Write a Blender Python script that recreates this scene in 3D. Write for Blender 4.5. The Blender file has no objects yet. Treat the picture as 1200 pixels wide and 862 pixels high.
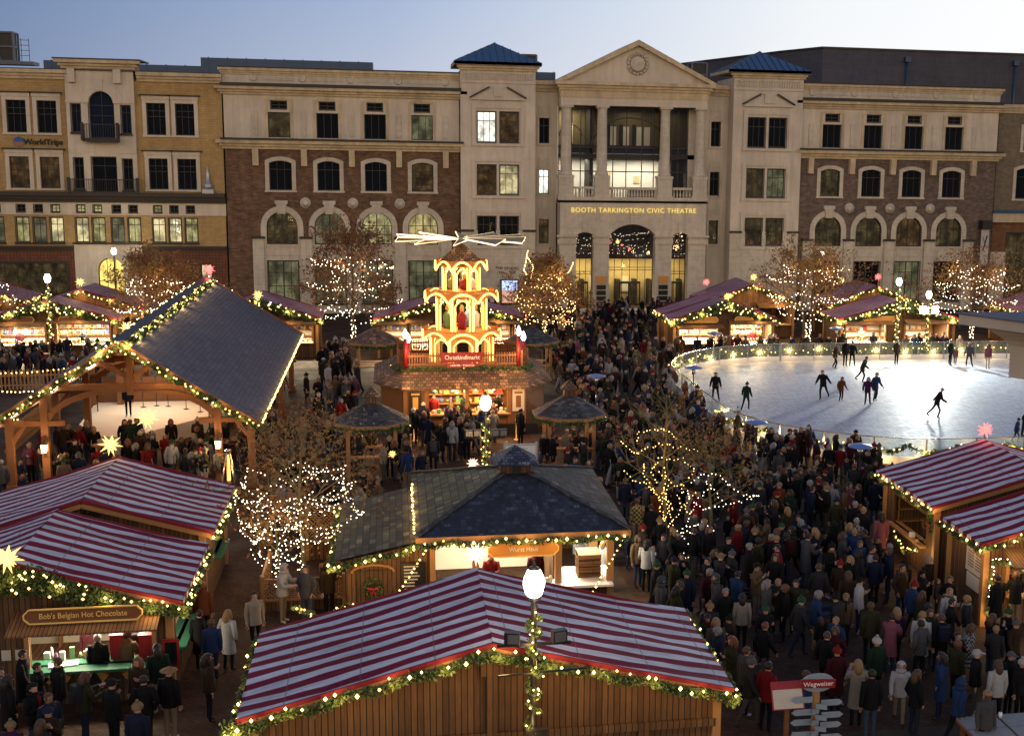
import bpy, bmesh, math, random
from math import sin, cos, pi, radians, sqrt, atan2, hypot
from mathutils import Vector, Matrix, noise

# ------------------------------------------------------------------ camera, sky, exposure
SUN_EL, SUN_ROT, DUST, STR, EXPO = -3.0, 75.0, 1.0, 0.08, 0.0
ZEN = (.17, .25, .46)
S = bpy.context.scene
COL = S.collection
CAM_H = 14.0
RIGHT = Vector((0.9826044, -0.18493876, 0.01691883))
DOWN = Vector((-0.01450878, -0.16727184, -0.98580405))
FWD = Vector((0.18514342, 0.96840993, -0.16704529))
cd = bpy.data.cameras.new('camera'); cam = bpy.data.objects.new('camera', cd); COL.objects.link(cam)
Mc = Matrix.Identity(4)
for i, v in enumerate((RIGHT, -DOWN, -FWD)):
    for j in range(3): Mc[j][i] = v[j]
Mc[2][3] = CAM_H
cam.matrix_world = Mc
cd.sensor_fit = 'HORIZONTAL'; cd.sensor_width = 36.0; cd.lens = 1481 / 1200 * 36
cd.shift_x = -140 / 1200; cd.clip_start = 0.5; cd.clip_end = 2000
S.camera = cam

W = bpy.data.worlds.new("World"); S.world = W; W.use_nodes = True
nt = W.node_tree; bg = nt.nodes['Background']
sky = nt.nodes.new('ShaderNodeTexSky'); sky.sky_type = 'NISHITA'; sky.sun_disc = False
sky.sun_elevation = radians(SUN_EL); sky.sun_rotation = radians(SUN_ROT); sky.altitude = 100
sky.air_density = 1.0; sky.dust_density = DUST; sky.ozone_density = 1.6
NL = nt.links.new
tc = nt.nodes.new('ShaderNodeTexCoord'); sp = nt.nodes.new('ShaderNodeSeparateXYZ')
NL(tc.outputs['Generated'], sp.inputs[0])
def ramp(fac, stops):
    r = nt.nodes.new('ShaderNodeValToRGB'); el = r.color_ramp.elements
    while len(el) < len(stops): el.new(0.5)
    for e, (p, c) in zip(el, stops): e.position = p; e.color = (*c, 1)
    NL(fac, r.inputs[0]); return r.outputs[0]
def mrange(v, a, b):
    m = nt.nodes.new('ShaderNodeMapRange'); m.inputs[1].default_value = a; m.inputs[2].default_value = b
    NL(v, m.inputs[0]); return m.outputs[0]
# afterglow of the set sun: bright towards +X (west), deep blue towards -X; warm glow behind the camera added to light the facade
west = ramp(mrange(sp.outputs['X'], -1.0, 1.0), [(0.0, (.07, .11, .22)), (.30, (.085, .155, .315)), (.36, (.13, .22, .405)),
            (.50, (.33, .45, .67)), (.585, (.60, .69, .83)), (.66, (.88, .92, .96)), (.78, (1.05, 1.06, 1.08)), (1.0, (1.2, 1.12, 1.0))])
east = ramp(mrange(sp.outputs['X'], -1.0, 1.0), [(0.0, (1.8, 1.4, 1.05)), (.5, (3.9, 3.05, 2.1)), (1.0, (1.5, 1.2, .9))])
mx = nt.nodes.new('ShaderNodeMix'); mx.data_type = 'RGBA'
NL(mrange(sp.outputs['Y'], -0.3, 0.6), mx.inputs[0]); NL(east, mx.inputs[6]); NL(west, mx.inputs[7])
# pale pinkish band just over the horizon
hz = nt.nodes.new('ShaderNodeMix'); hz.data_type = 'RGBA'
hf = nt.nodes.new('ShaderNodeMath'); hf.operation = 'MULTIPLY'; hf.inputs[1].default_value = .42
NL(mrange(sp.outputs['Z'], .135, .045), hf.inputs[0]); NL(hf.outputs[0], hz.inputs[0]); NL(mx.outputs[2], hz.inputs[6])
NL(ramp(mrange(sp.outputs['X'], -1.0, 1.0), [(.30, (.18, .23, .35)), (.40, (.43, .45, .55)), (.52, (.84, .77, .78)), (.66, (1, .97, .94)), (1, (1.1, 1, .9))]), hz.inputs[7])
# deeper blue overhead
ze = nt.nodes.new('ShaderNodeMix'); ze.data_type = 'RGBA'; ze.inputs[7].default_value = (*ZEN, 1)
NL(mrange(sp.outputs['Z'], .12, .5), ze.inputs[0]); NL(hz.outputs[2], ze.inputs[6])
# dark band added low in the eastern sky as buildings opposite, darkening window reflections
tw = nt.nodes.new('ShaderNodeMix'); tw.data_type = 'RGBA'; tw.inputs[7].default_value = (.03, .03, .04, 1)
tm = nt.nodes.new('ShaderNodeMath'); tm.operation = 'MULTIPLY'; NL(mrange(sp.outputs['Z'], .10, .06), tm.inputs[0]); NL(mrange(sp.outputs['Y'], .05, -.15), tm.inputs[1])
NL(tm.outputs[0], tw.inputs[0]); NL(ze.outputs[2], tw.inputs[6])
bg.inputs['Strength'].default_value = STR; NL(sky.outputs[0], bg.inputs['Color'])
bg2 = nt.nodes.new('ShaderNodeBackground'); NL(tw.outputs[2], bg2.inputs['Color']); bg2.inputs['Strength'].default_value = 1.0
ad = nt.nodes.new('ShaderNodeAddShader'); NL(bg.outputs[0], ad.inputs[0]); NL(bg2.outputs[0], ad.inputs[1])
NL(ad.outputs[0], nt.nodes['World Output'].inputs['Surface'])
S.view_settings.view_transform = 'Standard'; S.view_settings.look = 'None'
S.view_settings.gamma = 1; S.view_settings.use_curve_mapping = False
S.view_settings.exposure = EXPO

sd = bpy.data.lights.new('sun', 'SUN'); sun = bpy.data.objects.new('sun', sd); COL.objects.link(sun)
sd.energy = 0.05; sd.angle = radians(20); sd.color = (1, .8, .65)          # the sun has set: only a trace of its light
sun.rotation_euler = (radians(87), 0, radians(105))
S.cycles.use_denoising = True
S.cycles.max_bounces = 5; S.cycles.diffuse_bounces = 2; S.cycles.glossy_bounces = 3
S.cycles.transmission_bounces = 4; S.cycles.transparent_max_bounces = 8
S.cycles.sample_clamp_indirect = 4.0; S.cycles.caustics_reflective = False; S.cycles.caustics_refractive = False
S.cycles.use_light_tree = True
random.seed(7)
R = random.uniform

# ------------------------------------------------------------------ tagging and mesh helpers
def tag(o, label=None, cat=None, group=None, kind=None):
    if label: o['label'] = label
    if cat: o['category'] = cat
    if group: o['group'] = group
    if kind: o['kind'] = kind
    return o
def empty(name, loc=(0, 0, 0), rz=0.0, parent=None):
    o = bpy.data.objects.new(name, None); COL.objects.link(o)
    o.location = loc; o.rotation_euler = (0, 0, rz); o.empty_display_size = .2
    if parent: o.parent = parent
    return o
def thing(name, label, cat, loc=(0, 0, 0), rz=0.0, group=None):
    return tag(empty(name, loc, rz), label, cat, group)
def kids(o): return list(o.children)
def copy_tree(o, parent=None):
    c = o.copy(); COL.objects.link(c); c.parent = parent
    for ch in kids(o): copy_tree(ch, c)
    return c
def wloc(o):
    v = Vector(o.location)
    while o.parent: o = o.parent; v = v + Vector(o.location)
    return v

class MB:
    def __init__(s): s.v = []; s.f = []; s.m = []; s.sm = []
    def add(s, vs, fs, m=0, smooth=False):
        b = len(s.v); s.v.extend([tuple(p) for p in vs])
        for f in fs: s.f.append([b + i for i in f]); s.m.append(m); s.sm.append(smooth)
    def quad(s, a, b, c, d, m=0): s.add([a, b, c, d], [(0, 1, 2, 3)], m)
    def poly(s, pts, m=0): s.add(pts, [tuple(range(len(pts)))], m)
    def box(s, x0, x1, y0, y1, z0, z1, m=0):
        s.add([(x0, y0, z0), (x1, y0, z0), (x1, y1, z0), (x0, y1, z0), (x0, y0, z1), (x1, y0, z1), (x1, y1, z1), (x0, y1, z1)],
              [(0, 3, 2, 1), (4, 5, 6, 7), (0, 1, 5, 4), (1, 2, 6, 5), (2, 3, 7, 6), (3, 0, 4, 7)], m)
    def cbox(s, c, sx, sy, sz, m=0, rz=0.0):
        vs = []
        for z in (0, sz):
            for (x, y) in ((-sx / 2, -sy / 2), (sx / 2, -sy / 2), (sx / 2, sy / 2), (-sx / 2, sy / 2)):
                vs.append((c[0] + x * cos(rz) - y * sin(rz), c[1] + x * sin(rz) + y * cos(rz), c[2] + z))
        s.add(vs, [(0, 3, 2, 1), (4, 5, 6, 7), (0, 1, 5, 4), (1, 2, 6, 5), (2, 3, 7, 6), (3, 0, 4, 7)], m)
    def prism_y(s, poly, y0, y1, m=0):      # polygon in (x, z), extruded along y
        n = len(poly)
        s.add([(x, y0, z) for x, z in poly] + [(x, y1, z) for x, z in poly],
              [tuple(range(n)), tuple(range(2 * n - 1, n - 1, -1))] + [(i + n, (i + 1) % n + n, (i + 1) % n, i) for i in range(n)], m)
    def prism_x(s, poly, x0, x1, m=0):      # polygon in (y, z)
        n = len(poly)
        s.add([(x0, y, z) for y, z in poly] + [(x1, y, z) for y, z in poly],
              [tuple(range(n - 1, -1, -1)), tuple(range(n, 2 * n))] + [(i, (i + 1) % n, (i + 1) % n + n, i + n) for i in range(n)], m)
    def prism_z(s, poly, z0, z1, m=0):
        n = len(poly)
        s.add([(x, y, z0) for x, y in poly] + [(x, y, z1) for x, y in poly],
              [tuple(range(n - 1, -1, -1)), tuple(range(n, 2 * n))] + [(i, (i + 1) % n, (i + 1) % n + n, i + n) for i in range(n)], m)
    def bar(s, a, b, w, h=None, m=0):
        h = h or w; a = Vector(a); b = Vector(b); d = (b - a).normalized()
        u = Vector((0, 0, 1)) if abs(d.z) < .95 else Vector((0, 1, 0))
        r = d.cross(u).normalized(); u = r.cross(d)
        vs = []
        for p in (a, b):
            for (i, j) in ((-1, -1), (1, -1), (1, 1), (-1, 1)): vs.append(p + r * (i * w / 2) + u * (j * h / 2))
        s.add(vs, [(0, 3, 2, 1), (4, 5, 6, 7), (0, 1, 5, 4), (1, 2, 6, 5), (2, 3, 7, 6), (3, 0, 4, 7)], m)
    def tube(s, pts, rad, n=6, m=0, cap=True, smooth=True):
        P = [Vector(p) for p in pts]; k = len(P)
        if not isinstance(rad, (list, tuple)): rad = [rad] * k
        vs = []; ref = None
        for i in range(k):
            d = (P[min(i + 1, k - 1)] - P[max(i - 1, 0)])
            d = d.normalized() if d.length > 1e-9 else Vector((0, 0, 1))
            if ref is None or abs(ref.dot(d)) > .95: ref = Vector((1, 0, 0)) if abs(d.x) < .8 else Vector((0, 1, 0))
            r = (ref - d * ref.dot(d)).normalized(); ref = r; u = d.cross(r)
            for j in range(n):
                a = 2 * pi * j / n; vs.append(P[i] + (r * cos(a) + u * sin(a)) * rad[i])
        fs = [(i * n + j, i * n + (j + 1) % n, (i + 1) * n + (j + 1) % n, (i + 1) * n + j) for i in range(k - 1) for j in range(n)]
        if cap: fs += [tuple(range(n - 1, -1, -1)), tuple(range((k - 1) * n, k * n))]
        s.add(vs, fs, m, smooth)
    def lathe(s, c, prof, n=12, m=0, smooth=True, ph=0.0):   # prof: (r, z)
        k = len(prof); vs = [(c[0] + r * cos(2 * pi * j / n + ph), c[1] + r * sin(2 * pi * j / n + ph), c[2] + z) for r, z in prof for j in range(n)]
        fs = [(i * n + j, i * n + (j + 1) % n, (i + 1) * n + (j + 1) % n, (i + 1) * n + j) for i in range(k - 1) for j in range(n)]
        fs += [tuple(range(n - 1, -1, -1)), tuple(range((k - 1) * n, k * n))]
        s.add(vs, fs, m, smooth)
    def octa(s, c, r, m=0, rz=None):
        rz = rz or r; x, y, z = c
        s.add([(x + r, y, z), (x, y + r, z), (x - r, y, z), (x, y - r, z), (x, y, z + rz), (x, y, z - rz)],
              [(0, 1, 4), (1, 2, 4), (2, 3, 4), (3, 0, 4), (1, 0, 5), (2, 1, 5), (3, 2, 5), (0, 3, 5)], m, True)
    def ball(s, c, r, n=10, k=6, m=0, sz=1.0, sy=1.0):
        vs = [(c[0], c[1], c[2] - r * sz)]
        for i in range(1, k):
            a = -pi / 2 + pi * i / k
            for j in range(n): vs.append((c[0] + r * cos(a) * cos(2 * pi * j / n), c[1] + sy * r * cos(a) * sin(2 * pi * j / n), c[2] + r * sz * sin(a)))
        vs.append((c[0], c[1], c[2] + r * sz)); t = len(vs) - 1
        fs = [(0, 1 + (j + 1) % n, 1 + j) for j in range(n)]
        for i in range(k - 2): fs += [(1 + i * n + j, 1 + i * n + (j + 1) % n, 1 + (i + 1) * n + (j + 1) % n, 1 + (i + 1) * n + j) for j in range(n)]
        b = 1 + (k - 2) * n; fs += [(b + j, b + (j + 1) % n, t) for j in range(n)]
        s.add(vs, fs, m, True)
    def leaf(s, c, size, m=0, flat=0.0):
        a = Vector((R(-1, 1), R(-1, 1), R(-1, 1) * (1 - flat))).normalized(); b = Vector((R(-1, 1), R(-1, 1), R(-1, 1) * (1 - flat)))
        b = (b - a * b.dot(a)).normalized(); c = Vector(c)
        s.add([c - a * size, c + b * size * .45, c + a * size, c - b * size * .45], [(0, 1, 2, 3)], m)
    def build(s, name, mats, parent=None, local=False):
        if not isinstance(mats, (list, tuple)): mats = [mats]
        me = bpy.data.meshes.new(name); v = s.v
        if parent is not None and not local:
            o = wloc(parent); v = [(p[0] - o.x, p[1] - o.y, p[2] - o.z) for p in v]
        me.from_pydata(v, [], s.f)
        for m in mats: me.materials.append(m)
        if len(mats) > 1: me.polygons.foreach_set('material_index', s.m)
        if any(s.sm): me.polygons.foreach_set('use_smooth', s.sm)
        me.update()
        ob = bpy.data.objects.new(name, me); COL.objects.link(ob)
        if parent is not None: ob.parent = parent
        return ob
def islands(mb):
    par_ = list(range(len(mb.v)))
    def root(i):
        while par_[i] != i: par_[i] = par_[par_[i]]; i = par_[i]
        return i
    for f in mb.f:
        for i in f[1:]: par_[root(i)] = root(f[0])
    G = {}
    for k, f in enumerate(mb.f): G.setdefault(root(f[0]), []).append(k)
    out = []
    for ks in G.values():
        n = MB(); ix = {}
        for k in ks:
            for i in mb.f[k]:
                if i not in ix: ix[i] = len(n.v); n.v.append(mb.v[i])
            n.f.append([ix[i] for i in mb.f[k]]); n.m.append(mb.m[k]); n.sm.append(mb.sm[k])
        out.append(n)
    return out
SPLIT = {'rake_board', 'purlin', 'ceiling_lamp', 'front_lamp', 'barrier_post', 'glass_panel', 'kickboard', 'carved_panel', 'shelf_board', 'keystone', 'rosette', 'bracket_stone', 'wall_panel', 'pier_plaque', 'stage_post', 'baluster_bay', 'window_hood', 'tablet', 'cornice_band'}
def star_mesh(mb, c, r, n=22, m=0, core=.32, w=.15):
    g = (1 + sqrt(5)) / 2
    mb.ball(c, r * core, 8, 5, m)
    for i in range(n):
        z = 1 - 2 * (i + .5) / n; a = 2 * pi * i / g; q = sqrt(1 - z * z); d = Vector((q * cos(a), q * sin(a), z))
        u = d.orthogonal().normalized(); t = d.cross(u); b = Vector(c) + d * r * core * .75
        L = r * (1 if i % 2 else .82)
        vs = [b + u * r * w, b + t * r * w, b - u * r * w, b - t * r * w, Vector(c) + d * L]
        mb.add(vs, [(0, 1, 4), (1, 2, 4), (2, 3, 4), (3, 0, 4)], m)
def text(name, body, size, loc, m, parent=None, rot=(pi / 2, 0, 0), ext=.02, space=1.0, align='CENTER', sx=1.0, bold=0.0):
    c = bpy.data.curves.new(name, 'FONT'); c.body = body; c.size = size; c.extrude = ext; c.align_x = align; c.align_y = 'CENTER'
    c.space_character = space; c.materials.append(m); c.resolution_u = 3; c.offset = bold
    t = bpy.data.objects.new(name, c); COL.objects.link(t); dg = bpy.context.evaluated_depsgraph_get(); me = bpy.data.meshes.new_from_object(t.evaluated_get(dg)); bpy.data.objects.remove(t)
    o = bpy.data.objects.new(name, me); COL.objects.link(o); o.rotation_euler = rot; o.scale = (sx, 1, 1)
    if parent is not None: o.parent = parent; o.location = Vector(loc) - wloc(parent)
    else: o.location = loc
    return o
def area_lamp(loc, sx, sy, power, col, rot=(0, 0, 0), parent=None, name='lamp_light'):
    l = bpy.data.lights.new(name, 'AREA'); l.shape = 'RECTANGLE'; l.size = sx; l.size_y = sy; l.energy = power; l.color = col
    o = bpy.data.objects.new(name, l); COL.objects.link(o); o.rotation_euler = rot
    o.location = Vector(loc) - wloc(parent) if parent is not None else loc
    if parent is not None: o.parent = parent
    return o
def point_lamp(loc, power, col, rad=.1, parent=None, name='lamp_light'):
    l = bpy.data.lights.new(name, 'POINT'); l.energy = power; l.color = col; l.shadow_soft_size = rad
    o = bpy.data.objects.new(name, l); COL.objects.link(o)
    o.location = Vector(loc) - wloc(parent) if parent is not None else loc
    if parent is not None: o.parent = parent
    return o

# ------------------------------------------------------------------ procedural materials
class NM:
    def __init__(s, name):
        s.mat = bpy.data.materials.new(name); s.mat.use_nodes = True; s.t = s.mat.node_tree
        s.b = s.t.nodes['Principled BSDF']; s.L = s.t.links.new
    def n(s, typ, **kw):
        o = s.t.nodes.new(typ)
        for k, v in kw.items(): setattr(o, k, v)
        return o
    def math(s, op, a, b=None):
        o = s.n('ShaderNodeMath', operation=op)
        for i, x in enumerate((a, b)):
            if x is None: continue
            if isinstance(x, (int, float)): o.inputs[i].default_value = x
            else: s.L(x, o.inputs[i])
        return o.outputs[0]
    def mix(s, f, a, b, blend='MIX'):
        o = s.n('ShaderNodeMix', data_type='RGBA', blend_type=blend)
        for i, x in ((0, f), (6, a), (7, b)):
            if isinstance(x, (int, float)): o.inputs[i].default_value = x
            elif isinstance(x, tuple): o.inputs[i].default_value = (*x, 1)
            else: s.L(x, o.inputs[i])
        return o.outputs[2]
    def pos(s): return s.n('ShaderNodeNewGeometry').outputs['Position']
    def obj(s): return s.n('ShaderNodeTexCoord').outputs['Object']
    def wallvec(s, kz=1.0, src=None):       # u along the wall or eave, v up the wall or roof slope
        g = s.n('ShaderNodeNewGeometry'); p = s.n('ShaderNodeSeparateXYZ'); q = s.n('ShaderNodeSeparateXYZ')
        s.L(src or g.outputs['Position'], p.inputs[0]); s.L(g.outputs['True Normal'], q.inputs[0])
        side = s.math('GREATER_THAN', s.math('ABSOLUTE', q.outputs[0]), s.math('ABSOLUTE', q.outputs[1]))
        m = s.n('ShaderNodeMix', data_type='FLOAT'); s.L(side, m.inputs[0]); s.L(p.outputs[0], m.inputs[2]); s.L(p.outputs[1], m.inputs[3])
        c = s.n('ShaderNodeCombineXYZ'); s.L(m.outputs[0], c.inputs[0]); s.L(s.math('MULTIPLY', p.outputs[2], kz), c.inputs[1])
        return c.outputs[0]
    def noise(s, vec, scale, detail=3, rough=.6):
        o = s.n('ShaderNodeTexNoise'); o.inputs['Scale'].default_value = scale; o.inputs['Detail'].default_value = detail
        o.inputs['Roughness'].default_value = rough; s.L(vec, o.inputs['Vector']); return o.outputs['Fac']
    def ramp(s, f, stops):
        r = s.n('ShaderNodeValToRGB'); el = r.color_ramp.elements
        while len(el) < len(stops): el.new(.5)
        for e, (p, c) in zip(el, stops): e.position = p; e.color = (*((c, c, c) if isinstance(c, (int, float)) else c), 1)
        s.L(f, r.inputs[0]); return r.outputs[0]
    def bricks(s, vec, w, h, mortar, c1, c2, cm, off=.5, bias=0.0):
        o = s.n('ShaderNodeTexBrick'); o.offset = off; s.L(vec, o.inputs['Vector'])
        o.inputs['Scale'].default_value = 1; o.inputs['Brick Width'].default_value = w; o.inputs['Row Height'].default_value = h
        o.inputs['Mortar Size'].default_value = mortar; o.inputs['Mortar Smooth'].default_value = .1; o.inputs['Bias'].default_value = bias
        for i, c in ((1, c1), (2, c2), (3, cm)): o.inputs[i].default_value = (*c, 1)
        return o
    def bump(s, h, strength=.3, dist=.02):
        o = s.n('ShaderNodeBump'); o.inputs['Strength'].default_value = strength; o.inputs['Distance'].default_value = dist
        s.L(h, o.inputs['Height']); s.L(o.outputs[0], s.b.inputs['Normal'])
    def out(s, col=None, rough=.7, spec=.4, metal=0.0):
        if col is not None:
            if isinstance(col, tuple): s.b.inputs['Base Color'].default_value = (*col, 1)
            else: s.L(col, s.b.inputs['Base Color'])
        if isinstance(rough, (int, float)): s.b.inputs['Roughness'].default_value = rough
        else: s.L(rough, s.b.inputs['Roughness'])
        s.b.inputs['Specular IOR Level'].default_value = spec; s.b.inputs['Metallic'].default_value = metal
        return s.mat
    def emit(s, col, st, sample=True):
        if isinstance(col, tuple): s.b.inputs['Emission Color'].default_value = (*col, 1)
        else: s.L(col, s.b.inputs['Emission Color'])
        s.b.inputs['Emission Strength'].default_value = st
        if not sample: s.mat.cycles.emission_sampling = 'NONE'
        return s.mat
def plain(name, col, rough=.7, var=.25, scale=6.0, spec=.35, metal=0.0, bump=0.0):
    k = NM(name); v = k.obj(); n = k.noise(v, scale)
    c = k.mix(n, tuple(x * (1 - var) for x in col), tuple(min(1, x * (1 + var)) for x in col))
    if bump: k.bump(n, bump)
    return k.out(c, rough, spec, metal)
def emitter(name, col, st, sample=True):
    k = NM(name); k.out((.02, .02, .02), .5); return k.emit(col, st, sample)
def weathered(k, col, amount=.5, scale=.35):
    p = k.pos(); s = k.noise(p, scale, 5, .7); m = k.n('ShaderNodeMapping'); m.inputs['Scale'].default_value = (1.2, 1.2, .12); k.L(p, m.inputs[0])
    st = k.noise(m.outputs[0], 1.6, 4, .7)      # vertical rain streaks
    f = k.ramp(k.math('MULTIPLY', s, st), [(.12, 1.0 - amount), (.36, 1.0)])
    return k.mix(1.0, col, f, 'MULTIPLY')
def brickmat(name, w, h, mo, c1, c2, cm, rough=.85, off=.5, bump=.4, kz=1.0, vn=.35, weather=.24):
    k = NM(name); v = k.wallvec(kz); b = k.bricks(v, w, h, mo, c1, c2, cm, off)
    n = k.ramp(k.noise(v, 2.2, 4), [(.3, 1 - vn), (.7, 1.0)]); c = weathered(k, k.mix(1.0, b.outputs[0], n, 'MULTIPLY'), weather)
    k.bump(k.math('SUBTRACT', 1.0, b.outputs[1]), bump); return k.out(c, rough, .3)
def boardmat(name, c1, c2, w=.14, kz=1.0, rough=.7, horizontal=False, length=40.0):
    k = NM(name); v = k.wallvec(kz)
    r = k.n('ShaderNodeMapping'); k.L(v, r.inputs[0])
    if not horizontal: r.inputs['Rotation'].default_value = (0, 0, pi / 2)
    b = k.bricks(r.outputs[0], length, w, .012, c1, c2, tuple(x * .25 for x in c1), .37)
    g = k.n('ShaderNodeMapping'); k.L(r.outputs[0], g.inputs[0]); g.inputs['Scale'].default_value = (1.0, 14.0, 1)
    n = k.ramp(k.noise(g.outputs[0], 2.0, 5, .7), [(.3, .62), (.7, 1.1)])
    c = k.mix(1.0, b.outputs[0], n, 'MULTIPLY'); c = k.mix(1.0, c, k.ramp(k.noise(k.pos(), .9, 4), [(.3, .7), (.65, 1.0)]), 'MULTIPLY')
    k.bump(k.math('SUBTRACT', 1.0, b.outputs[1]), .5, .012); return k.out(c, rough, .35)
def beammat(name, c1, c2, rough=.65):
    k = NM(name); p = k.obj(); m = k.n('ShaderNodeMapping'); k.L(p, m.inputs[0]); m.inputs['Scale'].default_value = (3, 3, .5)
    n = k.noise(m.outputs[0], 3, 6, .7); c = k.mix(n, c1, c2); k.bump(n, .2); return k.out(c, rough, .35)
def shinglemat(name, c1, c2, cm, w=.22, h=.2, kz=2.2, moss=None, vn=.5, var2=None):
    k = NM(name); v = k.wallvec(kz); b = k.bricks(v, w, h, .016, c1, c2, cm, .5)
    n = k.ramp(k.noise(v, 1.3, 5, .7), [(.3, 1 - vn), (.7, 1.1)]); c = k.mix(1.0, b.outputs[0], n, 'MULTIPLY')
    s = k.n('ShaderNodeSeparateXYZ'); k.L(v, s.inputs[0])
    # each shingle tips up towards its lower edge
    f = k.math('FRACT', k.math('DIVIDE', s.outputs[1], h)); hgt = k.math('ADD', k.math('MULTIPLY', k.math('SUBTRACT', 1.0, f), .9), k.math('MULTIPLY', k.noise(v, 7, 2), .5))
    lo_v = .42 if name != 'slate_roof' else .8; o = k.n('ShaderNodeTexWhiteNoise'); fl = k.n('ShaderNodeVectorMath', operation='SNAP'); k.L(v, fl.inputs[0]); fl.inputs[1].default_value = (w, h, 1); k.L(fl.outputs[0], o.inputs['Vector'])
    c = k.mix(1.0, c, k.ramp(o.outputs['Value'], [(0.0, lo_v), (.75, 1.0), (.9, 1.5 if lo_v < .5 else 1.1), (1.0, 2.4 if lo_v < .5 else 1.25)]), 'MULTIPLY')
    if moss: c = k.mix(k.ramp(k.noise(k.pos(), 1.1, 5), [(.45, 0.0), (.7, .6)]), c, moss)
    k.bump(k.math('SUBTRACT', hgt, k.math('MULTIPLY', b.outputs[1], 1.0)), .6, .03)
    return k.out(c, .72, .4)
def stripemat(name, red, white, per, axis=1, phase=0.0, duty=.5):
    k = NM(name); p = k.pos(); s = k.n('ShaderNodeSeparateXYZ'); k.L(p, s.inputs[0])
    w = k.math('ADD', s.outputs[axis], k.math('MULTIPLY', k.math('SUBTRACT', k.noise(p, .7, 3), .5), .085))
    f = k.math('FRACT', k.math('ADD', k.math('DIVIDE', w, per), phase)); q = k.math('LESS_THAN', f, duty)
    c = k.mix(q, white, red); d = k.ramp(k.noise(p, .8, 5, .7), [(.3, .72), (.62, 1.0)]); c = k.mix(1.0, c, d, 'MULTIPLY')
    wv = k.n('ShaderNodeMapping'); wv.inputs['Scale'].default_value = (.5, 2.0, 2.0); k.L(p, wv.inputs[0])
    sm = k.math('LESS_THAN', k.math('FRACT', k.math('DIVIDE', k.math('ADD', s.outputs[0], 40.3), 1.52)), .02); c = k.mix(k.math('MULTIPLY', sm, .55), c, (.12, .08, .08)); st = k.n('ShaderNodeMapping'); st.inputs['Scale'].default_value = (.35, 3.2, 1); k.L(p, st.inputs[0]); c = k.mix(1.0, c, k.ramp(k.noise(st.outputs[0], 1.4, 5, .75), [(.3, .66), (.55, 1.0)]), 'MULTIPLY')
    k.bump(k.noise(wv.outputs[0], 2.2, 3), .7, .05); return k.out(c, .8, .2)
def glassmat(name, tint, rough=.03, st=0.0, ecol=(1, .7, .3), scale=1.1, seed=0.0, lo=.45):
    k = NM(name); k.out(tint, rough, .55)
    p = k.pos(); m = k.n('ShaderNodeMapping'); k.L(p, m.inputs[0]); m.inputs['Location'].default_value = (seed, seed * 1.7, seed * .6); m.inputs['Scale'].default_value = (1.5, .4, 1.3)
    if st > 0:
        n = k.ramp(k.noise(m.outputs[0], scale, 4, .65), [(lo - .12, .12), (lo + .04, .4), (lo + .2, 1.0)]); k.emit(k.mix(1.0, ecol, n, 'MULTIPLY'), st)
    k.bump(k.noise(k.pos(), 1.7, 2), .06, .05)
    return k.mat

M = {}
M['stone'] = brickmat('limestone', 1.3, .62, .008, (.58, .50, .385), (.63, .545, .42), (.42, .35, .27), .8, vn=.18)
M['stucco'] = (lambda k: k.out(weathered(k, k.mix(k.noise(k.pos(), .9, 5), (.58, .49, .375), (.64, .55, .43)), .28), .85, .25))(NM('cream_stucco'))
M['cream'] = (lambda k: k.out(weathered(k, k.mix(k.noise(k.pos(), 1.4, 4), (.55, .425, .26), (.62, .49, .31)), .4), .8, .25))(NM('cream_moulding'))
M['brick'] = brickmat('brown_brick', .42, .13, .012, (.15, .078, .043), (.27, .15, .08), (.17, .125, .09), .9, vn=.45)
M['brick_r'] = brickmat('grey_brown_brick', .42, .13, .012, (.14, .095, .075), (.24, .165, .125), (.17, .14, .115), .9, vn=.45)
M['yellow'] = brickmat('yellow_brick', .5, .2, .01, (.44, .285, .11), (.5, .33, .14), (.32, .2, .085), .9, vn=.2)
M['redtile'] = brickmat('red_tile', .26, .26, .018, (.16, .05, .025), (.2, .07, .03), (.06, .025, .015), .6, off=0.0, vn=.3)
M['darkmetal'] = plain('dark_metal', (.02, .018, .016), .45, .3, 3)
M['bronze'] = plain('bronze_cornice', (.035, .025, .018), .5, .3, 2)
M['bluemetal'] = (lambda k: k.out(k.mix(k.noise(k.pos(), .7, 3), (.006, .036, .088), (.014, .056, .12)), .4, .5))(NM('blue_metal_roof'))
M['hall'] = brickmat('dark_panel', 2.4, .5, .01, (.075, .07, .085), (.085, .08, .095), (.06, .058, .07), .8, vn=.2)
M['greymetal'] = plain('galvanised_metal', (.35, .36, .38), .4, .2, 4, .5, .6)
M['frame'] = plain('window_frame', (.022, .02, .018), .4, .2)
M['glass'] = glassmat('dark_glass', (.008, .010, .012))
M['glass_blue'] = glassmat('blue_glass', (.012, .018, .035))
GL = []
for i, (tint, st, ec, sc, lo) in enumerate([((.010, .011, .009), .10, (1, .70, .3), 1.0, .5), ((.02, .022, .012), .6, (.85, .76, .34), .9, .42),
        ((.02, .02, .012), .9, (1, .85, .45), .7, .42), ((.02, .02, .02), 1.6, (1, .97, .85), .6, .36), ((.012, .012, .01), .12, (1, .55, .2), 1.0, .5), ((.012, .016, .010), .2, (.8, .76, .42), .7, .42)]):
    GL.append(glassmat('lit_glass_%d' % i, tint, .04, st, ec, sc, 3.1 * i, lo))
M['door_glow'] = glassmat('amber_lit_glass', (.03, .025, .01), .1, 1.5, (1, .72, .16), .9, 7.7, .34)
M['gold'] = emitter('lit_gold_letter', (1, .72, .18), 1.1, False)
M['wood'] = boardmat('honey_board', (.10, .046, .017), (.19, .098, .04), .13)
M['wood_dark'] = boardmat('brown_board', (.065, .032, .014), (.13, .066, .03), .13)
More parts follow.
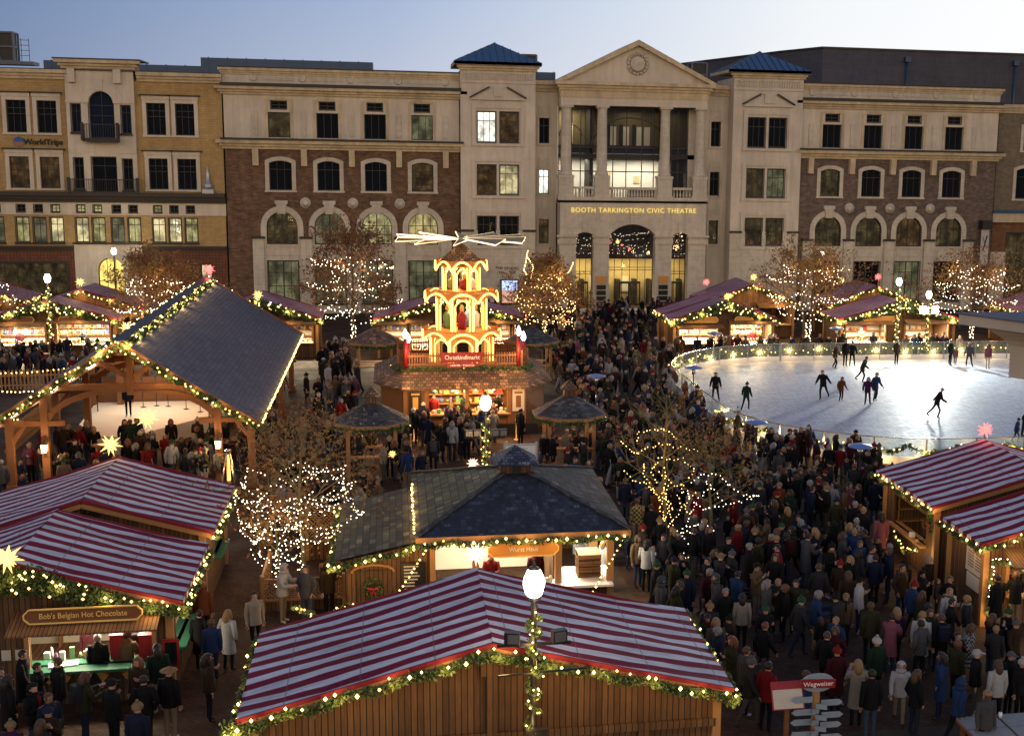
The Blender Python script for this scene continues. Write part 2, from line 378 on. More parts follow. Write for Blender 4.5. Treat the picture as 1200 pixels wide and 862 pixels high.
M['wood_h'] = boardmat('honey_plank', (.23, .115, .042), (.3, .155, .062), .16, horizontal=True, length=3.0)
M['awnwood'] = boardmat('awning_board', (.19, .095, .04), (.25, .13, .055), .1, kz=.4)
M['beam'] = beammat('timber_beam', (.13, .052, .02), (.21, .09, .035))
M['beam_h'] = beammat('honey_timber', (.26, .13, .05), (.36, .19, .075))
M['stripe'] = stripemat('red_white_canvas', (.18, .003, .024), (.58, .555, .57), .57, 1, .0, .51)
M['stripe_b'] = stripemat('red_white_canvas_small', (.19, .003, .024), (.56, .535, .55), .57, 1, .3, .52)
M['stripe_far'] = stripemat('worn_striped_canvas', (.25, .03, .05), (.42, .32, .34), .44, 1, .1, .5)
M['canvas_edge'] = plain('red_canvas_hem', (.15, .005, .014), .8)
M['slate'] = shinglemat('slate_roof', (.06, .066, .092), (.075, .082, .11), (.04, .042, .055), .3, .2, 1.8, vn=.3)
M['cedar'] = shinglemat('cedar_shingle', (.13, .105, .045), (.21, .165, .07), (.02, .015, .008), .2, .26, 3.0, (.09, .10, .03))  # left slope: yellow-green of the lights put into the shingle and moss colour
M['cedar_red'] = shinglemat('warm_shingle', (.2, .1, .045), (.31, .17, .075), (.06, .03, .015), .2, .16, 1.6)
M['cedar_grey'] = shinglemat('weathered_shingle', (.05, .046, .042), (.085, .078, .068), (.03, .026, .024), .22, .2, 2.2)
M['cedar_fine'] = shinglemat('sky_tinted_shingle', (.02, .022, .03), (.045, .047, .058), (.02, .02, .024), .16, .17, 3.0)  # front slope: blue of the sky put into a darker shingle colour
M['needle'] = plain('fir_needle', (.045, .075, .022), .6, .4, 9)
M['needle2'] = plain('light_fir_needle', (.08, .12, .035), .6, .4, 9)
M['oak'] = plain('brown_oak_leaf', (.19, .085, .03), .7, .45, 3)
M['oak2'] = plain('ochre_oak_leaf', (.24, .14, .04), .7, .4, 3)
M['bark'] = plain('bark', (.095, .065, .04), .9, .4, 5, .2, 0, .5)
M['bark_g'] = plain('greenish_bark', (.13, .115, .055), .9, .35, 5, .2, 0, .4)
M['wire'] = plain('green_wire', (.02, .03, .015), .6)
M['black'] = plain('black_paint', (.012, .012, .013), .4, .2)
M['red'] = plain('red_paint', (.22, .01, .016), .45, .15)
M['redcloth'] = plain('red_ribbon', (.4, .01, .03), .6, .2)
M['white'] = plain('white_paint', (.75, .74, .7), .5, .08)
M['paper'] = plain('printed_paper', (.42, .39, .34), .8, .12, 14)
M['green_top'] = plain('green_countertop', (.03, .13, .075), .35, .15)
M['steel'] = plain('steel', (.5, .5, .52), .25, .1, 4, .5, .9)
M['brown_sign'] = plain('varnished_sign', (.15, .06, .022), .45, .2, 2)
M['amber_sign'] = plain('amber_sign', (.55, .25, .05), .5, .15, 2)
M['goldpaint'] = plain('gold_paint', (.75, .5, .16), .4, .1)
M['deck'] = boardmat('deck_plank', (.17, .08, .035), (.24, .12, .055), .14)
M['stagefloor'] = plain('pale_stage_floor', (.7, .62, .5), .5, .08, 2)
M['bulb'] = emitter('warm_bulb', (1, .6, .16), 8, False)
M['bulb_far'] = emitter('warm_bulb_far', (1, .62, .2), 9, False)
M['bulb_cool'] = emitter('cool_white_bulb', (1, .80, .55), 9, False)
M['globe'] = emitter('lamp_globe', (1, .93, .74), 11)
M['rope'] = emitter('rope_light', (1, .42, .08), 7)
M['rope_pale'] = emitter('vane_rope_light', (1, .72, .4), 3, False)
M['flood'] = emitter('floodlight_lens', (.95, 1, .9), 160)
M['star_y'] = emitter('yellow_star', (1, .62, .16), 2.6)
M['star_w'] = emitter('pale_star', (1, .60, .40), 2.6)
M['star_r'] = emitter('red_star', (1, .13, .12), 3.2)
M['lampglass'] = emitter('lantern_glass', (1, .66, .22), 14)
M['shoplamp'] = emitter('shop_lamp', (1, .86, .6), 26)
M['flame'] = emitter('flame', (1, .34, .06), 5)
M['candle_flame'] = emitter('candle_flame', (.9, .93, 1), 9)

# ------------------------------------------------------------------ the ground and the ice
def pavemat():
    k = NM('brick_paving'); p = k.pos(); s = k.n('ShaderNodeMapping'); k.L(p, s.inputs[0]); s.inputs['Rotation'].default_value = (0, 0, radians(45))
    b = k.bricks(s.outputs[0], .24, .12, .008, (.042, .019, .010), (.072, .035, .018), (.015, .01, .006), .5)
    n = k.ramp(k.noise(p, .45, 5, .7), [(.3, .5), (.7, 1.1)]); c = k.mix(1.0, b.outputs[0], n, 'MULTIPLY')
    q = k.n('ShaderNodeSeparateXYZ'); k.L(p, q.inputs[0])
    # pale stone bands cross the brick every nine metres
    f = k.math('LESS_THAN', k.math('FRACT', k.math('DIVIDE', q.outputs[1], 9.0)), .085); g = k.math('LESS_THAN', k.math('FRACT', k.math('DIVIDE', k.math('ADD', q.outputs[0], 2.3), 9.0)), .085)
    c = k.mix(k.math('MAXIMUM', f, g), c, k.mix(1.0, k.bricks(p, 1.2, .8, .01, (.05, .034, .022), (.062, .042, .027), (.02, .015, .01)).outputs[0], n, 'MULTIPLY'))
    k.bump(k.math('SUBTRACT', 1.0, b.outputs[1]), .35, .01)
    return k.out(c, k.ramp(k.noise(p, .7, 4), [(.35, .7), (.65, .92)]), .18)
mb = MB(); n_ = 24
for i in range(n_):
    for j in range(n_):
        x0 = -700 + 1400 * i / n_; y0 = -60 + 1500 * j / n_; mb.quad((x0, y0, 0), (x0 + 1400 / n_, y0, 0), (x0 + 1400 / n_, y0 + 1500 / n_, 0), (x0, y0 + 1500 / n_, 0))
tag(mb.build('plaza_ground', pavemat()), kind='structure')

def icemat():
    k = NM('ice'); p = k.pos(); a = k.noise(p, .25, 5, .65)
    m = k.n('ShaderNodeMapping'); k.L(p, m.inputs[0]); m.inputs['Scale'].default_value = (.5, 3, 1); m.inputs['Rotation'].default_value = (0, 0, .5)
    s = k.noise(m.outputs[0], 2.2, 7, .8); m2 = k.n('ShaderNodeMapping'); k.L(p, m2.inputs[0]); m2.inputs['Scale'].default_value = (4, .6, 1); m2.inputs['Rotation'].default_value = (0, 0, -.25)
    t = k.noise(m2.outputs[0], 1.8, 7, .8); w = k.math('MULTIPLY', s, t)
    c = k.mix(k.ramp(w, [(.18, 0.0), (.34, 1.0)]), (.20, .235, .30), (.37, .41, .47)); c = k.mix(k.ramp(a, [(.4, 0.0), (.7, .45)]), c, (.26, .31, .40))
    m3 = k.n('ShaderNodeMapping'); k.L(p, m3.inputs[0]); m3.inputs['Scale'].default_value = (.35, 5, 1); m3.inputs['Rotation'].default_value = (0, 0, .15); sc = k.noise(m3.outputs[0], 2.6, 6, .75); c = k.mix(k.ramp(sc, [(.55, 0.0), (.62, .5), (.66, 0.0)]), c, (.55, .59, .64)); c = k.mix(k.ramp(sc, [(.38, .45), (.44, 0.0)]), c, (.16, .19, .25))
    k.bump(w, .25, .02); return k.out(c, k.ramp(w, [(.2, .7), (.35, .45)]), .2)
def rink_outline(off=0.0):
    pts = []
    def arc(cx, cy, r, a0, a1, n):
        for i in range(n + 1): a = radians(a0 + (a1 - a0) * i / n); pts.append((cx + (r + off) * cos(a), cy + (r + off) * sin(a)))
    arc(26.2, 73.2, 9.4, 90, 180, 10); arc(25.8, 62.4, 9.0, 180, 270, 10); arc(46, 62.4, 9.0, 270, 360, 8); arc(46, 73.2, 9.4, 0, 90, 8)
    return pts
ro = rink_outline()
mb = MB(); mb.prism_z(ro, .004, .06, 0); tag(mb.build('ice_rink', icemat()), kind='structure')

# ------------------------------------------------------------------ facade helpers
FY = 111.1
def arch_pts(xa, xb, zt, rise, n=12):        # from the right spring over to the left spring
    if rise <= 0: return [(xb, zt), (xa, zt)]
    hw = (xb - xa) / 2; cx = (xa + xb) / 2; r = (hw * hw + rise * rise) / (2 * rise); zc = zt - r; a0 = math.asin(min(1, hw / r))
    if rise > hw * .999: a0 = pi / 2
    return [(cx + r * sin(a0 - 2 * a0 * i / n), zc + r * cos(a0 - 2 * a0 * i / n)) for i in range(n + 1)]
def wall_holes(mb, x0, x1, z0, z1, y, holes, depth=.3, m=0, mr=None):
    mr = m if mr is None else mr
    xs = sorted({x0, x1} | {h[0] for h in holes} | {h[1] for h in holes}); zs = sorted({z0, z1} | {h[2] for h in holes} | {h[3] for h in holes})
    xs = [x for x in xs if x0 <= x <= x1]; zs = [z for z in zs if z0 <= z <= z1]
    for a, b in zip(xs, xs[1:]):
        for c, d in zip(zs, zs[1:]):
            mx_, mz_ = (a + b) / 2, (c + d) / 2
            if any(h[0] < mx_ < h[1] and h[2] < mz_ < h[3] for h in holes): continue
            mb.quad((a, y, c), (b, y, c), (b, y, d), (a, y, d), m)
    for h in holes:
        xa, xb, za, zt, rise = h; A = arch_pts(xa, xb, zt, rise)
        if rise > 0:
            for (p, q) in zip(A, A[1:]):
                if zt - min(p[1], q[1]) > 1e-5: mb.quad((q[0], y, q[1]), (p[0], y, p[1]), (p[0], y, zt), (q[0], y, zt), m)
        loop = [(xa, za), (xb, za)] + A
        for (p, q) in zip(loop, loop[1:] + loop[:1]): mb.quad((p[0], y, p[1]), (q[0], y, q[1]), (q[0], y + depth, q[1]), (p[0], y + depth, p[1]), mr)
def ring(mb, xa, xb, za, zt, rise, w, y0, y1, m=0):
    A = arch_pts(xa, xb, zt, rise); rise_o = rise + w * .35 if 0 < rise < (xb - xa) / 2 * .98 else (rise + w if rise else 0)
    B = arch_pts(xa - w, xb + w, zt + w, rise_o)
    I = [(xb, za)] + A + [(xa, za)]; O = [(xb + w, za)] + B + [(xa - w, za)]
    for i in range(len(I) - 1):
        a, b, c, d = I[i], I[i + 1], O[i + 1], O[i]
        mb.quad((a[0], y0, a[1]), (d[0], y0, d[1]), (c[0], y0, c[1]), (b[0], y0, b[1]), m)
        mb.quad((d[0], y0, d[1]), (d[0], y1, d[1]), (c[0], y1, c[1]), (c[0], y0, c[1]), m)
        mb.quad((a[0], y1, a[1]), (a[0], y0, a[1]), (b[0], y0, b[1]), (b[0], y1, b[1]), m)
def window(par, xa, xb, za, zt, rise, y, glass, nx=2, nz=(.3,), trim=None, tw=.28, sill=True, depth=.28, midbar=0, label=None):
    """window > pane, window_frame; the window's own mesh is its stone surround and sill"""
    mb = MB(); w0 = tw if trim else .05
    ring(mb, xa, xb, za, zt, rise, w0, y - (.09 if trim else .02), y + .02, 0)
    if sill: mb.box(xa - w0 - .06, xb + w0 + .06, y - .14, y + .02, za - .16, za - .002, 0)
    else: mb.box(xa - w0, xb + w0, y - .05, y + .02, za - .06, za - .002, 0)
    wobj = mb.build('window', trim or M['frame'], par)
    if label: wobj['label'] = label
    wobj2 = wobj
    A = arch_pts(xa, xb, zt, rise); pm = MB(); pm.poly([(p[0], y + depth, p[1]) for p in [(xa, za), (xb, za)] + A])
    p = pm.build('pane', glass, par); p.parent = wobj2
    fm = MB(); ring(fm, xa + .07, xb - .07, za + .07, zt - .07, max(0, rise - .03) if rise else 0, .07, y + depth - .07, y + depth + .02, 0)
    fm.box(xa, xb, y + depth - .07, y + depth + .02, za, za + .08, 0)
    ztop = lambda x: zt if rise <= 0 else max([zt - rise] + [q[1] + (r[1] - q[1]) * ((x - q[0]) / (r[0] - q[0]) if abs(r[0] - q[0]) > 1e-6 else 0) for q, r in zip(A, A[1:]) if min(q[0], r[0]) <= x <= max(q[0], r[0])])
    for i in range(1, nx):
        x = xa + (xb - xa) * i / nx; b = .05 if midbar and i * 2 == nx else .022; fm.box(x - b, x + b, y + depth - .055, y + depth + .01, za, ztop(x) - .02, 0)
    for f in nz:
        z = zt - (zt - za) * f; hw = xb - xa; fm.box(xa, xb, y + depth - .052, y + depth + .012, z - .028, z + .028, 0)
    f = fm.build('window_frame', M['frame'], par); f.parent = wobj2
    return wobj
def part(par, name, mat, fn):
    mb = MB(); fn(mb)
    if name in SPLIT:
        L = islands(mb)
        if 1 < len(L) <= 100: return [q.build(name, mat, par) for q in L][0]
    return mb.build(name, mat, par)
def cornice(mb, x0, x1, y, z0, z1, out, m=0, ends=True):      # stepped moulding that grows outwards towards the top
    h = z1 - z0
    for i, (a, b, o) in enumerate(((0, .3, .3), (.3, .62, .58), (.62, 1.0, 1.0))):
        e = out * o if ends else 0
        mb.box(x0 - e, x1 + e, y - out * o, y + .1, z0 + h * a, z0 + h * b - (.002 if b < 1 else 0), m)
def pick(): return random.choice([M['glass'], M['glass'], M['glass'], GL[0], GL[4]])

# ------------------------------------------------------------------ yellow brick office building (left)
B = thing('office_building', 'yellow brick office building with pale arched balcony bay at the far left', 'building', (-23, FY, 0))
wl = []                                    # window list: xa, xb, za, zt, rise, glass, kind
for xa in (-30.28, -27.97, -19.58, -17.33, -33.9):
    wl.append((xa, xa + 1.5, 16.72 - 1.88, 17.42, 0, pick() if xa < -25 else M['glass'], 'tall'))
    wl.append((xa, xa + 1.5, 10.41, 12.94, 0, GL[4] if xa < -25 else M['glass'], 'tall'))
for i, xa in enumerate((-30.11, -28.79, -27.47, -25.52, -24.23, -22.75, -21.44, -19.51, -18.22, -16.92, -33.3, -32.0)):
    wl.append((xa, xa + 1.0, 6.02, 8.05, 0, [GL[1], GL[5], GL[2], GL[2], GL[1], GL[5], GL[1], GL[2], GL[2], GL[1], GL[1], GL[5]][i], 'low'))
    wl.append((xa + .15, xa + .8, 8.48, 9.08, 0, GL[1] if i in (2, 3, 4, 7) else M['glass'], 'sq'))
bay = [(-25.32, -24.59, 14.95, 17.2, 0), (-21.49, -20.76, 14.9, 17.15, 0), (-23.95, -22.05, 14.5, 18.25, .95), (-25.32, -24.59, 10.4, 12.9, 0), (-21.55, -20.8, 10.35, 12.85, 0), (-23.95, -22.05, 10.16, 12.98, 0)]
mb = MB(); X0, X1 = -36.0, -13.58
up = [w[:5] for w in wl if w[2] > 10]; lo_ = [w[:5] for w in wl if w[2] < 10]
wall_holes(mb, X0, -25.66, 10.14, 19.12, FY, [h for h in up if h[0] < -25.6], .3, 0); wall_holes(mb, -20.42, X1, 10.14, 19.12, FY, [h for h in up if h[0] > -20.5], .3, 0)
wall_holes(mb, X0, X1, 5.73, 8.34, FY, [h for h in lo_ if h[3] < 8.2], .3, 0); wall_holes(mb, X0, X1, 8.34, 9.3, FY - .03, [h for h in lo_ if h[3] > 8.4], .33, 1)
wall_holes(mb, -25.66, -20.42, 10.14, 20.0, FY - .35, bay, .5, 1); mb.box(-25.66, -25.6, FY - .349, FY + .2, 10.14, 20.0, 1); mb.box(-20.48, -20.42, FY - .349, FY + .2, 10.14, 20.0, 1)
wall_holes(mb, X0, -25.7, 0, 5.73, FY, [(-32.2, -26.4, .4, 4.3, 0)], .35, 2); wall_holes(mb, -20.4, X1, 0, 5.73, FY, [(-15.8, -14.9, 2.2, 4.2, 0)], .35, 2)
wall_holes(mb, -25.7, -20.4, 0, 5.9, FY - .12, [(-23.95, -21.9, .1, 4.75, 1.02)], .4, 1); mb.box(-25.7, -25.65, FY - .119, FY, 0, 5.9, 1); mb.box(-20.45, -20.4, FY - .119, FY, 0, 5.9, 1)
mb.box(X0, X1, FY + 6, FY + 16, 0, 19.4, 0); mb.box(X0, X1, FY + .9, FY + 6, 10.0, 10.1, 0); mb.box(X0, X1, FY + .35, FY + 6, 18.9, 19.3, 0)
mb.box(X1 - .05, X1, FY, FY + 10, 0, 19.1, 0); mb.box(X0, X1, FY + .9, FY + 1.0, 0, 5.7, 2)
mb.build('wall', [M['yellow'], M['stucco'], M['redtile']], B)
for w in wl:
    if w[6] == 'tall':
        zs_ = (w[3] - .62); f = (w[3] - zs_) / (w[3] - w[2])
        window(B, *w[:5], FY, w[5], 3, (f, .42), M['stucco'], .3, True)
    elif w[6] == 'low': window(B, *w[:5], FY, w[5], 2, (.28,), None, 0, True)
    else: window(B, *w[:5], FY - .03, w[5], 2, (.5,), None, 0, False)
for h in bay: window(B, *h, FY - .35, M['glass_blue'] if h[2] > 14 else M['glass'], 2, (.25,) if not h[4] else (.3, .52), None, 0, True, .4)
window(B, -32.2, -26.4, .4, 4.3, 0, FY, GL[0], 6, (.3,), M['bronze'], .2, False, .33); window(B, -15.8, -14.9, 2.2, 4.2, 0, FY, GL[2], 2, (.55,), None, 0, True, .3)
window(B, -23.95, -21.9, .1, 4.75, 1.02, FY - .12, M['door_glow'], 3, (.42, .6), M['stone'], .5, False, .38, label='brightly lit round arched doorway')
def f(mb):
    for xa in (-30.28, -27.97, -19.58, -17.33):
        for z in (17.42, 12.94): mb.box(xa - .34, xa + 1.84, FY - .16, FY, z + .302, z + .58, 0); mb.box(xa - .5, xa + 2.0, FY - .3, FY, z + .582, z + .68, 1)
    ring(mb, -23.95, -22.05, 17.3, 18.25, .95, .75, FY - .42, FY - .34, 0); mb.box(-23.2, -22.8, FY - .5, FY - .34, 18.3, 19.2, 0)
    mb.box(-25.7, -24.0, FY - .45, FY - .34, 17.34, 17.5, 0); mb.box(-22.0, -20.4, FY - .45, FY - .34, 17.3, 17.46, 0)
    for x in (-25.1, -21.6): mb.box(x - .28, x + .28, FY - .75, FY - .34, 18.9, 19.98, 0)
    for z in (13.3,): mb.box(-25.6, -24.1, FY - .42, FY - .345, z, z + .1, 0); mb.box(-21.9, -20.5, FY - .42, FY - .345, z, z + .1, 0)
    mb.box(X0, X1, FY - .1, FY + .01, 8.27, 8.36, 0)
part(B, 'window_hoods', [M['stucco'], M['darkmetal']], f)
part(B, 'parapet_cornice', [M['cream'], M['darkmetal']], lambda mb: (cornice(mb, X0, -25.8, FY, 19.12, 19.86, .5), cornice(mb, -20.2, X1 + .02, FY, 19.12, 19.86, .5, ends=False),
    cornice(mb, -25.7, -20.4, FY - .35, 20.0, 20.7, .6), mb.box(-26.4, -19.7, FY - 1.0, FY + 3, 20.702, 20.8, 1), mb.box(X0, X1, FY - .5, FY + 6, 19.862, 19.93, 1), mb.box(-25.6, -20.5, FY - .2, FY + 3, 19.3, 20.69, 0)))
part(B, 'dark_cornice', [M['bronze']], lambda mb: (cornice(mb, X0, X1, FY, 9.3, 10.14, .75, ends=False), cornice(mb, X0, -25.75, FY, 5.34, 5.73, .4, ends=False), cornice(mb, -20.35, X1, FY, 5.34, 5.73, .4, ends=False), mb.box(-25.75, -20.35, FY - .45, FY, 5.9, 6.0)))
def balc(mb, x0, x1, y0, y1, z0, h):
    mb.box(x0, x1, y0, y1, z0 - .28, z0, 0)
    for (a, b) in (((x0, y0), (x1, y0)), ((x0, y0), (x0, y1)), ((x1, y0), (x1, y1))):
        mb.bar((*a, z0 + h), (*b, z0 + h), .06, m=0); L = hypot(b[0] - a[0], b[1] - a[1]); k = max(2, int(L / .17))
        for i in range(k + 1): t = i / k; x, y = a[0] + (b[0] - a[0]) * t, a[1] + (b[1] - a[1]) * t; mb.box(x - .014, x + .014, y - .014, y + .014, z0, z0 + h, 0)
    for x in (x0, x1): mb.box(x - .1, x + .1, y0 - .1, y0 + .1, z0 - .2, z0 + h + .15, 0)
part(B, 'balcony', M['darkmetal'], lambda mb: balc(mb, -24.35, -21.65, FY - 1.25, FY - .36, 14.5, 1.1))
part(B, 'balcony', M['darkmetal'], lambda mb: balc(mb, -25.7, -20.4, FY - .72, FY - .36, 10.2, 1.0))
part(B, 'finial', M['greymetal'], lambda mb: (mb.box(-15.35, -14.45, FY - .7, FY - .1, 10.142, 10.5), mb.lathe((-14.9, FY - .4, 10.5), [(.36, 0), (.36, .35), (.2, .5), (.16, 1.2), (.05, 1.8), (.0, 1.85)], 8)))
text('sign_lettering', 'WorldTrips', .62, (-27.6, FY - .06, 14.1), M['black'], B, ext=.04, bold=.018)
def f(mb):
    for k in range(3): mb.add([(-29.45 + .42 * cos(2 * pi * i / 20), FY - .06 - .01 * k, 14.1 + .42 * sin(2 * pi * i / 20)) for i in range(20)], [tuple(range(20))], 0) if k == 0 else None
    mb.add([(-29.45 + .4 * cos(pi + pi * i / 10), FY - .075, 14.1 + .4 * sin(pi + pi * i / 10)) for i in range(11)], [tuple(range(11))], 1)
part(B, 'sign_disc', [plain('blue_disc', (.04, .1, .28)), plain('orange_disc', (.3, .14, .08))], f)

# ------------------------------------------------------------------ brick blocks either side of the theatre
def brick_block(name, label, X0, X1, c0, pitch, brick, glasses, par_x1, endpier):
    B = thing(name, label, 'building', ((X0 + X1) / 2, FY, 0)); cs = [c0 + pitch * i for i in range(4)]; md = [c0 - pitch / 2 + pitch * i for i in range(5)]
    h3 = [(c - .9, c + .9, 14.82, 16.9, 0) for c in cs]; h3s = [(c - .64, c + .64, 17.18, 17.81, 0) for c in cs]
    h2 = [(c - .92, c + .92, 10.46, 12.93, .22) for c in cs]; h1 = [(c - 1.27, c + 1.27, 5.92, 8.68, 1.27) for c in cs]; h0 = [(c - 1.27, c + 1.27, .9, 4.51, 0) for c in cs]
    mb = MB(); wall_holes(mb, X0, X1, 14.76, 18.3, FY, h3 + h3s, .35, 1); wall_holes(mb, X0, X1, 5.9 + .001, 13.85, FY, h2 + [(a, b, 5.92, d, e) for a, b, c, d, e in h1], .35, 0)
    xa, xb = md[0] - .46, md[4] + .46
    wall_holes(mb, xa, xb, 0, 5.9, FY - .04, h0, .4, 2)
    for a, b in ((X0, xa), (xb, X1)): mb.quad((a, FY, 0), (b, FY, 0), (b, FY, 5.901), (a, FY, 5.901), 0)
    mb.box(X0, X1, FY + 5, FY + 16, 0, 20.4, 1); mb.box(X0, X0 + .05, FY, FY + 5, 0, 18.3, 0); mb.box(X1 - .05, X1, FY, FY + 5, 0, 18.3, 0)
    mb.box(X0, X1, FY, FY + .4, 18.3, 20.0, 1); mb.box(X0, X1, FY + .36, FY + .37, 13.8, 14.8, 1); mb.box(X0, X1, FY + .3, FY + 5, 18.4, 18.6, 1)
    for z in (4.7, 9.6, 13.95): mb.box(X0 + .1, X1 - .1, FY + .4, FY + 5, z, z + .3, 1)
    mb.build('wall', [brick, M['stucco'], M['stone']], B)
    for i, c in enumerate(cs):
        g = glasses[i]
        window(B, *h3[i], FY, g[0], 3 if i < 3 else 3, (.22,) if name.endswith('s') else (), M['stucco'], .02, False, .33); window(B, *h3s[i], FY, M['glass'], 2, (.5,), None, 0, False, .3)
        window(B, *h2[i], FY, g[1], 3, (.3,), M['stone'], .33, True, .3); window(B, *h1[i], FY, g[2], 4, (.42, .7), M['stone'], .48, True, .33, 1); window(B, *h0[i], FY - .04, g[3], 4, (.28, .6), None, 0, True, .36, 1)
    for c in cs:          # raised surrounds with a low arch over the top-floor windows, scrolled keystones, sunk panels
        part(B, 'raised_surround', M['cream'], lambda mb: ring(mb, c - .92, c + .92, 14.78, 17.95, .15, .22, FY - .06, FY + .001, 0))
        part(B, 'key_stone', M['stone'], lambda mb: [mb.box(c - w, c + w, FY - .26 - .04 * k, FY + .001, z, [9.0, 9.3, 9.62][k] - .003, 0) for k, (w, z) in enumerate(((.34, 8.5), (.4, 9.0), (.52, 9.3)))])
        part(B, 'name_panel', M['stone'], lambda mb: mb.box(c - 1.0, c + 1.0, FY - .09, FY - .039, 4.95, 5.55, 0))
    for m_ in md:
        part(B, 'carved_tablet', M['stone'], lambda mb: mb.box(m_ - .22, m_ + .22, FY - .08, FY + .001, 15.0, 16.95, 0))
        part(B, 'bracket', M['cream'], lambda mb: (mb.box(m_ - .24, m_ + .24, FY - .45, FY + .001, 12.5, 13.248, 0), mb.box(m_ - .24, m_ + .24, FY - .5, FY + .001, 13.25, 13.9, 0)))
        part(B, 'rosette', M['stone'], lambda mb: mb.add([(m_ + .3 * cos(2 * pi * i / 14), FY - .08, 19.72 + .3 * sin(2 * pi * i / 14)) for i in range(14)] + [(m_ + .36 * cos(2 * pi * i / 14), FY + .0, 19.72 + .36 * sin(2 * pi * i / 14)) for i in range(14)], [tuple(range(13, -1, -1))] + [(i, (i + 1) % 14, 14 + (i + 1) % 14, 14 + i) for i in range(14)], 0))
    for a, b in zip(md, md[1:]): part(B, 'frieze_panel', M['stone'], lambda mb: mb.box(a + .7, b - .7, FY - .05, FY + .001, 19.5, 19.95, 0))
    for m_ in md[1:4]:
        p = MB(); p.tube([(m_, FY + .02, 9.42), (m_, FY - .1, 9.42)], .45, 18); p.tube([(m_, FY - .099, 9.42), (m_, FY - .16, 9.42)], [.3, .2], 14); p.build('medallion', M['stone'], B)
    for m_ in md: p = MB(); p.box(m_ - .46, m_ + .46, FY - .3, FY - .0, 0, 6.4, 0); p.box(m_ - .54, m_ + .54, FY - .42, FY - .0, 6.402, 6.6, 1); p.box(m_ - .54, m_ + .54, FY - .4, FY, 0, .8, 0); p.build('pilaster', [M['stone'], M['bronze']], B)
    part(B, 'dark_cornice', [M['darkmetal'], M['cream']], lambda mb: (mb.box(X0 - .1, par_x1 + .1, FY - .72, FY + .1, 18.97, 19.22, 0), cornice(mb, X0, par_x1, FY, 18.3, 18.965, .6, 1), mb.box(X0 - .2, par_x1 + .3, FY - .75, FY + .3, 14.6, 14.75, 0), cornice(mb, X0, par_x1, FY, 13.85, 14.595, .62, 1)))
    part(B, 'parapet', [M['cream'], M['darkmetal']], lambda mb: (cornice(mb, X0, par_x1, FY, 19.9, 20.45, .3), mb.box(X0 - .3, par_x1 + .3, FY - .35, FY + 5, 20.452, 20.55, 1)))
    return B
gd = M['glass']
brick_block('brick_building', 'brown brick wing with four round arched windows left of the columned theatre', -13.55, 5.9, -9.08, 3.93, M['brick'],
    [(GL[0], gd, GL[0], GL[5]), (gd, gd, GL[5], GL[5]), (gd, gd, GL[1], GL[5]), (GL[5], GL[4], GL[1], GL[5])], 5.9, 0)
brick_block('brick_building', 'grey brown brick wing with four round arched windows right of the columned theatre', 36.4, 55.55, 39.36, 3.945, M['brick_r'],
    [(gd, GL[0], GL[0], gd), (gd, gd, GL[0], gd), (gd, gd, GL[4], GL[5]), (gd, gd, GL[0], gd)], 55.55, 0)

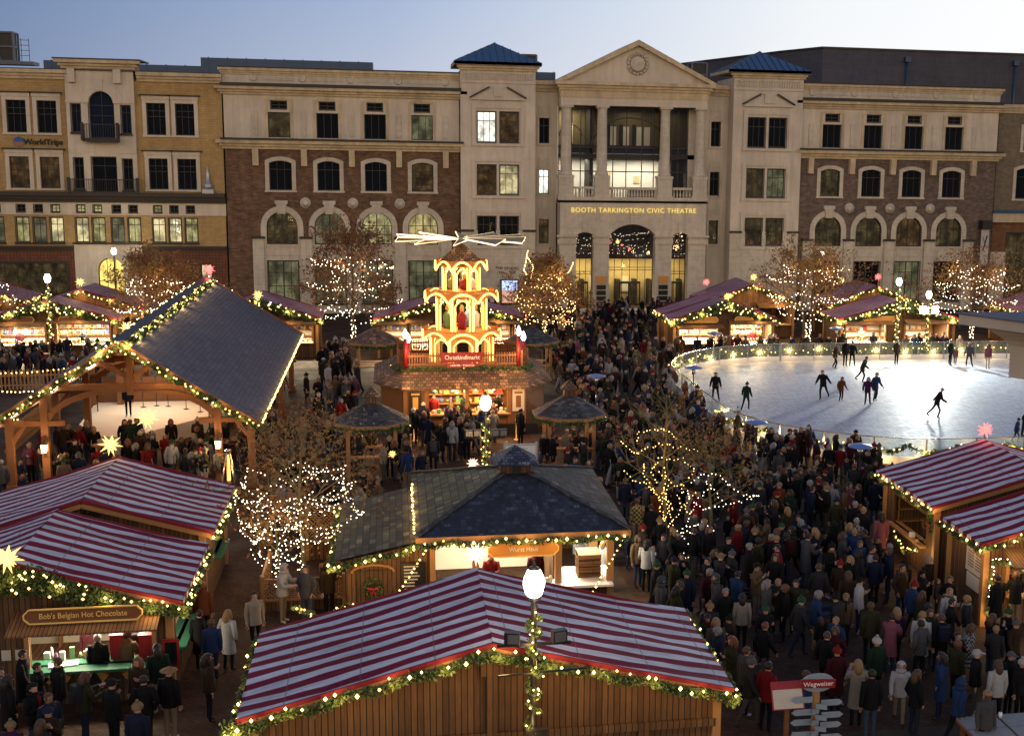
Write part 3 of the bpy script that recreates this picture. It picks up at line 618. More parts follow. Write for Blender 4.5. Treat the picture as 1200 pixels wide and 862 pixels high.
# ------------------------------------------------------------------ the theatre: towers, link bays, portico
T = thing('theatre_building', 'stone theatre with pediment, four tall columns and two towers under blue roofs', 'building', (21.1, FY, 0))
TY, LY, PY = 110.5, 112.2, 110.2
for side, cx in ((0, 9.13), (1, 33.12)):
    x0, x1 = cx - 3.2, cx + 3.2
    prs = [(cx - 1.78, cx - .19), (cx + .15, cx + 1.76)]; hs = [(a, b, z0, z1, 0) for (z0, z1) in ((14.75, 17.33), (10.31, 12.84), (6.0, 8.44)) for a, b in prs]
    mb = MB(); wall_holes(mb, x0, x1, 7.25, 20.0, TY, [h for h in hs if h[2] > 9] + [(a, b, 7.25, 8.44, 0) for a, b in prs], .35, 0); wall_holes(mb, x0, x1, 0, 7.25, TY - .06, [(a, b, 6.0, 7.25, 0) for a, b in prs], .41, 1)
    for x in (x0, x1 - .02): mb.box(x, x + .02, TY + .001, TY + 8, 0, 20.0, 0)
    mb.box(x0 + .1, x1 - .1, TY + 1.5, TY + 8, 0, 19.9, 0); ring(mb, cx - 1.3, cx + 1.3, 0, 3.7, .7, .2, TY - .13, TY - .05, 1)
    mb.build('wall', [M['stucco'], M['stone']], T)
    gl_ = [GL[3], GL[4], GL[4], GL[2], gd, gd] if side == 0 else [gd, gd, GL[0], GL[5], GL[0], GL[0]]
    for h, g in zip(hs, gl_): window(T, *h, TY if h[2] > 9 else TY - .02, g, 3, (.3,), None, 0, False, .33)
    def f(mb):
        for z0, z1 in ((14.75, 17.33), (10.31, 12.84), (6.0, 8.44)): ring(mb, cx - 1.95, cx + 1.95, z0 - .15, z1 + .28, 0, .3, TY - .1, TY + .001, 0); mb.box(cx - 2.3, cx + 2.3, TY - .16, TY + .001, z0 - .32, z0 - .152, 0)
        mb.prism_y([(cx - 2.3, 18.45), (cx + 2.3, 18.45), (cx + .65, 19.3), (cx - .65, 19.3)], TY - .12, TY, 0)
        for s in (-1, 1): mb.bar((cx + s * 2.4, TY - .2, 18.5), (cx + s * .75, TY - .2, 19.4), .3, .1, 2)
        mb.box(cx - .4, cx + .4, TY - .22, TY, 18.6, 19.42, 0); mb.box(cx - 2.3, cx + 2.3, TY - .2, TY, 18.3, 18.448, 0)
        mb.box(x0 - .03, x1 + .03, TY - .08, TY, 19.7, 19.82, 0)
        for i in range(26): x = x0 + .3 + i * (6.4 - .6) / 25.; mb.box(x - .07, x + .07, TY - .07, TY, 19.98, 20.55, 1)
        for a, b in ((x0 - .1, cx - 2.1), (cx + 2.1, x1 + .1)): mb.box(a, b, TY - .2, TY + .01, 7.12, 7.3, 2)
        mb.box(x0, x1, TY - .001, TY + 6, 20.0, 20.75, 0)
    part(T, 'stone_ornament', [M['stucco'], M['stone'], M['darkmetal']], f)
    part(T, 'tower_cornice', M['cream'], lambda mb: (cornice(mb, x0, x1, TY, 20.75, 21.45, .5), mb.box(x0 - .5, x1 + .5, TY - .5, TY + 6.9, 21.2, 21.449)))
    zr = 21.46
    def f(mb):
        a, b, c, d, e = (x0 - .5, TY - .5, zr), (x1 + .5, TY - .5, zr), (x1 + .5, TY + 6.9, zr), (x0 - .5, TY + 6.9, zr), (cx, TY + 3.2, 23.3)
        for t in ((a, b, e), (b, c, e), (c, d, e), (d, a, e)): mb.poly(t, 0)
        for i in range(1, 12):
            t = i / 12.; P = Vector(a).lerp(Vector(b), t); s = min(t, 1 - t) * 2; Q = Vector((P.x, TY - .5 + 3.7 * s, zr + 1.84 * s)); mb.bar(P + Vector((0, 0, .03)), Q + Vector((0, 0, .03)), .05, .08, 0)
            P2 = Vector(d).lerp(Vector(a), t); Q2 = Vector((x0 - .5 + 3.7 * s, P2.y, zr + 1.84 * s)); mb.bar(P2 + Vector((0, 0, .03)), Q2 + Vector((0, 0, .03)), .05, .08, 0)
    part(T, 'tower_roof', M['bluemetal'], f)
part(T, 'poster_case', [M['black'], emitter('lit_poster_top', (.45, .6, 1), 1.6, False), emitter('lit_poster_mid', (.9, .45, .3), .9, False)], lambda mb: (mb.box(9.3, 10.9, TY - .35, TY - .07, .8, 3.0, 0), mb.box(9.42, 10.78, TY - .36, TY - .352, 2.05, 2.9, 1), mb.box(9.42, 10.78, TY - .36, TY - .352, .95, 2.04, 2)))
text('sign_lettering', 'THE STUDIO\nTHEATER', .36, (9.9, TY - .09, 3.75), M['black'], T, ext=.02)
text('sign_lettering', 'THE TARKINGTON', .34, (33.3, TY - .09, 3.2), M['black'], T, ext=.02)
for x0, x1, xw in ((12.3, 14.6, 12.85), (27.6, 29.95, 28.35)):
    hs = [(xw, xw + .9, a, b, 0) for a, b in ((14.75, 16.95), (10.35, 12.5), (6.0, 8.15))]
    mb = MB(); wall_holes(mb, x0, x1, 0, 19.2, LY, hs, .35, 0); mb.box(x0, x1, LY + 1.5, LY + 8, 0, 19.1, 0); mb.build('wall', M['stucco'], T)
    for i, h in enumerate(hs): window(T, *h, LY, GL[3] if (x0 < 20 and i == 1) else (GL[0] if i == 2 else gd), 2, (.3,), M['stone'], .18, True, .33)
    part(T, 'link_cornice', M['cream'], lambda mb: (cornice(mb, x0, x1, LY, 19.2, 20.1, .5, ends=False), mb.box(x0, x1, LY - .1, LY + 6, 20.102, 20.15)))
    part(T, 'carved_panel', M['stone'], lambda mb: [mb.box(xw - .05, xw + .95, LY - .07, LY + .001, z, z + .75) for z in (17.2, 12.75, 8.4)])
# portico: lower arcade
ar = [(15.91, 17.49, .02, 7.12, .23), (18.88, 23.04, .02, 7.85, .95), (24.54, 26.05, .02, 7.12, .23)]
def f(mb):
    wall_holes(mb, 14.4, 27.7, 0, 9.98, PY, ar, 1.1, 0); mb.box(14.4, 14.45, PY, LY + .3, 0, 9.98, 0); mb.box(27.65, 27.7, PY, LY + .3, 0, 9.98, 0)
    for (a, b) in ((14.32, 15.95), (17.45, 18.92), (23.0, 24.58), (26.01, 27.78)):
        mb.box(a, b, PY - .12, PY, 0, 2.6, 0); mb.box(a - .04, b + .04, PY - .14, PY, 6.1, 6.5, 0); mb.box(a - .12, b + .12, PY - .24, PY, 6.72, 6.9, 0)
    for a in ar: ring(mb, a[0], a[1], a[3] - a[4], a[3], a[4], .3 if a[4] < .5 else .45, PY - .08, PY + .001, 0); c = (a[0] + a[1]) / 2; mb.box(c - .22, c + .22, PY - .16, PY, a[3] + .02, a[3] + .95, 0)
    mb.box(14.4, 27.7, PY, PY + 1.6, 9.7, 9.979, 0)
part(T, 'arcade_wall', M['stone'], f)
part(T, 'lettering_panel', M['stone'], lambda mb: mb.box(14.3, 27.8, PY - .1, PY - .002, 9.9, 9.979))
text('sign_lettering', 'BOOTH TARKINGTON CIVIC THEATRE', .58, (21.05, PY - .12, 9.05), M['gold'], T, ext=.03, space=1.12)
for a in ar:       # glass screens with doors behind each arch
    c = (a[0] + a[1]) / 2; big = a[4] > .5; W_ = window(T, a[0] - .02, a[1] + .02, .03, a[3] + .02, a[4], PY + 1.1, M['glassclear'] if 'glassclear' in M else M.setdefault('glassclear', (lambda k: (k.t.links.new(k.n('ShaderNodeMixShader').outputs[0], k.t.nodes['Material Output'].inputs[0]), k.mat)[1])(NM('clear_glass'))), 6 if big else 3, (.26, .5, .53), None, 0, False, .05)
    d = MB(); w = .95
    for s in ((-1, 1) if big else (0,)):
        x = c + s * w * .53
        d.box(x - w / 2, x - w / 2 + .1, PY + 1.0, PY + 1.1, .05, 2.6); d.box(x + w / 2 - .1, x + w / 2, PY + 1.0, PY + 1.1, .05, 2.6); d.box(x - w / 2, x + w / 2, PY + 1.0, PY + 1.1, 2.5, 2.7); d.box(x - w / 2, x + w / 2, PY + 1.0, PY + 1.1, .05, .3)
    d.build('entrance_door', M['frame'], T)
k = M['glassclear']; t_ = k.node_tree; ms = [x for x in t_.nodes if x.type == 'MIX_SHADER'][0]; tr = t_.nodes.new('ShaderNodeBsdfTransparent'); gl2 = t_.nodes.new('ShaderNodeBsdfGlossy'); gl2.inputs['Roughness'].default_value = .03; ms.inputs[0].default_value = .16
t_.links.new(tr.outputs[0], ms.inputs[1]); t_.links.new(gl2.outputs[0], ms.inputs[2])
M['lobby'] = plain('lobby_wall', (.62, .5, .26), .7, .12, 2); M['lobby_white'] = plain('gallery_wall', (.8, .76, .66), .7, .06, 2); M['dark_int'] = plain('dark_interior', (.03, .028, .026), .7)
def f(mb):
    x0, x1 = 14.5, 27.6
    mb.box(x0, x1, LY + 4.8, LY + 5.0, 0, 4.7, 0); mb.box(x0, x1, PY + 1.3, LY + 5, 4.7, 4.9, 2); mb.box(x0, x1, LY + 3, LY + 3.1, 4.9, 9.7, 2); mb.box(x0 - .1, x0, PY + 1.2, LY + 5, 0, 9.6, 0); mb.box(x1, x1 + .1, PY + 1.2, LY + 5, 0, 9.6, 0)
    for x in (15.6, 17.2, 19.2, 20.6, 22.2, 23.6, 25.2, 26.5): mb.box(x, x + .35, LY + 3.6, LY + 4.79, .02, 2.4, 2)
    for x in (18.2, 21.2, 24.6): mb.box(x, x + .7, LY + 4.6, LY + 4.79, 1.2, 2.6, 1)
    # upper rooms behind the columns
    mb.box(x0, x1, LY + 4.4, LY + 4.6, 9.99, 13.6, 1); mb.box(x0, x1, LY + 3.4, LY + 3.5, 14.5, 18.0, 3); mb.box(x0, x1, LY - .3, LY + 4.6, 13.55, 13.95, 2); mb.box(x0, x1, LY - .3, LY + 4.6, 17.95, 18.2, 2); mb.box(x0 - .1, x0, LY - .3, LY + 4.6, 9.99, 18, 1); mb.box(x1, x1 + .1, LY - .3, LY + 4.6, 9.99, 18, 1)
    mb.box(x0, x1, PY + 1.6, LY + 4.6, 9.8, 9.979, 2); mb.box(x0, x1, LY + .3, LY + .4, 13.96, 14.7, 2)
    for x in (19.4, 20.6, 21.8): mb.box(x, x + .3, LY + 3.3, LY + 3.41, 14, 16.6, 2)
    for x in (19.75, 20.95, 22.2, 22.9): mb.box(x, x + .55, LY + 3.36, LY + 3.399, 14.6, 16.4, 1)  # pale panels, here and next line, carry the glow of lit doors and niche
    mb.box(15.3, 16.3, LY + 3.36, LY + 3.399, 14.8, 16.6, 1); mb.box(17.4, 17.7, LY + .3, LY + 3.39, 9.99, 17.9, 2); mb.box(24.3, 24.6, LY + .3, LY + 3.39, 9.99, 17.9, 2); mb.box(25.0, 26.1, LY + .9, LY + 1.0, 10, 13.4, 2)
    mb.box(15.1, 16.0, LY + 4.3, LY + 4.39, 10.0, 12.2, 2); mb.box(18.9, 20.0, LY + 4.3, LY + 4.39, 10, 12.3, 0); mb.box(21.5, 24, LY + 3.4, LY + 3.9, 9.99, 10.7, 2); mb.box(22.2, 22.7, LY + 4.3, LY + 4.39, 11.3, 12, 0)
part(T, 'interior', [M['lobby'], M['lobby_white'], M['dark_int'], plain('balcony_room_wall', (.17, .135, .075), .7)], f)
for x in (17.0, 21.1, 25.2): area_lamp((x, LY + 2.6, 4.6), 2.6, 1.6, 210, (1, .78, .36), parent=T)
for x, p in ((16.2, 150), (20.0, 170), (23.2, 240)): area_lamp((x, LY + 2.4, 13.4), 2.6, 1.6, p, (1, .93, .76), parent=T)
for x, p in ((15.6, 120), (21.5, 22), (24.8, 18)): area_lamp((x, LY + 2.2, 17.8), 2.0, 1.2, p, (1, .85, .55), parent=T)
def f(mb):       # loggia glazing bars with the big lunette
    y = LY - .25
    for x in (15.7, 16.5, 17.6, 19.4, 20.6, 22.0, 23.1, 24.7, 25.3, 26.2): mb.box(x - .04, x + .04, y, y + .08, 10, 18, 0)
    for z in (12.4, 13.6, 14.5): mb.box(14.5, 26.2, y - .004, y + .084, z - .05, z + .05, 0)
    for i in range(16):
        a, b = pi * i / 16, pi * (i + 1) / 16; mb.bar((20.9 + 3.4 * cos(a), y, 14.5 + 2.6 * sin(a)), (20.9 + 3.4 * cos(b), y, 14.5 + 2.6 * sin(b)), .12, .12, 0)
        mb.bar((15.6 + 1.0 * cos(a), y, 15.4 + 1.0 * sin(a)), (15.6 + 1.0 * cos(b), y, 15.4 + 1.0 * sin(b)), .08, .08, 0)
    mb.box(26.2, 27.6, LY - .3, LY + .2, 10, 18, 1)
part(T, 'loggia_glazing', [M['frame'], M['stucco']], f)
part(T, 'loggia_pane', M['glassclear'], lambda mb: mb.quad((14.5, LY - .2, 10), (26.2, LY - .2, 10), (26.2, LY - .2, 18), (14.5, LY - .2, 18)))
for x in (15.03, 18.2, 23.82, 26.98):
    c = MB(); c.box(x - .72, x + .72, PY - .1, PY + 1.2, 9.98, 10.35); c.box(x - .64, x + .64, PY - .02, PY + 1.12, 10.35, 11.85); c.box(x - .7, x + .7, PY - .08, PY + 1.18, 11.85, 12.07)
    c.lathe((x, PY + .52, 12.07), [(.58, 0), (.58, .15), (.52, .2), (.54, .32), (.46, .42), (.46, 2.2), (.41, 5.5), (.41, 5.6), (.5, 5.75), (.5, 5.8)], 20); c.box(x - .56, x + .56, PY - .04, PY + 1.08, 17.87, 18.05); c.build('column', M['stone'], T)
def f(mb):
    for a, b in ((15.75, 17.48), (18.92, 23.1), (24.54, 26.26)):
        mb.box(a, b, PY + .05, PY + .45, 10.0, 10.2); mb.box(a, b, PY + .02, PY + .48, 10.9, 11.08); k = int((b - a) / .26)
        for i in range(k): x = a + (b - a) * (i + .5) / k; mb.lathe((x, PY + .25, 10.2), [(.05, 0), (.09, .15), (.09, .25), (.05, .5), (.07, .7)], 6)
part(T, 'balustrade', M['stone'], f)
part(T, 'entablature', [M['cream'], M['stucco']], lambda mb: (mb.box(14.5, 27.5, PY, LY + 3, 18.05, 18.7, 1), mb.box(14.45, 27.55, PY - .05, LY + 3, 18.7, 19.3, 0), cornice(mb, 14.5, 27.5, PY, 19.3, 20.05, .55, 0)))
def f(mb):
    ax, az, z0 = 21.15, 23.55, 20.06
    mb.prism_y([(14.6, z0), (27.7, z0), (ax, az - .35)], PY + .05, LY + 6, 0)
    for s, xe in ((-1, 14.1), (1, 28.2)): mb.bar((xe, PY + 2.7, z0 + .12), (ax, PY + 2.7, az - .05), 6.6, .42, 1) if False else None
    for xe in (14.0, 28.3):
        P = [(xe, z0), (ax, az + .1), (ax, az - .35), (xe + (.75 if xe < 20 else -.75), z0)]
        mb.prism_y(P if xe > 20 else P[::-1], PY - .5, LY + 6.2, 1)
part(T, 'pediment', [M['stucco'], M['cream']], f)
def f(mb):
    mb.tube([(21.15, PY + .06, 21.65), (21.15, PY - .06, 21.65)], .98, 24); mb.tube([(21.15, PY - .059, 21.65), (21.15, PY - .14, 21.65)], [.72, .55], 20)
    for i in range(16): a = 2 * pi * i / 16; mb.ball((21.15 + .85 * cos(a), PY - .08, 21.65 + .85 * sin(a)), .13, 6, 4)
part(T, 'medallion', M['stone'], f)
part(T, 'entrance_steps', M['stone'], lambda mb: (mb.box(14.2, 27.9, PY - 1.3, PY - .45, 0, .14), mb.box(14.2, 27.9, PY - .45, PY + 1.1, 0, .28)))
def f(mb):
    for x in (18.18, 23.79): mb.box(x - .42, x + .42, PY - .19, PY - .125, 2.3 + .35, 3.3, 0); [mb.box(x - .42, x + .42, PY - .19, PY - .125, .6 + .5 * i, 1.0 + .5 * i, 1) for i in range(4)]
part(T, 'pier_plaque', [M['amber_sign'], M['black']], f)

# ------------------------------------------------------------------ behind and beside
B = thing('office_building', 'plain tan brick building with a blue striped ledge at the far right edge', 'building', (60, FY, 0))
mb = MB(); wall_holes(mb, 55.6, 72, 8.6, 18.3, FY + .5, [(57.9, 60.2, 10.4, 13.3, .25), (58.4, 60.1, 14.9, 17.0, 0), (62, 64, 10.4, 13.3, .25), (62, 64, 14.9, 17, 0)], .3, 0); wall_holes(mb, 55.6, 72, 0, 8.6, FY + .5, [(57.3, 62.5, .2, 7.2, 0)], .3, 1)
mb.box(55.6, 72, FY + 3, FY + 14, 0, 18, 0); mb.box(55.6, 57.2, FY + .2, FY + .499, 0, 5.4, 2); mb.build('wall', [brickmat('tan_brick', .42, .13, .012, (.2, .15, .095), (.25, .19, .12), (.2, .16, .12), .9), brickmat('rust_brick', .42, .13, .012, (.2, .09, .035), (.26, .12, .05), (.14, .09, .06), .9), M['stone']], B)
for h in [(57.9, 60.2, 10.4, 13.3, .25), (58.4, 60.1, 14.9, 17.0, 0), (62, 64, 10.4, 13.3, .25), (62, 64, 14.9, 17, 0)]: window(B, *h, FY + .5, gd, 2, (.3,), M['stone'], .3)
window(B, 57.3, 62.5, .2, 7.2, 0, FY + .5, GL[0], 4, (.3, .55), None, 0, False)
part(B, 'ledge', [M['cream'], M['bluemetal']], lambda mb: (mb.box(55.6, 72, FY + .1, FY + .499, 8.2, 9.05, 0), mb.box(55.6, 72, FY, FY + .6, 9.052, 9.35, 1)))
part(B, 'parapet_cornice', M['cream'], lambda mb: cornice(mb, 55.6, 72, FY + .5, 18.3, 19.1, .3, 0))
G = thing('banner_sign', 'narrow vertical banner between two dark brackets on the grey brown brick corner', 'sign', (54.6, FY, 6))
part(G, 'banner', M['paper'], lambda mb: mb.box(54.2, 55.0, FY - .62, FY - .58, 4.2, 7.6)); part(G, 'dancer_emblem', M['black'], lambda mb: (mb.bar((54.45, FY - .63, 5.6), (54.8, FY - .63, 7.0), .12, .02), mb.bar((54.6, FY - .63, 6.3), (54.35, FY - .63, 6.9), .1, .02), mb.bar((54.6, FY - .63, 6.2), (54.95, FY - .63, 5.9), .1, .02)))
for z in (7.6, 3.4): part(G, 'bracket', M['black'], lambda mb: (mb.box(54.1, 55.1, FY - 1.0, FY - .2, z + .02, z + .8), mb.box(54.5, 54.7, FY - .2, FY, z + .2, z + .5)))
H = thing('auditorium_hall', 'windowless dark panelled hall rising behind the right brick wing', 'building', (58, 134, 0))
part(H, 'wall', M['hall'], lambda mb: mb.prism_z([(44.0, 128), (90, 128), (90, 160), (35, 160), (41.6, 134.5)], 0, 25.0)); part(H, 'roof_edge', M['darkmetal'], lambda mb: mb.prism_z([(43.9, 127.9), (90.1, 127.9), (90.1, 160.1), (34.9, 160.1), (41.5, 134.5)], 25.002, 25.2))
for x in (53.2, 65.4): part(H, 'downpipe', M['bluemetal'], lambda mb: (mb.tube([(x, 127.8, 15), (x, 127.8, 24.2)], .12, 8), mb.box(x - .3, x + .3, 127.5, 127.99, 23.9, 24.4)))
for x0, x1, y, z1, lb in ((-16.1, -1.4, 118, 21.62, 'long ribbed blue metal screen on the roof of the left brick wing'), (-21.3, -14.6, 118.4, 20.9, 'low blue metal roof screen beside the arched balcony bay'), (-28.7, -26.3, 117.0, 20.95, 'short blue metal roof screen left of the arched balcony bay'), (12.6, 15.0, 118, 21.2, 'small blue roof screen between left tower and pediment'), (27.2, 29.6, 118, 21.0, 'small blue roof screen between pediment and right tower')):
    o = MB(); o.box(x0, x1, y, y + 4, 19, z1); [o.box(x0 + .6 + 1.6 * i, x0 + .68 + 1.6 * i, y - .06, y + .1, 19, z1 + .06) for i in range(int((x1 - x0 - .6) / 1.6) + 1)]
    tag(o.build('roof_screen', M['bluemetal']), lb, 'roof screen')
def chiller(x, y, z0, z1, w, lb, rail=False):
    U = thing('rooftop_unit', lb, 'ventilation unit', (x, y, z0))
    def f(mb):
        for sx in (-1, 1):
            for sy in (0, 1): mb.box(x + sx * w / 2 - .08, x + sx * w / 2 + .08, y + sy * 1.6 - .08, y + sy * 1.6 + .08, z0, z1)
        n = max(1, int((z1 - z0) / .95))
        for i in range(n + 1): z = z0 + (z1 - z0) * i / n; mb.box(x - w / 2, x + w / 2, y - .06, y + 1.66, z - .07, z + .07)
    part(U, 'housing_frame', M['unit_metal'] if 'unit_metal' in M else M.setdefault('unit_metal', plain('dull_unit_metal', (.10, .11, .13), .5)), f); part(U, 'fan_louvre', M['darkmetal'], lambda mb: mb.box(x - w / 2 + .1, x + w / 2 - .1, y + .1, y + 1.5, z0 + .05, z1 - .05))
    if rail: part(U, 'guard_rail', M['unit_metal'], lambda mb: ([mb.bar((x + w / 2, y, z0 + .5 + .45 * i), (x + w / 2 + 1.3, y, z0 + .5 + .45 * i), .05) for i in range(4)], [mb.bar((x + w / 2 + .65 * i, y, z0), (x + w / 2 + .65 * i, y, z0 + 2), .05) for i in (1, 2)], mb.box(x - w / 2 - 2, x + w / 2 + 1.6, y - .1, y + 2, z0 - .3, z0)))
chiller(-33.5, 124, 21.2, 23.7, 1.3, 'tall three tier ventilation unit with guard rail on the far left roof', True)
chiller(13.0, 122, 20.6, 23.0, 1.4, 'dark ventilation unit between left tower and pediment'); chiller(30.0, 124, 20.6, 22.9, 1.5, 'pale ventilation unit between pediment and right tower')
# ledge of the neighbouring building that juts in at the right
Lg = thing('building_ledge', 'dark flat roofed ledge with tan curved underside jutting in at the right edge', 'building', (8.5, 15.3, 11))
part(Lg, 'ledge_roof', M['ledge'] if 'ledge' in M else M.setdefault('ledge', plain('grey_membrane', (.10, .105, .125), .8)), lambda mb: mb.prism_z([(7.31, 15.55), (8.55, 13.2), (16, 12.0), (16, 15.9)], 11.985, 12.0)); part(Lg, 'fascia', M['stucco'], lambda mb: mb.prism_z([(7.36, 15.5), (8.58, 13.25), (15.9, 12.1), (15.9, 15.85)], 11.85, 11.983))
def f(mb):
    base = [(7.62, 15.2), (8.75, 13.4), (15.8, 12.3), (15.8, 15.7)]
    prev = None
    for (z, o) in ((11.848, .0), (11.78, .08), (11.7, .22), (11.62, .3), (11.2, .31)):
        ringp = [(x + o * .95, y + (-o * .35 if i in (0, 3) else o * .45), z) for i, (x, y) in enumerate(base)]
        if prev: mb.add(prev + ringp, [(i, (i + 1) % 4, 4 + (i + 1) % 4, 4 + i) for i in range(4)], 0)
        prev = ringp
    mb.poly(prev, 0)
part(Lg, 'coved_wall', M['stucco'], f)

# ------------------------------------------------------------------ garlands and light strings
BULB = {}
def bulb_mesh(r, m):
    if (r, m.name) not in BULB:
        mb = MB(); mb.octa((0, 0, 0), r, 0, r * 1.25); me = bpy.data.meshes.new('bulb'); me.from_pydata(mb.v, [], mb.f); me.materials.append(m); BULB[(r, m.name)] = me
    return BULB[(r, m.name)]
def resample(pts, step):
    P = [Vector(p) for p in pts]; out = [P[0].copy()]; acc = 0.0
    for a, b in zip(P, P[1:]):
        L = (b - a).length; t = step - acc
        while t <= L: out.append(a.lerp(b, t / L)); t += step
        acc = (acc + L) % step
    return out
def bulbs_on(par, pts, r, m, each, name='bulb'):
    if each and len(pts) <= 100:
        me = bulb_mesh(r, m); o = wloc(par)
        for p in pts: b = bpy.data.objects.new(name, me); COL.objects.link(b); b.parent = par; b.location = Vector(p) - o; b.scale = (R(.7, 1.25),) * 3
    else:
        mb = MB()
        for p in pts: mb.octa(p, r * R(.85, 1.15))
        b = mb.build(name, m, par); b['kind'] = 'stuff'
def garland(label, pts, r=.11, dens=170, size=.07, step=.3, bulb=.042, each=True, prof=None, mat=None, hang=.05, group=None, leafm=None, cluster=1, power=1):
    G = thing('garland', label, 'garland', tuple(pts[0]), 0, group); P = resample(pts, .1); n = len(P); mb = MB(); per = R(1.2, 1.7); ph = R(0, 1); P = [p - Vector((0, 0, .09 * abs(sin(pi * (i * .1 / per + ph))) + R(0, .02))) for i, p in enumerate(P)] if step < 1 else P
    mb.tube(P[::3] + [P[-1]], .018, 4, 0)
    for i, p in enumerate(P):
        rr = prof(i / max(1, n - 1)) if prof else r; k = max(1, int(dens * .1 * (rr / r) ** 1.6 * (.45 + 1.1 * noise.noise((i * .09, p.x * .3, 3.3)) + .55)))
        for _ in range(k):
            d = Vector((R(-1, 1), R(-1, 1), R(-1, .8))).normalized() * rr * R(.1, 1) ** .6; mb.leaf(p + d - Vector((0, 0, hang * R(0, 1))), size * R(.6, 1.3), 1 if R(0, 1) < .35 else 0)
    mb.build('fir_branch', [M['needle'], M['needle2']], G)
    B = []
    for i, p in enumerate(resample(pts, step)):
        f = i / max(1, (len(resample(pts, step)) - 1)) if prof else 0; rr = prof(f) if prof else r
        for _ in range(max(1, int(cluster * (rr / r)))): B.append(p + Vector((R(-1, 1), R(-1.1, -.4) if rr < .2 else R(-1.2, -.5), R(-1.2, .6))) * rr * .95)
    bulbs_on(G, B, bulb, mat or M['bulb'], each)
    if step < 1:
        sp_ = 1.1 if size < .1 else 2.2; w = (17 if sp_ < 2 else 95) * (power if power else 1)
        for p in resample(pts, sp_)[::1]: point_lamp(p + Vector((0, -.22, -.12)), w, (1, .6, .22), .15, G)
    return G
def light_string(label, paths, step=.16, r=.03, mat=None, jit=.02, name='string_lights', group=None, loc=None):
    G = thing(name, label, 'string lights', tuple(loc or paths[0][0]), 0, group); mb = MB(); B = []
    for p in paths:
        q = resample(p, step); B += [v + Vector((R(-1, 1), R(-1, 1), R(-1, 1))) * jit for v in q]
        if len(p) > 1: mb.tube([Vector(v) for v in (q[::4] + [q[-1]] if len(q) > 4 else p)], .008, 3, cap=False)
    if step > .12 and (mat or 0) is M['bulb']:
        for p in paths[:4]: [point_lamp(v, 6, (1, .6, .22), .12, G) for v in resample(p, 1.3)]
    mb.build('cable', M['wire'], G); bulbs_on(G, B, r, mat or M['bulb_cool'], False); return G
def sag(a, b, d, n=10):
    a, b = Vector(a), Vector(b); return [a.lerp(b, i / n) - Vector((0, 0, d * 4 * (i / n) * (1 - i / n))) for i in range(n + 1)]
def star(label, c, r, m, pole=None, light=0, lc=(1, .6, .2)):
    G = thing('star_lantern', label, 'star lantern', tuple(c)); mb = MB(); star_mesh(mb, c, r, 22, 0); mb.build('spiky_shell', m, G)
    if pole: p = MB(); p.tube([c, (c[0], c[1], c[2] - pole)], .015, 5); p.build('pole', M['black'], G)
    if light: point_lamp((c[0], c[1] - r * .5, c[2] + .1), light, lc, r * .4, G)
    return G
def wreath(label, c, r, axis='y'):
    G = thing('wreath', label, 'wreath', tuple(c)); mb = MB()
    for i in range(340):
        a = R(0, 2 * pi); q = R(0, 2 * pi); t = R(0, r * .28); x = (r * .75 + t * cos(q)) * cos(a); z = (r * .75 + t * cos(q)) * sin(a); y = t * sin(q) * .8
        mb.leaf((c[0] + x, c[1] + y, c[2] + z) if axis == 'y' else (c[0] + y, c[1] + x, c[2] + z), r * .14, i % 2)
    mb.build('fir_ring', [M['needle'], M['needle2']], G); b = MB()
    for s in (-1, 1):
        P = [(0, 0), (s * r * .45, r * .2), (s * r * .5, -r * .12), (0, -.02), (s * r * .3, -r * .6), (s * r * .12, -r * .6)]
        b.poly([(c[0] + x, c[1] - r * .35, c[2] + z) if axis == 'y' else (c[0] - r * .35, c[1] + x, c[2] + z) for x, z in P[:4]]); b.poly([(c[0] + x, c[1] - r * .34, c[2] + z) if axis == 'y' else (c[0] - r * .34, c[1] + x, c[2] + z) for x, z in (P[3], P[4], P[5])])
    b.build('bow', M['redcloth'], G); return G

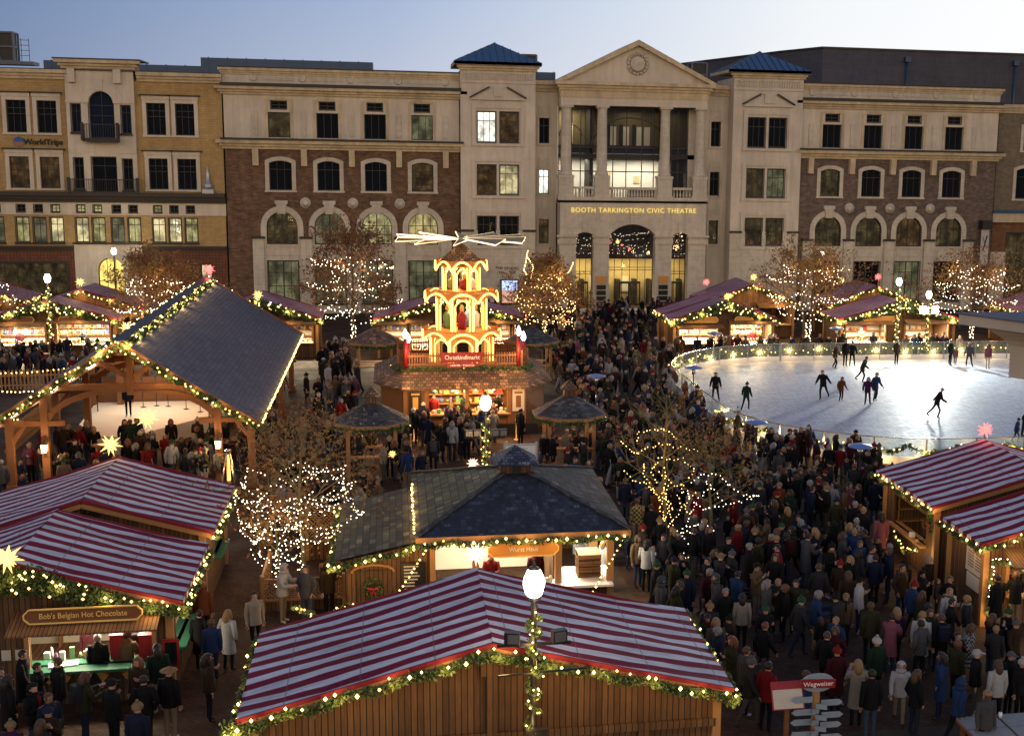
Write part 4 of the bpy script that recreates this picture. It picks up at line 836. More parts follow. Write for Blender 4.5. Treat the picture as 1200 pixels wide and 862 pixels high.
# ------------------------------------------------------------------ market huts with striped canvas roofs
def swap_xy(mb):
    mb.v = [(y, x, z) for x, y, z in mb.v]; mb.f = [f[::-1] for f in mb.f]
def hut(label, x0, x1, y0, y1, ze=2.7, zr=4.0, front=(), right=(), left=(), roof=None, wood=None, ov=.35, xr=None, lamp=0, lampcol=(1, .82, .5), awn=True, counter=None, detail=False, goods=None, wallback=True, back=()):
    xr = (x0 + x1) / 2 if xr is None else xr; H = thing('market_hut', label, 'market hut', (xr, y0, 0)); wood = wood or M['wood']
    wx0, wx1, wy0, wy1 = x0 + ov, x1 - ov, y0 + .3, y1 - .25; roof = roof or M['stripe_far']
    rz = lambda x: ze + (zr - ze) * (1 - abs(x - xr) / (xr - x0 if x < xr else x1 - xr))
    def f(mb):
        # canvas over each slope, slightly slack between ridge and eaves, with a valance
        for (xa, xb) in ((x0, xr), (xr, x1)):
            n = 6; k = max(4, int((y1 - y0) / .35)); g = []
            for i in range(n + 1):
                for j in range(k + 1):
                    x = xa + (xb - xa) * i / n; y = y0 + (y1 - y0) * j / k; g.append((x, y, rz(x) - .06 * sin(pi * i / n) + .022 * sin(j * 1.3 + i * 1.7) + .02 * sin(j * .53 + x)))
            mb.add(g, [(i * (k + 1) + j, (i + 1) * (k + 1) + j, (i + 1) * (k + 1) + j + 1, i * (k + 1) + j + 1) for i in range(n) for j in range(k)], 0, True)
        for x in (x0, x1): mb.quad((x, y0, ze), (x, y1, ze), (x, y1, ze - .14), (x, y0, ze - .14), 0)
    part(H, 'canvas_roof', roof, f)
    for y in (y0 - .02, y1 - .03): part(H, 'canvas_hem', M['canvas_edge'], lambda mb: (mb.bar((x0, y, ze - .05), (xr, y, zr - .05), .05, .09, 0), mb.bar((xr, y, zr - .05), (x1, y, ze - .05), .05, .09, 0)))
    part(H, 'roof_frame', M['beam_h'], lambda mb: [(mb.bar((x0 + .1, y, ze - .16), (xr, y, zr - .2), .09, .14), mb.bar((xr, y, zr - .2), (x1 - .1, y, ze - .16), .09, .14)) for y in ((y0 + .05), (y0 + y1) / 2, y1 - .12)] + [mb.box(x0 + .04, x0 + .12, y0, y1, ze - .26, ze - .13), mb.box(x1 - .12, x1 - .04, y0, y1, ze - .26, ze - .13)])
    zw = ze - .1
    def f(mb):
        wall_holes(mb, wx0, wx1, 0, zw, wy0, [(*h, 0) for h in front], .1, 0)
        mb.poly([(wx0, wy0, zw), (wx1, wy0, zw), (xr, wy0, rz(xr) - .25)], 0)
        if wallback: wall_holes(mb, wx0, wx1, 0, zw, wy1, [(*h, 0) for h in back], -.1, 0); mb.poly([(wx1, wy1, zw), (wx0, wy1, zw), (xr, wy1, rz(xr) - .25)], 0)
        for xs_, hs in ((wx0, left), (wx1, right)):
            t = MB(); wall_holes(t, wy0, wy1, 0, zw, xs_, [(*h, 0) for h in hs], .1 if xs_ == wx0 else -.1, 0); swap_xy(t); mb.add(t.v, t.f, 0)
    part(H, 'board_wall', wood, f)
    for (x, y) in ((wx0, wy0), (wx1, wy0), (wx0, wy1), (wx1, wy1)): part(H, 'corner_post', M['beam_h'], lambda mb: mb.box(x - .09, x + .09, y - .09, y + .09, 0, zw + .05))
    for h in front:
        cm = counter or M['beam_h']
        part(H, 'counter', cm, lambda mb: mb.box(h[0] - .12, h[1] + .12, wy0 - .4, wy0 + .45, h[2] - .07, h[2]))
        part(H, 'hatch_frame', M['beam_h'], lambda mb: (mb.box(h[0] - .12, h[0] - .01, wy0 - .06, wy0 + .12, h[2], h[3] + .1), mb.box(h[1] + .01, h[1] + .12, wy0 - .06, wy0 + .12, h[2], h[3] + .1), mb.box(h[0] - .12, h[1] + .12, wy0 - .06, wy0 + .12, h[3] + .01, h[3] + .12)))
        if awn: part(H, 'awning_flap', M['awnwood'], lambda mb: mb.add([(h[0] - .3, wy0 - .02, h[3] + .42), (h[1] + .3, wy0 - .02, h[3] + .42), (h[1] + .3, wy0 - .95, h[3] + .12), (h[0] - .3, wy0 - .95, h[3] + .12), (h[0] - .3, wy0 - .02, h[3] + .38), (h[1] + .3, wy0 - .02, h[3] + .38), (h[1] + .3, wy0 - .95, h[3] + .07), (h[0] - .3, wy0 - .95, h[3] + .07)], [(0, 3, 2, 1), (4, 5, 6, 7), (3, 7, 6, 2), (0, 4, 7, 3), (1, 2, 6, 5), (0, 1, 5, 4)]))
    for hs, xs_, s in ((left, wx0, -1), (right, wx1, 1)):
        for h in hs: part(H, 'counter', counter or M['beam_h'], lambda mb: mb.box(min(xs_ - s * .3, xs_ + s * .22), max(xs_ - s * .3, xs_ + s * .22), h[0] - .1, h[1] + .1, h[2] - .07, h[2]))
    if front or right or left:
        ym = (wy0 + wy1) / 2
        part(H, 'floor', M['deck'], lambda mb: mb.box(wx0 + .05, wx1 - .05, wy0 + .15, wy1 - .1, .02, .1))
        def f(mb):
            for z in (.9, 1.35, 1.8, 2.2): mb.box(wx0 + .3, wx1 - .3, wy1 - .5, wy1 - .14, z, z + .04, 0)
            for x in (wx0 + .3, xr - .02, wx1 - .34): mb.box(x, x + .04, wy1 - .5, wy1 - .14, .1, 2.3, 0)
        part(H, 'shelf', M['beam_h'], f)
        if lamp >= 300: part(H, 'brightening_panel', M['stagefloor'], lambda mb: mb.box(wx0 + .2, wx1 - .2, wy1 - .13, wy1 - .11, .1, 2.5))  # pale panel added to brighten the hut interior
        if lamp:
            for h in (front or [(wx0 + .5, wx1 - .5, 1, 2)]):
                c = (h[0] + h[1]) / 2; L = MB(); L.box(c - .45, c + .45, wy0 + .55, wy0 + .7, h[3] + .02, h[3] + .09); L.build('ceiling_lamp', M['shoplamp'], H)
                area_lamp((c, wy0 + .75, h[3] + .0), (h[1] - h[0]) * .8, .5, lamp, lampcol, (radians(-12), 0, 0), H)
    return H
GOODS = [plain('goods_%d' % i, c, .5, .3, 8) for i, c in enumerate(((.5, .06, .05), (.55, .4, .12), (.12, .25, .12), (.6, .55, .48), (.2, .12, .3), (.1, .16, .35), (.5, .25, .1), (.7, .68, .62)))]
def goods(label, x0, x1, y, zs, n=14, s=.14, dy=.25):
    mb = MB()
    for z in zs:
        for i in range(n):
            x = x0 + (x1 - x0) * (i + R(.2, .8)) / n; w = s * R(.6, 1.2); h = s * R(.8, 2.0); m = random.randrange(8); k = random.random()
            if k < .5: mb.cbox((x, y + R(-.5, .5) * dy, z + .003), w, w * .8, h, m, R(-.4, .4))
            elif k < .8: mb.lathe((x, y + R(-.5, .5) * dy, z + .003), [(w * .3, 0), (w * .45, h * .3), (w * .3, h * .7), (w * .15, h)], 7, m)
            else: mb.ball((x, y + R(-.5, .5) * dy, z + w * .5), w * .5, 7, 5, m)
    return tag(mb.build('goods_display', GOODS), label, 'goods', kind='stuff')
def signboard(label, txt, cx, y, z, w, h, bm, tm, size, name='sign_board'):
    G = thing(name, label, 'sign', (cx, y, z)); a, b = w / 2, h / 2; c = h * .35
    P = [(cx - a + c, z - b), (cx + a - c, z - b), (cx + a, z - b + c), (cx + a, z + b - c), (cx + a - c, z + b), (cx - a + c, z + b), (cx - a, z + b - c), (cx - a, z - b + c)]
    mb = MB(); mb.prism_y(P, y - .02, y + .03); mb.build('board', bm, G); e = MB()
    for p, q in zip(P, P[1:] + P[:1]): e.bar((p[0], y - .03, p[1]), (q[0], y - .03, q[1]), .035, .035)
    e.build('gilt_edge', M['goldpaint'], G)
    if txt: text('lettering', txt, size, (cx, y - .035, z), tm, G, ext=.006, sx=.88)
    return G

# nearest hut, seen from behind: roof and boarded back gable
N = hut('nearest market hut with broad striped roof and closed brown board gable, in front of everything', -3.2, 7.12, 24.85, 29.6, 2.7, 4.02, roof=M['stripe'], wood=M['wood'], ov=.3, xr=1.93)
def f(mb):
    y = 25.1
    mb.box(-2.85, 6.8, y - .06, y - .003, 1.75, 1.92); mb.box(-2.85, 6.8, y - .065, y - .003, 0.1, .3)
    for x in (-1.4, 1.93, 5.2): mb.box(x - .11, x + .11, y - .07, y - .003, .3, 1.748 if x != 1.93 else 3.5)
    for x, s in ((1.93, 1), (1.93, -1)): mb.bar((x + s * .1, y - .05, 1.45), (x + s * .5, y - .05, 1.8), .1, .06)
    mb.box(1.7, 2.16, y - .08, y - .003, 3.2, 3.6)
part(N, 'wall_batten', M['wood'], f)

# the chocolate hut, bottom left, and the hut behind it
Bh = hut('hot chocolate hut with garlanded front gable and green counter at lower left', -13.3, -5.3, 32.0, 36.7, 2.7, 3.9, front=[(-9.05, -6.15, 1.02, 2.1)], right=[(33.2, 35.6, 1.0, 2.0)], roof=M['stripe_b'], wood=M['wood_dark'], ov=.4, lamp=300, lampcol=(1, .84, .6), counter=M['green_top'])
L2 = hut('striped hut with carved brace on its gable, directly behind the chocolate hut', -12.7, -5.32, 38.0, 43.4, 2.7, 3.8, right=[(40.9, 42.7, 1.0, 2.1)], roof=M['stripe_b'], ov=.4, lamp=30, counter=M['green_top'])
part(L2, 'gable_ornament', M['black'], lambda mb: (mb.box(-9.03, -8.97, 38.2, 38.29, 3.0, 3.6), mb.bar((-9.0, 38.24, 3.2), (-8.65, 38.24, 3.45), .07, .05), mb.box(-8.75, -8.55, 38.2, 38.29, 3.2, 3.5)))
RA = hut('striped hut at the right edge with a red star on its rear ridge', 17.4, 25.6, 37.8, 42.75, 2.7, 3.75, left=[(38.9, 41.8, 1.0, 2.05)], roof=M['stripe'], ov=.35, lamp=40)
RB = hut('small striped hut with notices on its side wall at the right edge', 17.2, 24.6, 33.75, 36.7, 2.7, 3.7, front=[(18.3, 21.5, 1.0, 2.0)], roof=M['stripe'], ov=.3, lamp=40)
signboard('varnished sign with gilt blackletter words over the chocolate counter', "Bob's Belgian Hot Chocolate", -7.6, 31.68, 2.58, 2.75, .36, M['brown_sign'], M['goldpaint'], .2)

# back row, each with lit hatches
BK = [('double hut left of the timber pavilion under a white lamp post', -26.4, -17.7, 87.3, 90.4, 3.95, [(-25.6, -22.4, 1.05, 2.25), (-21.6, -18.4, 1.05, 2.4)], 110),
      ('striped hut with yellow star on its gable, half behind the blue pavilion roof', -13.1, -4.7, 87.0, 91.8, 4.1, [(-12.4, -9.2, 1.05, 2.25), (-8.4, -5.4, 1.05, 2.25)], 90),
      ('wide hut with thick lit garland directly behind the wooden pyramid', -1.3, 8.9, 86.2, 91.0, 4.2, [(-.7, .9, 1.0, 2.3), (1.2, 2.4, .6, 2.4), (5.4, 6.6, .6, 2.4), (6.9, 8.3, 1.0, 2.3)], 90),
      ('double hut between theatre steps and ice rink, star on its front gable', 18.9, 26.7, 84.7, 87.5, 4.0, [(19.6, 22.3, 1.05, 2.1), (23.3, 26.2, 1.05, 2.35)], 110),
      ('hut with lit counters behind the white floodlights beside the rink', 31.0, 40.2, 84.4, 88.6, 4.0, [(31.7, 34.6, 1.05, 2.3), (36.2, 39.4, 1.05, 2.3)], 130)]
HB = []
for lb, x0, x1, y0, y1, zr, fr, lp in BK:
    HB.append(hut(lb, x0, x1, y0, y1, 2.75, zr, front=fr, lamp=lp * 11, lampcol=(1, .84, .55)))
    for h in fr: goods('small bright wares laid out on a counter of the %s' % ('pyramid side hut' if x0 < 0 < x1 else 'far %s hut' % ('left' if x0 < -15 else 'middle' if x0 < 0 else 'rink side')) + (', left hatch' if h[0] < (x0 + x1) / 2 else ', right hatch') + ('' if not (x0 < 0 < x1) else ' at %.0f metres' % 1 if False else ''), h[0] + .1, h[1] - .1, y0 + .5, (h[2],), 9, .16); goods('wares on the back shelves of the %s' % ('hut behind the pyramid' if x0 < 0 < x1 else 'far %s hut' % ('left' if x0 < -15 else 'middle' if x0 < 0 else 'rink side')) + (', left half' if h[0] < (x0 + x1) / 2 else ', right half'), h[0], h[1], y1 - .55, (1.39, 1.84), 10, .22)
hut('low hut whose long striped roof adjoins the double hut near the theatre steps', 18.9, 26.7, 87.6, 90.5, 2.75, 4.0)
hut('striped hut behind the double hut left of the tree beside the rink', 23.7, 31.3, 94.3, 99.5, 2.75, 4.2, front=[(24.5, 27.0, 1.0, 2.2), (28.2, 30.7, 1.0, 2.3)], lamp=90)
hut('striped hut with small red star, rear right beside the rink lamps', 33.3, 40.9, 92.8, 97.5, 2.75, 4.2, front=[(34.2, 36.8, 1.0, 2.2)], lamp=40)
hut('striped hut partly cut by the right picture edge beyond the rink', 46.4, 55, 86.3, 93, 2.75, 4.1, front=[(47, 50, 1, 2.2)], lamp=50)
hut('striped hut with yellow star ridge right behind the leftmost double hut', -25.2, -16.8, 92, 96.2, 2.75, 4.2, front=[(-24, -18, 1, 2.2)], lamp=40)
hut('striped hut cut by the left picture edge in front of the tiled facade', -34, -26.2, 97.5, 102.5, 2.75, 4.1, front=[(-33, -28, 1, 2.2)], lamp=50)
for (x, y, w, lb) in ((-24.2, 87.2, 2.6, 'left sign of the double hut under the lamp post'), (-20.0, 87.2, 2.8, 'right sign of the double hut under the lamp post'), (21.0, 84.6, 2.5, 'left sign on the hut between theatre steps and rink'), (24.7, 84.6, 2.5, 'right sign on the hut between theatre steps and rink'), (34.0, 84.3, 2.4, 'long sign on the hut behind the floodlights'), (-10.4, 86.9, 2.4, 'oval sign on the hut behind the blue pavilion roof')):
    signboard('gilt edged wooden ' + lb, '', x, y, 2.72, w, .38, M['brown_sign'] if x < -15 else M['amber_sign'], M['goldpaint'], .2)

# ------------------------------------------------------------------ shingled hut in the middle with wing and cupola
Hm = thing('shingled_hut', 'hut with dark hipped shingle roof and cupola in the middle of the market', 'market hut', (3.8, 36.2, 0))
hx0, hx1, hy0, hy1, hz, ap = .57, 7.0, 36.2, 43.9, 2.8, (3.85, 40.05, 3.95)
part(Hm, 'front_roof', M['cedar_fine'], lambda mb: mb.poly([(hx0, hy0, hz), (hx1, hy0, hz), ap])); part(Hm, 'side_roof', M['cedar'], lambda mb: mb.poly([(hx0, hy1, hz), (hx0, hy0, hz), ap])); part(Hm, 'side_roof', M['cedar_grey'], lambda mb: mb.poly([(hx1, hy0, hz), (hx1, hy1, hz), ap])); part(Hm, 'rear_roof', M['cedar'], lambda mb: mb.poly([(hx1, hy1, hz), (hx0, hy1, hz), ap]))  # slope tints differ because the light on each face is painted in
part(Hm, 'hip_ridge', M['cedar_grey'], lambda mb: [mb.bar((x, y, hz + .03), (ap[0], ap[1], ap[2] + .03), .16, .05) for x in (hx0, hx1) for y in (hy0, hy1)]); part(Hm, 'eave_board', M['beam_h'], lambda mb: (mb.box(hx0, hx1, hy0, hy0 + .05, hz - .2, hz - .01), mb.box(hx0, hx1, hy1 - .05, hy1, hz - .2, hz - .01), mb.box(hx0, hx0 + .05, hy0 + .052, hy1 - .052, hz - .2, hz - .01), mb.box(hx1 - .05, hx1, hy0 + .052, hy1 - .052, hz - .2, hz - .01), mb.box(hx0 + .1, hx1 - .1, hy0 + .1, hy1 - .1, hz - .06, hz - .03)))
cu = empty('cupola', (ap[0], ap[1], 3.7), 0, Hm); cu.location = (ap[0] - 3.8, ap[1] - 36.2, 3.7)
part(cu, 'cupola_box', M['wood'], lambda mb: mb.box(ap[0] - .5, ap[0] + .5, ap[1] - .5, ap[1] + .5, 3.6, 4.12)); part(cu, 'cupola_vent', M['black'], lambda mb: mb.box(ap[0] - .14, ap[0] + .14, ap[1] - .53, ap[1] - .503, 3.82, 4.05))
part(cu, 'cupola_roof', shinglemat('blue_slate_shingle', (.05, .055, .085), (.09, .1, .14), (.02, .02, .03), .17, .11, 1.6), lambda mb: [mb.poly([(ap[0] + a * .72, ap[1] + b * .72, 4.1), (ap[0] + c * .72, ap[1] + d * .72, 4.1), (ap[0], ap[1], 4.62)]) for a, b, c, d in ((-1, -1, 1, -1), (1, -1, 1, 1), (1, 1, -1, 1), (-1, 1, -1, -1))])
def f(mb):
    wall_holes(mb, 1.0, 6.4, 0, 1.0, 36.75, [], .1); mb.box(1.0, 6.4, 43.3, 43.4, 0, 2.72); mb.box(1.0, 1.1, 36.76, 43.29, 0, 2.72); mb.box(4.75, 4.85, 37.2, 43.2, 0, 2.7)
part(Hm, 'board_wall', M['wood'], f)
for x in (1.05, 2.35, 4.85, 6.45): part(Hm, 'roof_post', M['beam_h'], lambda mb: mb.box(x - .1, x + .1, 36.6, 36.8, 0, 2.72))
part(Hm, 'roof_post', M['beam_h'], lambda mb: mb.box(6.35, 6.65, 40.3, 40.6, 0, 2.75)); part(Hm, 'counter', M['white'], lambda mb: (mb.box(.95, 6.5, 36.3, 37.0, 1.0, 1.07), mb.box(4.9, 6.6, 37.1, 38.4, .9, .98))); part(Hm, 'shelf', M['stagefloor'], lambda mb: (mb.box(1.2, 4.7, 41.5, 43.2, .02, .9), mb.box(1.2, 4.7, 42.8, 43.25, 1.5, 1.56)))
part(Hm, 'ceiling_lamp', M['shoplamp'], lambda mb: [mb.box(x - .5, x + .5, 38.0, 38.15, 2.6, 2.68) for x in (2.0, 3.6, 5.6)])
for x in (2.2, 3.7, 5.7): area_lamp((x, 38.6, 2.62), 1.3, 1.6, 300, (1, .86, .62), parent=Hm)
signboard('amber wooden sign with pale lettering under the shingled roof eave', 'Wurst Haus', 3.75, 36.35, 2.28, 2.1, .42, M['amber_sign'], M['white'], .2)
goods('sausages, rolls and trays crowded on the long white counter under the shingled roof', 1.3, 4.7, 36.65, (1.07,), 22, .14, .4); goods('jars and boxes on the rear shelf inside the shingled hut', 1.3, 4.6, 42.9, (.9, 1.56), 16, .2)
tag(part(None, 'slatted_crate', M['wood_h'], lambda mb: [mb.box(5.55, 6.25, 37.15, 37.95, .98 + .2 * i, 1.14 + .2 * i) for i in range(4)]), 'slatted wooden crate standing on the right end of the white counter', 'crate')
Wg = thing('side_hut', 'low hut with mossy plank shingle lean to roof left of the hipped shingle hut', 'market hut', (-.6, 36.3, 0))
part(Wg, 'lean_to_roof', shinglemat('mossy_shingle', (.10, .078, .035), (.155, .12, .055), (.03, .024, .012), .34, .2, 5.0, (.07, .07, .02)), lambda mb: (mb.quad((-1.78, 36.2, 2.2), (.6, 36.2, 2.68), (.6, 42.6, 2.68), (-1.78, 42.2, 2.2)), mb.quad((-1.78, 36.2, 2.12), (-1.78, 42.2, 2.12), (.6, 42.6, 2.6), (.6, 36.2, 2.6))))
part(Wg, 'board_wall', M['wood'], lambda mb: (mb.quad((-1.45, 36.6, 0), (.98, 36.6, 0), (.98, 36.6, 2.6), (-1.45, 36.6, 2.15)), mb.quad((-1.45, 41.9, 0), (-1.45, 36.6, 0), (-1.45, 36.6, 2.15), (-1.45, 41.9, 2.15)), mb.quad((.9, 41.9, 0), (-1.45, 41.9, 0), (-1.45, 41.9, 2.15), (.9, 41.9, 2.6))))
part(Wg, 'door', M['wood_dark'], lambda mb: (mb.box(-1.15, -.2, 36.54, 36.597, .05, 1.75), mb.bar((-1.1, 36.54, 1.7), (-.25, 36.54, 1.7), .08, .05))); part(Wg, 'arched_trim', M['beam_h'], lambda mb: [mb.bar((-.68 + .62 * cos(a), 36.55, 1.7 + .22 * sin(a)), (-.68 + .62 * cos(a + pi / 8), 36.55, 1.7 + .22 * sin(a + pi / 8)), .07, .06) for a in [pi * i / 8 for i in range(8)]])
C = thing('menu_board', 'black chalk menu board on the side hut wall', 'sign', (.45, 36.5, 1.4)); part(C, 'panel', M['black'], lambda mb: mb.box(.15, .85, 36.5, 36.57, .85, 1.95)); part(C, 'chalk_lines', M['paper'], lambda mb: [mb.box(.22, .22 + R(.3, .56), 36.49, 36.498, 1.82 - .1 * i, 1.86 - .1 * i) for i in range(9)])
wreath('green wreath with red bow on the side hut door', (-.67, 36.45, 1.25), .3)

# ------------------------------------------------------------------ timber pavilion with the blue slate roof
P = thing('timber_pavilion', 'large open timber pavilion with dark blue slate roof and arched braces', 'pavilion', (-10.5, 51.5, 0))
px0, px1, py0, py1, pe, pr, pc = -15.8, -5.3, 51.4, 76.8, 3.05, 6.45, -10.5
def f(mb):
    for xa in (px0, px1): mb.quad((xa, py0, pe), (pc, py0, pr), (pc, py1, pr), (xa, py1, pe)); mb.quad((xa, py0, pe - .12), (xa, py1, pe - .12), (pc, py1, pr - .12), (pc, py0, pr - .12))
part(P, 'slate_roof', M['slate'], f); part(P, 'ridge_cap', M['darkmetal'], lambda mb: (mb.bar((pc, py0, pr + .04), (pc, py1, pr + .04), .5, .05)))
part(P, 'ceiling_boards', boardmat('red_pine_board', (.26, .09, .04), (.34, .13, .06), .16), lambda mb: [mb.quad((xa, py0 + .1, pe - .16), (pc, py0 + .1, pr - .16), (pc, py1 - .1, pr - .16), (xa, py1 - .1, pe - .16)) for xa in (px0, px1)])
zr_ = lambda x: pe + (pr - pe) * (1 - abs(x - pc) / (pc - px0)) - .2
bays = [53.4, 60.6, 67.8, 75.0]
for yb in bays:
    def f(mb):
        mb.box(-13.35, -7.65, yb - .12, yb + .12, 4.22, 4.46); mb.box(pc - .13, pc + .13, yb - .14, yb + .14, 4.0, pr - .2)
        for s in (-1, 1):
            mb.bar((pc + s * .1, yb, 4.75), (pc + s * 1.25, yb, 5.4), .16, .2); mb.bar((pc, yb, pr - .3), (pc + s * 5.2, yb, pe - .22), .18, .26)
            mb.box(min(pc + s * 2.6, pc + s * 5.1), max(pc + s * 2.6, pc + s * 5.0), yb - .1, yb + .1, 2.78, 2.98)
            A = [(pc + s * 3.3 * cos(t), yb, 2.75 + 1.5 * sin(t)) for t in [pi / 2 * i / 8 for i in range(9)]]
            for a, b in zip(A, A[1:]): mb.bar(a, b, .16, .24)
            mb.bar((pc + s * 4.9, yb, 1.7), (pc + s * 4.0, yb, 2.95), .13, .18)
    part(P, 'roof_truss', M['beam'], f)
    for x in (-15.2, -13.85, -7.15, -5.85): part(P, 'post', M['beam'], lambda mb: (mb.box(x - .14, x + .14, yb - .14, yb + .14, 0, zr_(x) - .1), mb.box(x - .2, x + .2, yb - .2, yb + .2, 0, .35)))
part(P, 'purlin', M['beam'], lambda mb: [mb.bar((pc + s * d, py0 + .1, zr_(pc + s * d) - .02), (pc + s * d, py1 - .1, zr_(pc + s * d) - .02), .14, .2) for s in (-1, 1) for d in (1.7, 3.4, 5.0)]); part(P, 'rake_board', M['beam'], lambda mb: [mb.bar((pc, y, pr - .1), (pc + s * 5.3, y, pe - .1), .08, .28) for y in (py0 - .03, py1 + .03) for s in (-1, 1)])
def lantern(label, x, y, z, power=60, m=None, s=1.0):
    G = thing('wall_lantern', label, 'lantern', (x, y, z)); part(G, 'lantern_glass', m or M['lampglass'], lambda mb: mb.lathe((x, y, z), [(.1 * s, 0), (.15 * s, .32 * s)], 4, ph=pi / 4, smooth=False)); part(G, 'lantern_cap', M['black'], lambda mb: (mb.lathe((x, y, z + .325 * s), [(.19 * s, 0), (.04 * s, .14 * s), (.02, .2 * s)], 4, ph=pi / 4, smooth=False), mb.bar((x, y + .02, z + .45 * s), (x, y + .25, z + .45 * s), .03), mb.lathe((x, y, z - .05), [(.06 * s, 0), (.11 * s, .045)], 4, ph=pi / 4)))
    point_lamp((x, y - .25, z + .2), power, (1, .6, .25), .12, G); return G
lantern('glowing lantern on the left front post of the timber pavilion', -13.85, 53.05, 1.75, 130); lantern('glowing lantern on the right front post of the timber pavilion', -7.15, 53.05, 1.75, 130); lantern('round glowing lantern under the right rafter of the timber pavilion', -8.9, 53.0, 4.75, 90)
for yb in (57, 64, 71): area_lamp((-10.5, yb, 5.0), 4, 2.5, 330, (1, .46, .18), (pi, 0, 0), P); area_lamp((-10.5, yb, 4.6), 3, 2, 90, (1, .66, .35), (0, 0, 0), P)
for i in range(6): part(P, 'rafter_lamp', M['shoplamp'], lambda mb: mb.bar((pc - 1.3 - .75 * i, 53.2, zr_(pc - 1.3 - .75 * i) - .12), (pc - 1.55 - .75 * i, 53.2, zr_(pc - 1.55 - .75 * i) - .12), .1, .08))
Sg = thing('stage', 'pale floored stage with red rails inside the timber pavilion', 'stage', (-12, 64, 0)); part(Sg, 'stage_deck', M['stagefloor'], lambda mb: mb.prism_z([(-14.6, 60.5), (-12.0, 59.9), (-8.4, 65.2), (-8.4, 68.4), (-15.2, 68.4)], .02, .8)); part(Sg, 'stage_wall', M['beam'], lambda mb: (mb.box(-15.2, -8.2, 68.5, 68.6, .0, 2.1), [mb.box(-15.2 + 1.7 * i, -15.1 + 1.7 * i, 68.4, 68.499, .8, 2.3) for i in range(5)]))
area_lamp((-12.4, 66, 4.1), 3, 4, 210, (1, .9, .72), (0, 0, 0), Sg, 'stage_light')
for i, (x, y) in enumerate(((-12.6, 66.9), (-12.0, 67.2), (-11.4, 67.0), (-10.4, 66.2), (-9.6, 65.4))):
    G = thing('microphone_stand', ['leftmost', 'second', 'middle', 'fourth', 'rightmost'][i] + ' of five black microphone stands on the pale stage', 'microphone stand', (x, y, .8)); part(G, 'stand', M['black'], lambda mb: (mb.tube([(x, y, .8), (x, y, 2.3)], .018, 5), mb.lathe((x, y, .801), [(.16, 0), (.02, .04)], 8))); part(G, 'microphone', M['black'], lambda mb: mb.ball((x, y - .05, 2.34), .05, 6, 4))
for i, (x, y) in enumerate(((-8.9, 63.4), (-14.6, 66.0))):
    G = thing('loudspeaker', ['black loudspeaker on a stand by the right edge of the stage', 'black loudspeaker at the left edge of the stage'][i], 'loudspeaker', (x, y, .0)); part(G, 'cabinet', M['black'], lambda mb: mb.cbox((x, y, 1.7), .6, .5, .95)); part(G, 'grille', M['darkmetal'], lambda mb: mb.cbox((x, y - .27, 1.76), .5, .03, .83)); part(G, 'stand', M['black'], lambda mb: (mb.tube([(x, y, .0), (x, y, 1.7)], .03, 6), [mb.bar((x, y, .5), (x + .4 * cos(a), y + .4 * sin(a), .02), .03) for a in (0, 2.1, 4.2)]))

# ------------------------------------------------------------------ Christmas pyramid on its food stand
Cx, Cy = 3.5, 65.6
St = thing('food_stand', 'half octagon food stand with warm lit counter and shingled skirt roof, below the pyramid', 'food stand', (Cx, 62.4, 0))
def octo(a, b, y0, y1, y2): return [(Cx - a, y0), (Cx + a, y0), (Cx + b, y1), (Cx + b, y2), (Cx - b, y2), (Cx - b, y1)]
def frus(mb, P0, z0, P1, z1, m=0):
    n = len(P0); mb.add([(*p, z0) for p in P0] + [(*p, z1) for p in P1], [(i, (i + 1) % n, (i + 1) % n + n, i + n) for i in range(n)], m)
part(St, 'skirt_roof', M['cedar_red'], lambda mb: (frus(mb, octo(3.15, 4.5, 61.4, 63.6, 69.2), 2.5, octo(2.95, 3.3, 63.2, 63.9, 67.9), 3.2), frus(mb, octo(3.15, 4.5, 61.4, 63.6, 69.2)[::-1], 2.44, octo(2.95, 3.3, 63.2, 63.9, 67.9)[::-1], 3.1)))
part(St, 'upper_deck', M['deck'], lambda mb: mb.prism_z(octo(2.95, 3.3, 63.2, 63.9, 67.9), 3.1, 3.24))
for x in (-2.95, -1.9, .1, 2.2, 2.95): part(St, 'front_post', M['beam'], lambda mb: mb.box(Cx + x - .09, Cx + x + .09, 62.3, 62.48, 0, 2.62))
part(St, 'stand_wall', M['beam'], lambda mb: (mb.prism_z([(Cx - 3, 62.45), (Cx + 3, 62.45), (Cx + 3, 62.53), (Cx - 3, 62.53)], 0, 1.0), mb.box(Cx - 3, Cx - 1.95, 62.4, 62.52, 1.0, 2.55), mb.box(Cx + 2.25, Cx + 3, 62.4, 62.52, 1.0, 2.55), mb.bar((Cx - 3, 62.45, 1.25), (Cx - 4.1, 64.0, 1.25), .08, 2.5), mb.bar((Cx + 3, 62.45, 1.25), (Cx + 4.1, 64, 1.25), .08, 2.5), mb.box(Cx - 4.1, Cx + 4.1, 66.0, 66.1, 0, 2.6)))
part(St, 'counter', M['beam_h'], lambda mb: (mb.box(Cx - 1.95, Cx + 2.25, 62.15, 62.8, 1.0, 1.07))); part(St, 'skirting_cloth', M['black'], lambda mb: mb.box(Cx - 3.6, Cx + 3.6, 62.05, 62.09, 0.02, .55)); part(St, 'shelf', M['beam_h'], lambda mb: [mb.box(Cx - 2, Cx + 2.2, 65.6, 65.98, z, z + .05) for z in (.9, 1.4, 1.9)])
part(St, 'ceiling_lamp', M['shoplamp'], lambda mb: [mb.box(Cx + x - .2, Cx + x + .2, 63.0, 63.12, 2.36, 2.44) for x in (-1.7, -.4, .7, 1.9)])
for x in (-1.2, .2, 1.6): area_lamp((Cx + x, 63.6, 2.5), 1.2, 1.2, 260, (1, .58, .22), parent=St)
